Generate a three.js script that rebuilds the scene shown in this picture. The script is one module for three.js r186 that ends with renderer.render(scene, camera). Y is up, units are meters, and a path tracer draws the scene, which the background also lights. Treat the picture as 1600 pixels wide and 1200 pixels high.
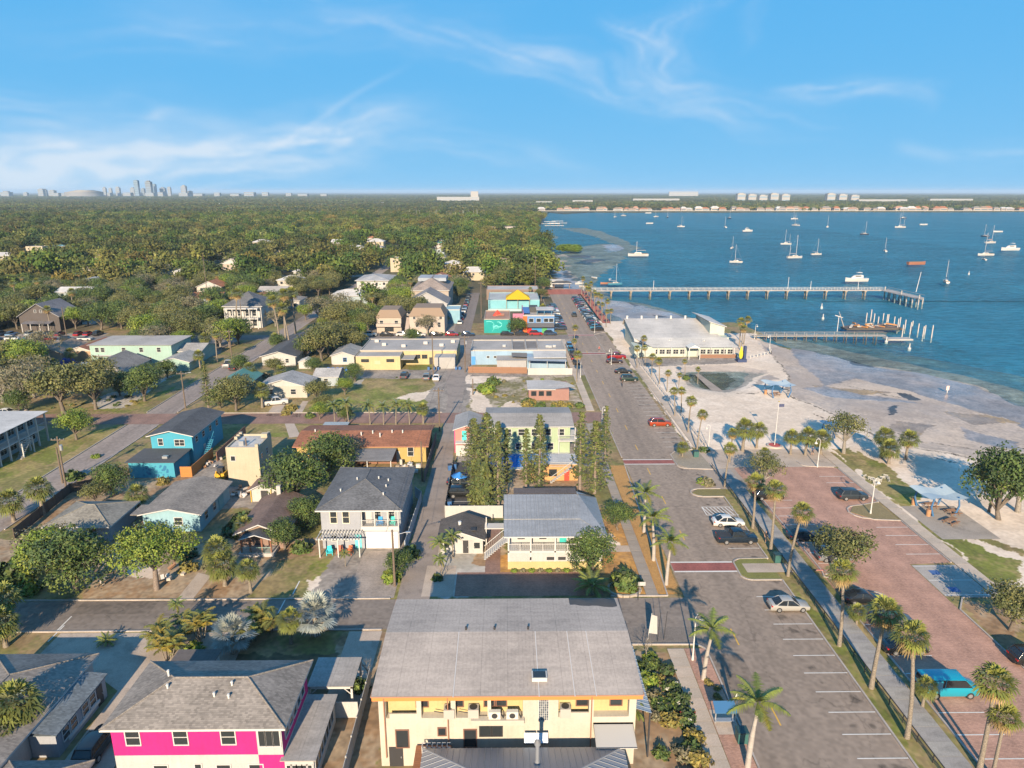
import * as THREE from 'three';
import { toCreasedNormals, mergeVertices } from 'three/addons/utils/BufferGeometryUtils.js';
import { MarchingCubes } from 'three/addons/objects/MarchingCubes.js';

// ---------- camera ----------
const scene = new THREE.Scene();
const camera = new THREE.PerspectiveCamera(57.22, 4 / 3, 0.5, 60000);
camera.position.set(0, 48, 0);
camera.rotation.order = 'YXZ';
camera.rotation.y = -0.0114;
camera.rotation.x = -0.2671;

// ---------- renderer and exposure ----------
const renderer = new THREE.WebGLRenderer({ antialias: true });
renderer.toneMapping = THREE.LinearToneMapping;
renderer.toneMappingExposure = 2.1;
renderer.shadowMap.enabled = true;

// ---------- sun: low, behind the viewer and slightly to the left ----------
const sun = new THREE.DirectionalLight(new THREE.Color().setRGB(1, 0.8, 0.57), 5);
const SUN = new THREE.Vector3(-0.12, 0.415, 0.99).normalize();
sun.position.copy(SUN).multiplyScalar(600).add(new THREE.Vector3(0, 0, -200));
sun.target.position.set(0, 0, -200);
sun.castShadow = true;
Object.assign(sun.shadow.camera, { left: -300, right: 300, top: 300, bottom: -300, near: 10, far: 1500 });
sun.shadow.mapSize.set(4096, 4096);
scene.add(sun, sun.target);

// ---------- random numbers and noise ----------
function rngOf(seed) {
  let s = seed | 0;
  return () => { s = (s + 0x6d2b79f5) | 0; let t = Math.imul(s ^ (s >>> 15), 1 | s); t = (t + Math.imul(t ^ (t >>> 7), 61 | t)) ^ t; return ((t ^ (t >>> 14)) >>> 0) / 4294967296; };
}
const R = rngOf(7);
const rr = (a, b, r = R) => a + (b - a) * r();
const HASH = new Float32Array(65536); { const r = rngOf(99); for (let i = 0; i < 65536; i++) HASH[i] = r(); }
const lat = (x, y) => HASH[((x & 255) << 8) | (y & 255)];
function vnoise(x, y) {
  const ix = Math.floor(x), iy = Math.floor(y); let fx = x - ix, fy = y - iy;
  fx = fx * fx * (3 - 2 * fx); fy = fy * fy * (3 - 2 * fy);
  const a = lat(ix, iy), b = lat(ix + 1, iy), c = lat(ix, iy + 1), d = lat(ix + 1, iy + 1);
  return a + (b - a) * fx + (c - a) * fy + (a - b - c + d) * fx * fy;
}
function fbm(x, y, o = 4) { let s = 0, a = 0.5, t = 0; for (let i = 0; i < o; i++) { s += a * vnoise(x, y); t += a; a *= 0.5; x = x * 2.03 + 17.1; y = y * 2.03 + 5.7; } return s / t; }
const clamp = (v, a, b) => Math.max(a, Math.min(b, v));
const sstep = (a, b, x) => { const t = clamp((x - a) / (b - a), 0, 1); return t * t * (3 - 2 * t); };

// ---------- sky: clear blue air with thin cirrus, the same kind of sky all round ----------
{
  const W = 2048, Hh = 1024, data = new Float32Array(W * Hh * 4);
  const cirrus = [ // streaks of high cloud: azimuth and elevation of both ends, width, strength
    [[-35.49,1.44], [-22.67,3.23], 2, .5], [[-30.59,2.09], [-7.17,4.32], 1.5, .42], [[-24.77,2.76], [-8.11,4.72], .8, .3], [[-36.26,0.62], [-13.03,1.73], 1.2, .4],
    [[-14.02,13.28], [2.57,9.35], 1.2, .2], [[0.65,10], [19.55,4.78], 1, .26], [[8.91,11.15], [14.18,7.62], 1.2, .26], [[10.16,9.23], [17.21,6.23], 1.2, .14],
    [[20.51,6.03], [25.63,6.46], .55, .4], [[24.85,6.26], [28.43,5.75], .6, .16], [[-19.38,1.94], [-8.91,8.03], .2, .2], [[28.22,2.91], [31.15,2.19], .4, .22], [[31.12,2.43], [36.57,2.82], .9, .14],
    [[-7.18,3.95], [5.62,1.77], 1.2, .12], [[14.06,12.56], [10.11,10.28], .8, .2], [[16.64,13.2], [17.74,10.38], .7, .16], [[-27.72,9.57], [-4.07,12.05], 1.2, .12], [[-35.12,5.64], [-24.54,4.65], 1, .14], [[95, 18], [150, 26], 4, .3], [[-120, 15], [-70, 22], 4, .3], [[170, 34], [215, 28], 4, .3], [[60, 40], [100, 50], 5, .25], [[-60, 45], [-10, 56], 5, .22]];
  for (let r = 0; r < Hh; r++) {
    const el = ((r + 0.5) / Hh - 0.5) * 180, e = Math.max(0, el);
    const k = 1 - Math.exp(-e / 9), k2 = 1 - Math.exp(-e / 26);
    const base = [0.122 - 0.1 * k + 0.028 * k2, 0.28 - 0.046 * k - 0.054 * k2, 0.432 - 0.032 * k2];
    for (let c = 0; c < W; c++) {
      const ang = ((c + 0.5) / W - 0.5) * 360; let az = ang + 90; if (az > 180) az -= 360; // 0 = down the road
      let m = 0;
      if (el > -1) {
        const wx = (fbm(az * .12, el * .3, 4) - .5) * 6, wy = (fbm(az * .12 + 40, el * .3 + 9, 4) - .5) * 2.4;
        for (const [a, b, w, s] of cirrus) {
          const thin = w < .5 ? .15 : 1;
          let X = az + wx * thin - a[0], Y = el + wy * thin - a[1];
          if (X > 180) X -= 360; if (X < -180) X += 360;
          const dx = b[0] - a[0], dy = b[1] - a[1], L = Math.hypot(dx, dy);
          const t = (X * dx + Y * dy) / (L * L), d = Math.abs(X * dy - Y * dx) / L;
          if (d > 3 * w || t < -.4 || t > 1.4) continue;
          const end = sstep(-.3, .25, t) * sstep(1.3, .75, t);
          const fib = .12 + 2.6 * Math.pow(fbm((X * dx + Y * dy) / L * .28 + a[0], (X * dy - Y * dx) / L * 3.2 / Math.max(w, .6) + 3, 5), 2.2);
          m += s * Math.exp(-d * d / (w * w)) * end * (thin < 1 ? .9 : fib);
        }
        m += .16 * sstep(.5, .85, fbm(az * .05 + 7, el * .16, 5)) * sstep(0, 6, el) * sstep(80, 40, el);
      }
      m = clamp(m * .85, 0, .72);
      const o = (r * W + c) * 4;
      for (let i = 0; i < 3; i++) data[o + i] = base[i] + ([.4, .425, .455][i] - base[i]) * m;
      data[o + 3] = 1;
    }
  }
  const sky = new THREE.DataTexture(data, W, Hh, THREE.RGBAFormat, THREE.FloatType);
  sky.mapping = THREE.EquirectangularReflectionMapping; sky.magFilter = THREE.LinearFilter; sky.needsUpdate = true;
  scene.background = sky; scene.environment = sky;
}
scene.fog = new THREE.FogExp2(0xb9d3ea, 0.00007);

// ---------- geometry builder: flat faces, uv in metres ----------
class GB {
  constructor() { this.p = []; this.n = []; this.u = []; this.c = []; this.tint = null; }
  v(a, n, u) { this.p.push(a[0], a[1], a[2]); this.n.push(n[0], n[1], n[2]); this.u.push(u[0], u[1]); if (this.tint) this.c.push(...this.tint); }
  tri(a, b, c) {
    const e = [b[0] - a[0], b[1] - a[1], b[2] - a[2]], f = [c[0] - a[0], c[1] - a[1], c[2] - a[2]];
    const n = [e[1] * f[2] - e[2] * f[1], e[2] * f[0] - e[0] * f[2], e[0] * f[1] - e[1] * f[0]], l = Math.hypot(...n) || 1;
    n[0] /= l; n[1] /= l; n[2] /= l;
    const ax = Math.abs(n[0]), ay = Math.abs(n[1]), az = Math.abs(n[2]);
    const uv = ay >= ax && ay >= az ? (q) => [q[0], -q[2]] : ax > az ? (q) => [q[2], q[1]] : (q) => [q[0], q[1]];
    this.v(a, n, uv(a)); this.v(b, n, uv(b)); this.v(c, n, uv(c)); return this;
  }
  quad(a, b, c, d) { this.tri(a, b, c); return this.tri(a, c, d); }
  poly(pts) { for (let i = 1; i < pts.length - 1; i++) this.tri(pts[0], pts[i], pts[i + 1]); return this; }
  box(x0, y0, z0, x1, y1, z1) {
    const A = [x0, y0, z1], B = [x1, y0, z1], C = [x1, y1, z1], D4 = [x0, y1, z1], E = [x0, y0, z0], F = [x1, y0, z0], G = [x1, y1, z0], H4 = [x0, y1, z0];
    this.quad(A, B, C, D4); this.quad(B, F, G, C); this.quad(F, E, H4, G); this.quad(E, A, D4, H4); this.quad(D4, C, G, H4); return this.quad(E, F, B, A);
  }
  cbox(cx, cy, cz, sx, sy, sz) { return this.box(cx - sx / 2, cy - sy / 2, cz - sz / 2, cx + sx / 2, cy + sy / 2, cz + sz / 2); }
  prism(pts, y0, y1) { // plan polygon [[x,z]...] pulled up
    const s = pts.reduce((t, p, i) => { const q = pts[(i + 1) % pts.length]; return t + p[0] * q[1] - q[0] * p[1]; }, 0);
    const P2 = s > 0 ? [...pts].reverse() : pts, n = P2.length;
    const tri = THREE.ShapeUtils.triangulateShape(P2.map((p) => new THREE.Vector2(p[0], p[1])), []);
    for (const [a, b, c] of tri) {
      const f = (i, y) => [P2[i][0], y, P2[i][1]];
      const cr = (P2[b][0] - P2[a][0]) * (P2[c][1] - P2[a][1]) - (P2[b][1] - P2[a][1]) * (P2[c][0] - P2[a][0]);
      if (cr < 0) this.tri(f(a, y1), f(b, y1), f(c, y1)); else this.tri(f(a, y1), f(c, y1), f(b, y1));
    }
    if (y1 - y0 > 1e-4) for (let i = 0; i < n; i++) { const p = P2[i], q = P2[(i + 1) % n]; this.quad([p[0], y0, p[1]], [q[0], y0, q[1]], [q[0], y1, q[1]], [p[0], y1, p[1]]); }
    return this;
  }
  cyl(a, b, r0, r1 = r0, seg = 8, caps = true) {
    const A = new THREE.Vector3(...a), B = new THREE.Vector3(...b), d = B.clone().sub(A), L = d.length() || 1; d.divideScalar(L);
    const s = Math.abs(d.y) > .95 ? new THREE.Vector3(1, 0, 0) : new THREE.Vector3(0, 1, 0), X = s.cross(d).normalize(), Y = d.clone().cross(X);
    const ring = (i, C, r) => { const t = i / seg * Math.PI * 2, n = X.clone().multiplyScalar(Math.cos(t)).addScaledVector(Y, Math.sin(t)); return [C.clone().addScaledVector(n, r).toArray(), n.toArray()]; };
    for (let i = 0; i < seg; i++) {
      const [p, pn] = ring(i, A, r0), [q, qn] = ring(i + 1, A, r0), [u, un] = ring(i + 1, B, r1), [w, wn] = ring(i, B, r1), u0 = i * r0 * 6.28 / seg, u1 = (i + 1) * r0 * 6.28 / seg;
      this.v(p, pn, [u0, 0]); this.v(q, qn, [u1, 0]); this.v(u, un, [u1, L]);
      this.v(p, pn, [u0, 0]); this.v(u, un, [u1, L]); this.v(w, wn, [u0, L]);
      if (caps && r1 > 1e-3) this.tri(B.toArray(), w, u);
      if (caps && r0 > 1e-3) this.tri(A.toArray(), q, p);
    }
    return this;
  }
  ball(c, r, sy = 1, seg = 8) {
    const g = new THREE.SphereGeometry(r, seg, Math.max(4, seg - 2)).toNonIndexed(), p = g.attributes.position, n = g.attributes.normal;
    for (let i = 0; i < p.count; i++) this.v([c[0] + p.getX(i), c[1] + p.getY(i) * sy, c[2] + p.getZ(i)], [n.getX(i), n.getY(i), n.getZ(i)], [p.getX(i), p.getY(i)]);
    return this;
  }
  geo() {
    const g = new THREE.BufferGeometry();
    g.setAttribute('position', new THREE.Float32BufferAttribute(this.p, 3));
    g.setAttribute('normal', new THREE.Float32BufferAttribute(this.n, 3));
    g.setAttribute('uv', new THREE.Float32BufferAttribute(this.u, 2));
    if (this.c.length) g.setAttribute('color', new THREE.Float32BufferAttribute(this.c, 3));
    return g;
  }
}
const gb = () => new GB();

// ---------- objects ----------
const taken = {};
function numbered(n) { if (!(n in taken)) { taken[n] = 0; return n; } taken[n]++; return n + '_' + String(taken[n]).padStart(3, '0'); }
function part(name, g, m, parent) {
  const o = new THREE.Mesh(g instanceof GB ? g.geo() : g, m);
  o.name = name; o.castShadow = true; o.receiveShadow = true; parent.add(o); return o;
}
function tag(o, label, category, group, kind) {
  if (label) o.userData.label = label; if (category) o.userData.category = category; if (group) o.userData.group = group; if (kind) o.userData.kind = kind;
  return o;
}
function thing(name, label, category, [x, y, z] = [0, 0, 0], turn = 0, group) {
  const o = new THREE.Group(); o.name = numbered(name); o.position.set(x, y, z); o.rotation.y = turn; scene.add(o);
  return tag(o, label, category, group);
}
function solo(name, label, category, g, m, pos = [0, 0, 0], group) {
  const o = part(numbered(name), g, m, scene); o.position.set(...pos); return tag(o, label, category, group);
}
function struct(name, g, m, label) { const o = part(numbered(name), g, m, scene); return tag(o, label, null, null, 'structure'); }
function copy(o, pos, turn = 0, scale = 1, label, group) {
  const c = o.clone(); c.name = numbered(o.name.replace(/_\d{3}$/, '')); scene.add(c);
  c.position.set(...pos); c.rotation.y = turn; if (Array.isArray(scale)) c.scale.set(...scale); else c.scale.setScalar(scale);
  c.userData = { ...o.userData }; if (label) c.userData.label = label; if (group) c.userData.group = group; return c;
}
// a prototype that is placed the first time and copied afterwards
function maker(build) { let proto = null; return () => { if (!proto) { proto = build(); return proto; } const c = proto.clone(); c.name = numbered(proto.name.replace(/_\d{3}$/, '')); scene.add(c); c.userData = { ...proto.userData }; return c; }; }
const put = (o, [x, z], turn = 0, s = 1, y = 0) => { o.position.set(x, y, z); o.rotation.y = turn; if (Array.isArray(s)) o.scale.set(...s); else o.scale.setScalar(s); return o; };

// ---------- textures: what surfaces are made of, values are linear factors ----------
function tex(n, fn, mx = 1, my = 1, nh = n) {
  const d = new Uint8Array(n * nh * 4);
  for (let y = 0; y < nh; y++) for (let x = 0; x < n; x++) { const v = fn(x / n, y / nh), o = (y * n + x) * 4; if (typeof v === 'number') d[o] = d[o + 1] = d[o + 2] = clamp(v * 255, 0, 255); else for (let i = 0; i < 3; i++) d[o + i] = clamp(v[i] * 255, 0, 255); d[o + 3] = 255; }
  const t = new THREE.DataTexture(d, n, nh); t.wrapS = t.wrapT = THREE.RepeatWrapping; t.magFilter = THREE.LinearFilter; t.repeat.set(1 / mx, 1 / my); t.needsUpdate = true; return t;
}
// seamless noise: lattice wraps at f cells
function tn(u, v, f, seed = 0) {
  const x = u * f, y = v * f, ix = Math.floor(x), iy = Math.floor(y); let fx = x - ix, fy = y - iy; fx = fx * fx * (3 - 2 * fx); fy = fy * fy * (3 - 2 * fy);
  const l = (a, b) => lat((((a % f) + f) % f) * 7 + seed, (((b % f) + f) % f) * 3 + seed * 5);
  const a = l(ix, iy), b = l(ix + 1, iy), c = l(ix, iy + 1), d = l(ix + 1, iy + 1); return a + (b - a) * fx + (c - a) * fy + (a - b - c + d) * fx * fy;
}
const tf = (u, v, f, s = 0) => .5 * tn(u, v, f, s) + .28 * tn(u, v, f * 2, s + 1) + .14 * tn(u, v, f * 4, s + 2) + .08 * tn(u, v, f * 8, s + 3);
const TX = {
  grain: tex(512, (u, v) => .62 + .22 * tf(u, v, 5) + .3 * (tn(u, v, 128, 9) - .5) + .12 * tn(u, v, 32, 4), 11, 11),
  stucco: tex(256, (u, v) => .86 + .18 * (tf(u, v, 4, 3) - .45) + .08 * (tn(u, v, 64, 6) - .5) + .07 * (tn(u, v * .12, 48, 7) - .5), 7, 7),
  shingle: tex(512, (u, v) => { const r = Math.floor(v * 40), w = Math.floor(u * 24 + (r % 2) * .5 + lat(r, 4) * .6); return (v * 40 % 1 < .16 ? .56 : .77) + .34 * (lat(w % 24, r) - .5) + .5 * (tf(u, v, 3, 7) - .5); }, 6, 6),
  membrane: tex(512, (u, v) => .76 + .34 * (tf(u, v, 3, 2) - .5) - .07 * sstep(.56, .7, tf(u, v, 5, 12)) - (u * 42 % 1 < .2 ? .05 : 0) + .16 * (tn(u, v, 90, 5) - .5) - (u * 6 % 1 < .02 ? .1 : 0) - (v * 9 % 1 < .03 ? .05 : 0) + .12 * (tn(v, u * .1 + .3, 40, 8) - .5), 14, 14),
  planks: tex(256, (u, v) => { const b = Math.floor(v * 8); return (v * 8 % 1 < .1 ? .5 : .78) + .2 * (lat(b, 3) - .5) + .18 * (tn(u * .2, v, 96, 2) - .5); }, 1.6, 1.6),
  pavers: tex(512, (u, v) => { const r = Math.floor(v * 40), k = u * 20 + (r % 2) * .5, w = Math.floor(k) % 20; return ((v * 40 % 1 < .1 || k % 1 < .06) ? .56 : .8) + .26 * (lat(w, r % 40) - .5) + .46 * (tf(u, v, 3, 11) - .5); }, 4.4, 4.4),
  concrete: tex(512, (u, v) => .72 + .34 * (tf(u, v, 4, 21) - .5) + .16 * (tn(u, v, 120, 22) - .5) - .12 * sstep(.62, .75, tf(u, v, 6, 25)), 9, 9),
  bark: tex(256, (u, v) => .62 + .5 * (tn(u, v, 24, 31) - .5) + .4 * (tn(u, v * 1, 60, 33) - .5), 1.2, 1.2),
};
const mats = {};
// sRGB colour as seen on a swatch; factor map optional
function M(color, o = {}) {
  const key = JSON.stringify([color, o.r, o.m, o.t, o.b, o.tr, o.cc, o.vc, o.rep]);
  if (mats[key]) return mats[key];
  const c = Array.isArray(color) ? new THREE.Color().setRGB(...color) : new THREE.Color(color);
  const a = { color: c, roughness: o.r ?? .85, metalness: o.m ?? 0 };
  if (o.vc) a.vertexColors = true;
  if (o.t) { a.map = TX[o.t]; if (o.b) { a.bumpMap = TX[o.t]; a.bumpScale = o.b; } }
  if (o.tr) { a.transmission = o.tr; a.thickness = 0; }
  if (o.cc) { a.clearcoat = o.cc; a.clearcoatRoughness = .05; }
  a.side = THREE.DoubleSide;
  return mats[key] = (o.tr || o.cc) ? new THREE.MeshPhysicalMaterial(a) : new THREE.MeshStandardMaterial(a);
}
const WHITE = M([.42, .415, .4], { t: 'stucco' }), TRIM = M([.43, .425, .41]), GLASS = M([.025, .03, .035], { r: .08 }), DARK = M([.03, .03, .033], { r: .6 });
const STEEL = M([.42, .43, .44], { r: .4, m: .6 }), POLEWOOD = M([.2, .15, .11], { t: 'bark' }), LAMPWHITE = M([.5, .5, .48], { r: .5 });

// ---------- ground cover: what lies where, rasterised from plan outlines ----------
const COVER = { // colour (linear), second colour, patch size m, height
  yard: [[.24, .17, .085], [.15, .145, .045], 4, 0], lawn: [[.14, .155, .025], [.25, .2, .075], 4, 0], dry: [[.26, .195, .085], [.17, .155, .045], 3, 0], dirt: [[.26, .165, .09], [.33, .25, .165], 4, 0],
  sand: [[.66, .555, .45], [.57, .465, .365], 7, 0], scrub: [[.36, .3, .23], [.17, .15, .06], 3, 0], gravel: [[.27, .235, .2], [.22, .19, .165], 3, 0], mulch: [[.44, .235, .065], [.34, .19, .07], 2, 0],
  shell: [[.42, .39, .35], [.33, .31, .27], 2, 0], forest: [[.07, .065, .03], [.11, .085, .045], 12, 0], paver: [[.24, .165, .14], [.2, .145, .13], 3, 0],
  wet: [[.48, .385, .3], [.36, .29, .235], 12, -.26], mud: [[.31, .26, .23], [.23, .2, .185], 16, -.35], rust: [[.34, .23, .11], [.26, .2, .15], 8, -.34], weed: [[.05, .05, .05], [.09, .08, .075], 5, -.4],
  depthtint: [[.1, .19, .2], [.05, .17, .22], 9, -1.2], weedline: [[.13, .105, .08], [.36, .3, .24], 1.4, -.1], shoal: [[.34, .3, .25], [.24, .23, .2], 12, -.62], grassbed: [[.09, .095, .07], [.15, .13, .07], 10, -.8], sea: [[.014, .2, .3], [.01, .175, .275], 60, -2.2] };  // light lost in deepening water is painted into the blue floor colours
const CK = Object.keys(COVER);
function fillPoly(grid, w, h, pts, id) {
  let y0 = h, y1 = 0; for (const p of pts) { y0 = Math.min(y0, p[1]); y1 = Math.max(y1, p[1]); }
  for (let y = Math.max(0, Math.floor(y0)); y <= Math.min(h - 1, Math.ceil(y1)); y++) {
    const xs = [], yc = y + .5;
    for (let i = 0; i < pts.length; i++) { const a = pts[i], b = pts[(i + 1) % pts.length]; if ((a[1] <= yc) !== (b[1] <= yc)) xs.push(a[0] + (yc - a[1]) / (b[1] - a[1]) * (b[0] - a[0])); }
    xs.sort((a, b) => a - b);
    for (let i = 0; i + 1 < xs.length; i += 2) for (let x = Math.max(0, Math.round(xs[i])); x < Math.min(w, Math.round(xs[i + 1])); x++) grid[y * w + x] = id;
  }
}
function terrain(name, label, [x0, x1, z0, z1], base, polys, tw, th, cell, warp) { // z0 far, z1 near
  const gw = tw >> 1, gh = th >> 1, grid = new Uint8Array(gw * gh).fill(CK.indexOf(base)), W = x1 - x0, D2 = z1 - z0;
  for (const [k, pts] of polys) fillPoly(grid, gw, gh, pts.map(([x, z]) => [(x - x0) / W * gw, (z1 - z) / D2 * gh]), CK.indexOf(k));
  const at = (x, z, wp = warp) => {
    const dx = (fbm(x * .16, z * .16, 4) - .5) * 2 * wp + (vnoise(x * 1.7, z * 1.7) - .5) * .5, dz = (fbm(x * .16 + 50, z * .16 + 31, 4) - .5) * 2 * wp + (vnoise(x * 1.7 + 9, z * 1.7) - .5) * .5;
    const gx = clamp(Math.floor((x + dx - x0) / W * gw), 0, gw - 1), gy = clamp(Math.floor((z1 - z - dz) / D2 * gh), 0, gh - 1);
    return grid[gy * gw + gx];
  };
  const d = new Uint8Array(tw * th * 4), rw = tw >> 2, rh = th >> 2, rd = new Uint8Array(rw * rh * 4);
  for (let j = 0; j < rh; j++) for (let i = 0; i < rw; i++) { const x = x0 + (i + .5) / rw * W, z = z1 - (j + .5) / rh * D2, k = CK[at(x, z)], v = { wet: .62, mud: .34, rust: .45, weed: .5 }[k] ?? .92; rd.fill(255 * clamp(v + (v < .7 ? (fbm(x * .12, z * .12, 3) - .5) * .5 : 0), .12, 1), (j * rw + i) * 4, (j * rw + i) * 4 + 4); }
  for (let j = 0; j < th; j++) for (let i = 0; i < tw; i++) {
    const x = x0 + (i + .5) / tw * W, z = z1 - (j + .5) / th * D2, c = COVER[CK[at(x, z)]];
    const k = sstep(.38, .62, fbm(x / c[2] + 3, z / c[2], 4) * .75 + .25 * vnoise(x * 2.2, z * 2.2)), g = .88 + .5 * (vnoise(x * 3.4, z * 3.4) - .5) + .6 * (fbm(x * .5, z * .5, 3) - .45), pale = c[0][0] > .3 && c[0][2] > .25;
    const o = (j * tw + i) * 4;
    for (let q = 0; q < 3; q++) { const l = (c[0][q] + (c[1][q] - c[0][q]) * k) * (pale ? .92 + (g - .88) * .45 : g); d[o + q] = 255 * (l <= .0031308 ? 12.92 * l : 1.055 * Math.pow(l, 1 / 2.4) - .055); }
    d[o + 3] = 255;
  }
  const t = new THREE.DataTexture(d, tw, th); t.colorSpace = THREE.SRGBColorSpace; t.magFilter = THREE.LinearFilter; t.needsUpdate = true;
  const rt = new THREE.DataTexture(rd, rw, rh); rt.magFilter = THREE.LinearFilter; rt.needsUpdate = true;
  // relief: cover heights, softened over a few metres
  const nx = Math.round(W / cell), nz = Math.round(D2 / cell); let h = new Float32Array((nx + 1) * (nz + 1));
  for (let j = 0; j <= nz; j++) for (let i = 0; i <= nx; i++) h[j * (nx + 1) + i] = COVER[CK[at(x0 + i * cell, z1 - j * cell)]][3];
  for (let pass = 0; pass < 3; pass++) { const q = h.slice(); for (let j = 0; j <= nz; j++) for (let i = 0; i <= nx; i++) { let s = 0, n = 0; for (let b = -1; b <= 1; b++) for (let a = -1; a <= 1; a++) { const I = i + a, J = j + b; if (I >= 0 && J >= 0 && I <= nx && J <= nz) { s += q[J * (nx + 1) + I]; n++; } } h[j * (nx + 1) + i] = s / n; } }
  const pos = [], uv = [], idx = [];
  for (let j = 0; j <= nz; j++) for (let i = 0; i <= nx; i++) {
    const x = x0 + i / nx * W, z = z1 - j / nz * D2; let y = h[j * (nx + 1) + i];
    if (y < -.05) y += (fbm(x * .09, z * .09, 3) - .5) * .34 * sstep(-.05, -.2, y);
    pos.push(x, y, z); uv.push(i / nx, j / nz);
    if (i < nx && j < nz) { const a = j * (nx + 1) + i, b = a + nx + 1; idx.push(a, a + 1, b + 1, a, b + 1, b); }
  }
  const g = new THREE.BufferGeometry(); g.setAttribute('position', new THREE.Float32BufferAttribute(pos, 3)); g.setAttribute('uv', new THREE.Float32BufferAttribute(uv, 2)); g.setIndex(idx); g.computeVertexNormals();
  return struct(name, g, new THREE.MeshStandardMaterial({ map: t, roughness: 1, roughnessMap: rt }), label);
}
const wrack = (pts, w) => pts.slice(1).map((b, i) => { const a = pts[i], l = Math.hypot(b[0] - a[0], b[1] - a[1]), nx = -(b[1] - a[1]) / l * w / 2, nz = (b[0] - a[0]) / l * w / 2; return ['weedline', [[a[0] + nx, a[1] + nz], [b[0] + nx, b[1] + nz], [b[0] - nx, b[1] - nz], [a[0] - nx, a[1] - nz]]]; });
const rect = (x0, x1, z0, z1) => [[x0, z0], [x1, z0], [x1, z1], [x0, z1]];
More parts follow.
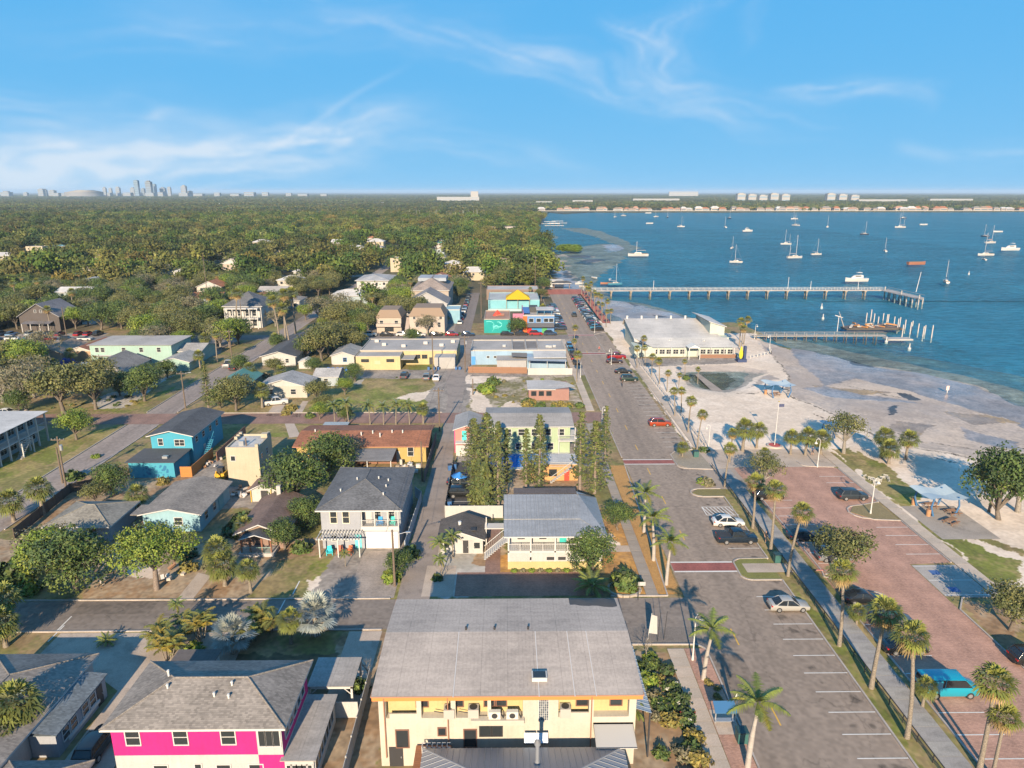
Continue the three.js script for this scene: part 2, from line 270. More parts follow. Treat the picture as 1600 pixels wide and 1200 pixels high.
terrain('ground', 'yards, lawns, sandy lots and the beach of the waterfront town', [-240, 150, -330, -36], 'yard', [
  ['forest', rect(-240, 24, -330, -262)], ['forest', rect(-240, -150, -330, -246)], ['forest', rect(-240,-128,-228,-152)],
  ['gravel', rect(-60, -14, -262, -238)], ['gravel', rect(-130, -88, -240, -196)],
  ['lawn', [[-87.96,-115.13], [-96.61,-127.76], [-90.65,-134.94], [-82,-142.87], [-77.4,-132.91], [-77.16,-119.43], [-77.78,-109.55], [-78.32,-101.05]]], ['dry', [[-78.32,-101.05], [-86.03,-112.31], [-82.33,-124.24], [-82.49,-132.96], [-78.04,-132.91], [-76.15,-106.97]]],
  ['lawn', [[-94.01,-153.41], [-81.2,-177.61], [-84.35,-193.47], [-82.31,-176.36], [-84.57,-151.87]]], ['dry', [[-108.08,-150.72], [-97.48,-154.42], [-83.43,-182.86], [-89.17,-184.27], [-100.45,-164.82]]], ['shell', [[-98.91,-162.09], [-95.61,-173.44], [-90.1,-186.34], [-89.93,-182.93], [-87.08,-156.78], [-93.11,-154.37]]],
  ['lawn', [[-56.35,-143.86], [-44.7,-143.73], [-43.71,-134.78], [-53.01,-134.89]]], ['dirt', rect(-72, -44, -118, -96)], ['gravel', [[-55.73,-117.68], [-53.02,-123.9], [-48.91,-114.68], [-36.33,-102.87], [-45.54,-100.67], [-52.72,-110.58]]],
  ['dry', rect(-70, -26, -143, -137)], ['dry', rect(-70, -38, -160, -151.5)], ['lawn', [[-43.67,-149.06], [-13.9,-148.72], [-18.64,-204.54], [-41.08,-192.97], [-44.29,-175.93]]], ['dry', [[-42.87,-169.85], [-16.19,-175.61], [-17.64,-192.71], [-38.97,-182.35]]],
  ['sand', [[-26.65,-162.89], [-17.44,-171.34], [-15.28,-164.96], [-20.87,-159.62]]], ['shell', [[-39.59,-177.14], [-37.34,-181], [-36.85,-175.85], [-38.74,-174.62]]], ['gravel', rect(-44, -14, -191, -181)], ['gravel', rect(-18, -8.5, -212, -151)],
  ['scrub', rect(-9, 19, -184, -152)], ['sand', [[-10.07,-185.43], [5.49,-181.84], [-7.92,-175.52], [-10.4,-175.55]]], ['sand', [[-9.71,-171.85], [-6.91,-170.62], [-2.63,-153.34], [1.83,-160.95], [6.13,-153.24], [-1.13,-146.31], [-7.74,-153.4]]], ['gravel', rect(-9, 20, -192, -183)],
  ['dirt', rect(-74, -25.5, -92, -76.5)], ['dry', [[-61.73,-76.81], [-65.31,-82.05], [-58.13,-85.22], [-51.01,-77.11], [-55.21,-76.32]]], ['dirt', [[-49.99,-76.68], [-51.71,-85.14], [-43.57,-85.05], [-40.6,-76.57]]], ['sand', [[-50.42,-83.48], [-46.6,-84.25], [-45.51,-80.28], [-48.35,-81.07]]], ['dirt', [[-35.74,-76.09], [-36.33,-81.72], [-33.3,-84.93], [-30.29,-76.03]]],
  ['lawn', [[-30.27,-77.16], [-27.3,-84.86], [-20.3,-86.15], [-20.53,-83.13], [-25.55,-78.55], [-26.39,-75.99]]], ['dry', [[-31.45,-76.05], [-30.73,-84.9], [-26.03,-86.56], [-26.4,-81.6], [-27.51,-77.13]]], ['sand', [[-25.88,-79.75], [-21.02,-83.47], [-19.61,-80.75], [-22.78,-77.07]]], ['gravel', rect(-24, -13.5, -100, -76.5)], ['lawn', [[-14.32,-75.85], [-14.63,-83.07], [-12.74,-84.7], [-13.49,-98.09], [-12.15,-99.17], [-11.46,-84.68], [-12.77,-75.83]]],
  ['shell', rect(-9.2, -1.5, -90, -76.5)], ['dirt', rect(-4.5, -1, -97, -84)],
  ['mulch', rect(12.4, 21.6, -102, -76.6)], ['sand', [[14.52,-92.59], [16.22,-91.59], [15.64,-87.86], [14.18,-86.98]]], ['mulch', rect(-2, 1, -86, -82.5)],
  ['dirt', rect(-12, 13, -118, -99)], ['gravel', rect(-9, 18, -140, -118)],
  ['yard', rect(-60, -12, -69.5, -36)], ['dirt', rect(-18, -11, -69.5, -36)], ['forest', rect(-31, -17.5, -66, -56)], ['dirt', rect(11, 17.2, -66, -36)],
  // park strip, lots and beach
  ['dry', rect(35.4, 38, -128, -36)], ['dry', rect(40, 62, -126, -36)], ['lawn', rect(35.6, 37, -84, -36)],
  ['sand', [[36, -236], [36, -128], [40, -126], [62, -126], [62, -36], [150, -36], [150, -112], [112, -112], [92.64,-115.99], [86.18,-123.98], [77.86,-131.14], [75.72,-141.08], [73.25,-152.47], [70.28,-167.4], [73.42,-174.59], [77.95,-187.96], [81.51,-205.08], [83.06,-221.42], [73.77,-221.53], [68.11,-203.55], [38.55,-203.89], [48.87,-268.68], [40.2,-268.78], [41.46,-318.31], [36.32,-338.98]]],
  ['sand', rect(66, 88, -242, -204)],
  ['wet', [[92.64,-115.99], [86.18,-123.98], [77.86,-131.14], [75.72,-141.08], [73.25,-152.47], [70.28,-167.4], [73.42,-174.59], [77.95,-187.96], [81.51,-205.08], [83.06,-221.42], [86.66,-231.58], [90.47,-216.55], [85.79,-195.32], [83.01,-174.48], [87.13,-162.69], [96.6,-152.21], [110.39,-140.68], [150, -125], [150, -112], [112, -112]]],
  ['mud', [[85.79,-195.32], [90.47,-216.55], [93.39,-221.31], [101.55,-211.83], [106.9,-195.08], [117.26,-187.51], [122.68,-174.03], [124.33,-151.89], [150, -140], [109.49,-139.43], [95.2,-149.82], [86.59,-161.6], [83.01,-174.48]]],
  ['wet', [[77.09,-171.47], [94.41,-180.83], [102.68,-165.31], [109.44,-147.32], [109.49,-139.43], [93.84,-147.5], [84.26,-160.01]]],
  ['rust', [[80.23,-175.77], [88.15,-171.34], [97.31,-167.09], [84.55,-163.82], [78.23,-167.31]]], ['rust', [[99.52,-152.17], [108.15,-149.67], [110.54,-142.83], [100.33,-142.08]]], ['rust', [[85.53,-145.32], [92.11,-142.17], [85.14,-134.86], [81.17,-139.75]]],
  ['mud', [[75.06,-172.1], [79.87,-163.88], [88.84,-159.95], [98.62,-158.25], [88.51,-165.47], [83.01,-174.48]]], ['mud', [[96.79,-140.84], [103.32,-130.85], [99.5,-125.53], [94.35,-132.83]]], ...wrack([[82.14,-206.77], [77.75,-186.53], [73.26,-173.35], [69.74,-166.83]], .5), ...wrack([[69.74,-166.83], [72.75,-151.99], [75.03,-140.24], [77.21,-130.4], [85.52,-123.32], [92.01,-115.1]], .55), ...wrack([[69.31,-150.11], [72.37,-136.99], [74.68,-127.55], [82.55,-120.1], [88.07,-116.04]], .3), ...wrack([[80.47,-141.02], [84.23,-131.06], [90.81,-127.37], [97.81,-123.18]], .4), ...wrack([[72.26,-174.6], [61.74,-165.77], [57.19,-166.39]], .3), ...wrack([[89.62,-174.41], [93.91,-163.72], [100.45,-161.44]], .4),
  ['weed', [[97.31,-167.09], [100.32,-165.33], [100.45,-161.44], [96.77,-160.4]]], ['weed', [[87.55,-152.31], [91.75,-156.26], [90.03,-152.28], [86.32,-149.45]]], ['weed', [[98.51,-231.44], [101.64,-221.21], [98.16,-215.53], [94.17,-223.27]]], ['weed', [[103.38,-203.15], [108.51,-198.2], [104.29,-193.58], [100.12,-198.3]]],
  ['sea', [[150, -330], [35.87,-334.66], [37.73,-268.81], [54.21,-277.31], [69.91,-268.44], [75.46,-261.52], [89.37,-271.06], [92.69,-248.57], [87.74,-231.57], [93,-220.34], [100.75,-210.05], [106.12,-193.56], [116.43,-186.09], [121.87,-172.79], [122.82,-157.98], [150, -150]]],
  ['mud', [[35.67,-347.97], [49.91,-326.16], [61.83,-318.07], [71.73,-286.35], [76.2,-264.22], [48.39,-265.91], [42.68,-268.75], [40.54,-299.98]]], ['weed', [[57.47,-318.12], [59.73,-306.85], [56.28,-303.3]]], ['weed', [[60.55,-283.33], [66.03,-278.67], [61.54,-275.74]]],
  ['shoal', [[52.02,-330.25], [64.74,-318.04], [73.28,-292.82], [79.82,-268.33], [88.48,-268.23], [76.2,-264.22], [70.98,-283.21]]],
  ['depthtint', [[97.25,-254.75], [108.6,-242.45], [117.95,-229.11], [128.35,-213.34], [136.65,-201.11], [144.78,-183.67], [121.34,-155.92], [121.87,-172.79], [116.43,-186.09], [106.12,-193.56], [100.75,-210.05], [93,-220.34]]],  // band of floor painted in the half tint of deeper water
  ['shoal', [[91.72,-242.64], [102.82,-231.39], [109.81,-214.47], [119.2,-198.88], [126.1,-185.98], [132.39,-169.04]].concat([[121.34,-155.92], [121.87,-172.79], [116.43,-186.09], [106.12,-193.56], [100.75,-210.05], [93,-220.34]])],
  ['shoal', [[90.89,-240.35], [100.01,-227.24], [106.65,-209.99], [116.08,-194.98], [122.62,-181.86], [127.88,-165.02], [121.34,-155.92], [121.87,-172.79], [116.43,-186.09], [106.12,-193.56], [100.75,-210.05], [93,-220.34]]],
  // boat ramp basin
  ['shoal', [[47.84,-188.3], [55.88,-190.39], [66.86,-191], [72.47,-186.59], [67.4,-181.14], [61.93,-173.48], [55.18,-167.57], [49.77,-171.17], [47.46,-174.89]]], ['grassbed', [[49.44,-186.15], [60.59,-188.16], [61.92,-181.2], [55.45,-171.11], [50.92,-172.37]]],
  ['wet', [[47.79,-194.22], [64.67,-195.56], [73.51,-189.46], [72.54,-179.75], [61.93,-171.04], [64.82,-174.69], [72.92,-185.88], [66.62,-190.27], [48.37,-189.02]]],
  ['gravel', [[38.55,-203.89], [68.63,-205.22], [69.37,-198.65], [57.32,-195.65], [38.68,-194.33]]], ['lawn', [[63.44,-120.96], [68.24,-125.88], [68.89,-117.77], [68.12,-105.33], [63.13,-102.93], [62.78,-109.27]]], ['lawn', [[62.23,-104.15], [68.12,-105.33], [63.86,-100.57], [62.73,-101.28]]],
  ['dry', [[62.89,-127.69], [67.23,-127.64], [66.4,-120.92], [61.82,-116.34]]], ['lawn', [[63.08,-98.31], [65.08,-95.06], [66.05,-86.39], [70.09,-84.6], [65.53,-78.26], [61.99,-79.05], [62.44,-89.16]]], ['dry', [[62.82,-96.14], [68.42,-87.26], [70.7,-85.46], [71.96,-87.22], [67.27,-91.01], [65.39,-97.19]]],
  ['dry', rect(54.6, 70, -76, -36)], ['dirt', [[55.2,-74.78], [61.05,-72.03], [54.45,-62.84], [54.87,-69.58]]],
], 2048, 1536, 1.5, 1.6);
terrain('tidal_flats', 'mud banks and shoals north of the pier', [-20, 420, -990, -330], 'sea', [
  ['forest', [[-20, -330], [24.58,-334.79], [29.14,-389.07], [31.84,-436.96], [34.15,-537.52], [44.03,-565.52], [41.78,-624.11], [35.48,-687.17], [37.73,-833.56], [51.49,-1057.17], [83.6,-1370.23], [89.42,-1607.48], [-20, -990]]],
  ['mud', [[22.33,-328.52], [49.61,-334.5], [50.95,-367.2], [41.49,-388.92], [42.5,-436.83], [41.54,-497.72], [42.57,-559.68], [35.82,-548.41], [30.62,-419.78]]],
  ['shoal', [[39.76,-548.36], [65.23,-646.09], [96.22,-704.21], [112.56,-669.4], [108.47,-595.92], [81.11,-506.65], [60.27,-436.63], [48.55,-388.84], [50.23,-338.82], [43.51,-334.57], [39.73,-388.94], [39.75,-475.7]]],
  ['mud', [[49.05,-624.03], [58.76,-638.58], [55.43,-590.03], [47.52,-583.77]]], ['mud', [[94.58,-669.61], [109.2,-686.33], [104.96,-623.39], [87.85,-583.31], [86.25,-609.59]]],
  ['weed', [[48.27,-497.64], [62.88,-526.69], [80.23,-531.69], [69.7,-506.78], [57.54,-488.48]]], ['weed', [[36.45,-455.52], [40.85,-440.46], [42.24,-406.81], [39.59,-394.74], [36.7,-419.71]]], ['weed', [[50.62,-559.59], [69.21,-559.38], [64.11,-537.17], [50.58,-537.33]]],
  ['shoal', [[94.3,-1144.1], [124.66,-915.89], [126.22,-732.23], [123.1,-645.43], [108.12,-609.34], [102.98,-808.26], [81.04,-981.68]]], ['shoal', [[40.5,-785.8], [61.49,-833.29], [59.42,-785.58], [39.27,-723.52]]],
], 1024, 1536, 3, 5);
// land beyond, and the floor of the bay
{
  const land = M([.085, .08, .035], { t: 'grain' });
  const W1 = gb().prism([[-30000, -30000], [30000, -30000], [30000, -1900], [1514.25,-1861.51], [1129.78,-1781.54], [823.32,-1808.36], [486.58,-1754.98], [439.01,-1783.68], [274.93,-1746.38], [221.01,-1786.16], [135.96,-1654.64], [110.26,-1759.27], [88.16,-1584.65], [-19, -985], [-19, -329], [-239, -329], [-239, 2000], [-30000, 2000]], -3, -.04);
  struct('terrain', W1, land, 'wooded land reaching to the horizon');
  struct('foreground_terrain', gb().prism([[-239, -36.5], [149, -36.5], [149, 2000], [-239, 2000]], -3, -.03), land, 'land under and behind the viewer');
  struct('bay_floor', gb().prism(rect(-20, 30000, -1950, -329), -4, -2.6).prism(rect(148, 30000, -331, 1900), -4, -2.61), M([.012, .187, .287]), 'floor of the bay');  // blue of deep water put into the floor colour itself
  // water: a rippled sheet, partly clear, over whatever lies beneath it
  const f = (u, v, a, s) => tn(u, v, a, s);
  const wave = tex(512, (u, v) => .5 + .34 * (f(u, v, 14, 51) - .5) + .5 * (f(u * 1, v * 1, 34, 52) - .5) + .3 * (f(u, v, 80, 53) - .5), 22, 13);
  const tone = tex(512, (u, v) => .8 + .3 * (tf(u, v, 3, 61) - .5) + .3 * (tn(u, v, 46, 62) - .5) + .2 * (tn(u, v, 110, 63) - .5), 150, 60);
  const wm = new THREE.MeshPhysicalMaterial({ color: new THREE.Color().setRGB(.86, .99, 1), map: tone, roughness: .12, specularIntensity: .38, transmission: 1, thickness: 0, ior: 1.33, bumpMap: wave, bumpScale: .6 });
  struct('water', gb().quad([26, -.5, -30], [30000, -.5, -30], [30000, -.5, -1900], [26, -.5, -1900]), wm, 'blue water of the bay');
}

// ---------- roads, pavements and kerbs ----------
function sheet(name, pts, y, m, label, y0) { return struct(name, gb().prism(pts, y0 ?? y, y), m, label); }
function roadTex(w, len, tracks, stains, seed, base = .66) { // one long strip: u across, v along
  const r = rngOf(seed), st = stains.map(([x, z, s]) => [x, z, s]);
  return tex(128, (u, v) => {
    const x = u * w, z = v * len; let k = base + .26 * (fbm(x * .3 + seed, z * .04, 4) - .5) + (vnoise(Math.floor(x / 3.3) * 7.7 + seed, Math.floor(z / 9) * 3.1) > .86 ? -.13 : 0) + .22 * (vnoise(x * 3 + seed, z * 3) - .5) + .07 * (fbm(x * 1.3, z * .3 + seed, 3) - .5);
    for (const t of tracks) k -= .07 * Math.exp(-((x - t) ** 2) / .3) * (.5 + fbm(z * .05, t, 2));
    const cr = Math.abs(fbm(x * .3 + 9, z * .12 + seed, 3) - .5); if (cr < .004) k -= .16;
    for (const [sx, sz, s] of st) { const d = Math.hypot((x - sx) / 1.1, z - sz) / s; if (d < 1.6) k -= .34 * sstep(1, .2, d + (fbm(x * 2.4, z * 2.4, 3) - .5) * 1.5); }
    return k;
  }, w, len, 2048);
}
function strip(name, x0, x1, z0, z1, y, color, t, label, alongX) { // uv in metres from the near left corner
  const g = gb().quad([x0, y, z1], [x1, y, z1], [x1, y, z0], [x0, y, z0]), u = []; const q = g.p;
  for (let i = 0; i < q.length; i += 3) if (alongX) u.push(z1 - q[i + 2], q[i] - x0); else u.push(q[i] - x0, z1 - q[i + 2]); g.u = u;
  return struct(name, g, new THREE.MeshStandardMaterial({ color: new THREE.Color().setRGB(...color), map: t, roughness: .9, side: THREE.DoubleSide }), label);
}
{
  const rs = rngOf(31), stains = []; for (let z = 2; z < 300; z += 2.83) { if (rs() < .75) stains.push([11.4 + rs() * 1.2, z + rs(), .45 + rs() * .55]); if (rs() < .35) stains.push([9.6 + rs(), z + rs(), .3 + rs() * .4]); }
  strip('main_road', 22, 35.5, -342, -38, .02, [.36, .285, .225], roadTex(13.5, 304, [1.2, 2.9, 4.9, 6.7], stains, 5), 'asphalt main road with parking stalls beside the park');
}
{
  strip('side_street', -150, 22, -76, -70, .024, [.27, .225, .19], roadTex(6, 172, [1.1, 2.6, 3.7, 5], [], 8), 'asphalt side street in front of the pink house', true);
  strip('residential_street', -80.2, -73.7, -330, -60, .02, [.36, .3, .265], roadTex(6.5, 270, [1.3, 2.6, 4, 5.3], [], 12), 'pale asphalt street running past the blue house');
  strip('north_street', -145, 22, -240, -232.3, .024, [.28, .24, .215], roadTex(7.7, 167, [1.3, 3, 4.6, 6.2], [], 15), 'asphalt street before the beige building', true);
  strip('north_lane', -18, -11.8, -345, -240, .02, [.27, .225, .2], roadTex(6.2, 105, [1.3, 2.6, 4], [], 17), 'asphalt lane lined with parked cars');
  sheet('street_mouth', [[12.2, -70.1], [22, -70.1], [22, -66], [20.6, -66.8], [12.2, -66.8]], .021, M([.2, .17, .145], { t: 'grain' }), 'asphalt mouth of the side street');
  const BR = M([.27, .165, .13], { t: 'pavers' }), BRR = M([.42, .13, .085], { t: 'pavers' }), CON = M([.52, .43, .35], { t: 'concrete' }), CON2 = M([.38, .315, .26], { t: 'concrete' }), PLUM = M([.31, .175, .13], { t: 'pavers' });
  const KERB = M([.46, .41, .37], { t: 'concrete' }), ALLEY = M([.33, .275, .235], { t: 'concrete' }), LOT = M([.44, .255, .185], { t: 'pavers' });
  sheet('brick_street', rect(-240, 22, -151, -143.7), .03, BR, 'reddish brick street beside the palm row');
  sheet('alley', [[-13.2, -76], [-9.2, -76], [-9.2, -107], [-10, -136], [-9.8, -152], [-10.4, -184], [-10.2, -232], [-14.6, -232], [-15.8, -184], [-13.6, -163], [-12.8, -136], [-13.2, -106]], .016, ALLEY, 'worn grey alley between the back yards');
  sheet('plaza', rect(20, 41, -357, -339), .04, BRR, 'red paved plaza at the end of the main road');
  sheet('promenade', rect(37.2, 40.4, -339, -262), .05, BRR, 'red paved promenade beside the palms');
  sheet('west_parking', rect(-182, -138, -244, -230), .02, CON2, 'parking strip below the dark wooden house');
  // crosswalks: brick bands between white lines
  const PAINT = M([.62, .61, .58], { t: 'stucco' }), YEL = M([.6, .36, .05], { t: 'stucco' }), CW = M([.3, .1, .085], { t: 'pavers' });
  for (const [z0, z1, x0, x1] of [[-84.3, -82.3, 22.2, 30.5], [-121.7, -119.9, 21.9, 31.1], [-211.4, -209.6, 22.3, 31], [-240, -238.2, 22.3, 31]]) {
    const o = new THREE.Group(); o.name = numbered('crosswalk'); o.userData = { kind: 'structure', label: 'brick crosswalk between white lines across the main road' }; scene.add(o);
    part('brick_band', gb().prism(rect(x0, x1, z0, z1), .026, .026), CW, o); part('white_line', gb().prism(rect(x0, x1, z0 - .35, z0 - .05), .027, .027), PAINT, o); part('white_line', gb().prism(rect(x0, x1, z1 + .05, z1 + .35), .027, .027), PAINT, o);
  }
  const line = (name, g, m) => { const o = part(numbered(name), g, m, scene); o.userData = { kind: 'structure' }; return o; };
  const dash = gb().prism(rect(-.07, .07, -1.5, 1.5), 0, 0).geo();
  for (let z = -44; z > -335; z -= 12.05) { if (Math.abs(z + 83) < 3 || Math.abs(z + 121) < 3) continue; line('yellow_dash', dash, YEL).position.set(25.65, .027, z); }
  const stall = gb().prism(rect(0, 4.5, -.06, .06), 0, 0).geo();
  const lines = (x, zs, s = 1) => zs.forEach((z) => { const o = line('stall_line', stall, PAINT); o.position.set(x, .04, z); o.scale.x = s; });
  const seq = (a, n, d = -2.84) => Array.from({ length: n }, (_, i) => a + i * d);
  lines(30.85, seq(-42, 13)); lines(31.1, [-88.2, -90.9, -95.6]); lines(31.4, seq(-128.5, 17)); lines(31.4, seq(-183, 5)); lines(30.9, seq(-246, 27), .9); lines(18.2, seq(-247, 24), .84);
  for (let k = 0; k < 8; k++) line('hatch_line', gb().prism([[31.6 + k * .6, -98.8], [31.75 + k * .6, -98.8], [31.15 + k * .6, -101.4], [31 + k * .6, -101.4]], 0, 0), PAINT).position.y = .028;
  line('hatch_border', gb().prism(rect(31, 36, -101.6, -101.45), 0, 0).prism(rect(31, 36, -98.75, -98.6), 0, 0).prism(rect(31, 31.12, -101.45, -98.75), 0, 0), PAINT).position.y = .03;
  for (const [x, z] of [[-26.76,-74.62], [-26.2,-78.85], [-50.72,-71.4], [-50.49,-69.58]]) line('faded_dash', dash, PAINT).position.set(x, .03, z);
  // kerbs (real steps)
  const kerb = (pts, w = .18, h = .14) => { const g = gb(); for (let i = 0; i + 1 < pts.length; i++) { const [a, b] = [pts[i], pts[i + 1]], dx = b[0] - a[0], dz = b[1] - a[1], L = Math.hypot(dx, dz); if (L < .01) continue; const nx = -dz / L * w / 2, nz = dx / L * w / 2; g.prism([[a[0] + nx, a[1] + nz], [b[0] + nx, b[1] + nz], [b[0] - nx, b[1] - nz], [a[0] - nx, a[1] - nz]], 0, h + i * .0015); } const o = part(numbered('kerb'), g, KERB, scene); o.userData = { kind: 'structure' }; return o; };
  const arc = (cx, cz, r, a0, a1, n = 6) => Array.from({ length: n + 1 }, (_, i) => { const t = (a0 + (a1 - a0) * i / n) * Math.PI / 180; return [cx + r * Math.cos(t), cz - r * Math.sin(t)]; });
  kerb([[35.5, -38], [35.5, -79.9], [31.8, -79.9], ...arc(31.8, -81.2, 1.3, 270, 180), ...arc(31.8, -84, 1.2, 180, 90), [35.6, -85.3], [35.7, -105.3], [32.2, -105.3], ...arc(32.2, -106.9, 1.5, 270, 90), [36, -108.4]]);
  kerb([[37.6, -117], [33, -117.4], ...arc(32.8, -119, 1.5, 270, 180), [31.3, -124.2], [32.4, -125.8], [36.1, -127], [36.6, -175], [36.8, -208], [31.2, -210], [31.2, -240], [35.7, -244], [36.2, -336]]);
  kerb([[21.85, -38], [21.85, -65.4], ...arc(20.5, -65.4, 1.35, 0, 90), [12.6, -66.8]]); kerb([[13, -76.4], [20, -76.4], [21.85, -120]]); kerb([[21.9, -123], [21.9, -143.5]]); kerb([[21.9, -152], [21.9, -232]]); kerb([[18, -240], [18, -338]]);
  kerb([[-150, -76.2], [-14, -76.2]]); kerb([[-72, -69.85], [-38, -69.85]]); kerb([[-29, -69.85], [-14, -69.85]]);
  kerb([[-80.4, -152], [-80.4, -230]]); kerb([[-73.5, -142], [-73.5, -95]]); kerb([[-80.4, -143], [-80.4, -95]]); kerb([[-73.5, -152], [-73.5, -230]]); kerb([[-72, -151.3], [-14, -151.3]]);
  kerb([[41.1, -38], [41.1, -73.6], [45.4, -74.2], ...arc(45.4, -75.6, 1.4, -90, 90), [41.2, -80.6], [41.5, -82], [41.6, -108]]);
  kerb([[41.6, -81.2], [44.5, -81.4], [46.6, -83.8]]); kerb([[54.1, -38], [54.1, -73], [56, -75.6], [60, -75.7]]); kerb([[59.8, -84], [59.8, -96.4], [55.9, -96.8], ...arc(55.6, -99.4, 2.3, 270, 90), [56.6, -101.9], [59.8, -103], [59.8, -117]]);
  kerb([[59.4, -117.8], [55, -118.2], ...arc(55, -119.4, 1.1, -90, -180), [53.8, -120.6]]);
  // lots, paths and pads
  sheet('brick_lot', [[41.2, -117.6], [52, -119.6], [59.7, -117.6], [59.7, -84], [54, -83.6], [54, -36], [41.2, -36]], .024, LOT, 'rosy brick parking lot beside the beach');
  sheet('lot_driveway', [[35.5, -116.9], [42.5, -118], [42.5, -108], [35.5, -108.5]], .022, CON2, 'driveway into the brick parking lot');
  sheet('park_plaza', [[36.7, -127], [62, -127], [60, -118], [42.6, -118.1], [37.8, -117.2], [36, -124]], .03, CON, 'pale concrete plaza by the flagpole');
  sheet('accessible_stalls', rect(54.1, 60, -83.4, -75.9), .03, M([.43, .39, .35], { t: 'concrete' }), 'pale concrete stalls with blue painted squares');
  for (const z of [-77.4, -81.5]) line('blue_square', gb().prism(rect(55.5, 56.7, z - .55, z + .55), 0, 0), M([.05, .11, .26])).position.y = .036;
  lines(54.2, [-76.2, -79.6, -83.1], 1.25); lines(55, [-86.3, -89, -91.7, -94.3], 1.04); lines(54.9, [-105.2, -108, -110.8, -113.6], 1.06); lines(41.3, seq(-47.5, 9), .98); lines(41.9, seq(-84, 8), .98);
  sheet('bulb_out', [[35.4, -85.2], [31.8, -85.2], [30.7, -84.2], [30.6, -81.2], [31.6, -80], [35.4, -80]], .12, M([.19, .19, .05], { t: 'grain' }), 'grassy kerb extension at the crosswalk', 0);
  sheet('bulb_out_walk', rect(31.6, 37.6, -83.9, -81.6), .134, CON, 'concrete walk over the kerb extension');
  sheet('planted_island', [[37.4, -117.1], [33, -117.5], [31.4, -119.2], [31.4, -124], [32.6, -125.6], [37, -126]], .1, M([.3, .26, .2], { t: 'grain' }), 'kerbed planting island at the lot entrance', 0);
  sheet('turf_island', [[36, -105.4], [32.2, -105.4], [30.9, -106.9], [32.2, -108.3], [37, -108.3]], .1, M([.2, .17, .06], { t: 'grain' }), 'kerbed turf island with a small shrub', 0);
  sheet('lot_island', [[41.4, -73.8], [45.4, -74.3], [46.6, -75.6], [45.4, -76.9], [41.4, -81]], .1, M([.24, .18, .1], { t: 'grain' }), 'bare kerbed island in the brick lot', 0);
  sheet('lamp_island', [[59.6, -96.6], [55.9, -97], [53.6, -99.4], [55.2, -101.8], [59.6, -102.8]], .1, M([.24, .19, .09], { t: 'grain' }), 'mulched kerbed island with a lamp', 0);
  sheet('picnic_pad', rect(62.6, 71, -101.5, -90.5), .02, M([.4, .35, .3], { t: 'concrete' }), 'concrete pad under the blue shade canopy'); sheet('house_walk', rect(13.4, 17.6, -89.2, -87.4), .03, CON, 'short walk to the metal roofed house'); sheet('house_walk', rect(19, 21.7, -84.6, -82.2), .03, CON, 'short walk to the crosswalk');
  sheet('garden_patio', rect(-6.2, 12.2, -82.2, -76.6), .03, PLUM, 'plum brick patio behind the yellow building'); sheet('garden_path', rect(-2.6, -.6, -96, -82.2), .024, BR, 'brick path beside the white cottage'); sheet('white_pad', rect(-10.3, -6.4, -84, -76.6), .024, CON, 'white shell pad beside the patio');
  sheet('paved_drive', rect(-19.4, -13.6, -88, -76.3), .03, M([.34, .285, .24], { t: 'pavers' }), 'grey paver drive before the garage'); sheet('concrete_drive', [[-40.02,-76.14], [-38.07,-76.12], [-37.99,-81.74], [-39.98,-82.55]], .03, CON, 'concrete strip drive'); sheet('concrete_drive', [[-47.03,-143.76], [-44.98,-143.73], [-41.34,-135.53], [-43.45,-134.78]], .034, CON, 'short concrete drive beside the lawn');
  sheet('concrete_drive', [[-52.89,-149.17], [-50.05,-149.14], [-51.76,-163.17], [-54.38,-163.2]], .03, CON, 'concrete drive under the white pickup'); sheet('garden_steps', [[-46.95,-148.19], [-45.12,-148.16], [-46.42,-160.43], [-47.79,-160.45]], .03, CON, 'narrow concrete garden walk');
  sheet('corner_pad', [[-50, -69.6], [-29, -69.6], [-28.4, -62], [-33.6, -56], [-34, -44], [-38.5, -44], [-38.6, -60], [-42, -62.4], [-50, -62.8]], .026, CON, 'wide concrete drive between the grey and pink houses'); sheet('carport_drive', rect(-17.6, -13.9, -69.6, -58), .026, CON, 'concrete drive to the white carport');
  sheet('motel_lot', rect(-9, -3, -121, -101), .03, M([.06, .06, .065], { t: 'grain' }), 'fresh black asphalt lot behind the fence'); lines(-8.6, [-104, -108.5, -113], .8);
  sheet('building_apron', rect(18.5, 22, -232, -184), .02, CON2, 'concrete apron along the blue store'); sheet('beach_ramp', [[52.06,-186.12], [53.48,-186.81], [55.02,-167.57], [52.14,-166.45]], -.3, CON2, 'sloping concrete boat ramp');
  // pavements of separate slabs
  function slabs(name, label, x0, x1, z0, z1, len, m) {
    const o = new THREE.Group(); o.name = numbered(name); o.userData = { kind: 'structure', label }; scene.add(o);
    part('slab_bed', gb().prism(rect(x0, x1, z0, z1), 0, .06), M([.2, .18, .16]), o); const n = Math.round((z1 - z0) / len), L = (z1 - z0) / n, g = gb().box(x0, .03, -L / 2 + .015, x1, .1, L / 2 - .015).geo();
    for (let i = 0; i < n; i++) { const s = part('slab', g, m[i % m.length], o); s.position.set(0, (HASH[i * 13] - .5) * .012, z0 + (i + .5) * L); }
  }
  const SL = [M([.53, .44, .35], { t: 'concrete' }), M([.49, .41, .33], { t: 'concrete' }), M([.56, .46, .37], { t: 'concrete' })], SG = [M([.36, .31, .26], { t: 'concrete' }), M([.33, .285, .24], { t: 'concrete' })], SP = [M([.37, .35, .32], { t: 'concrete' }), M([.34, .32, .3], { t: 'concrete' })];
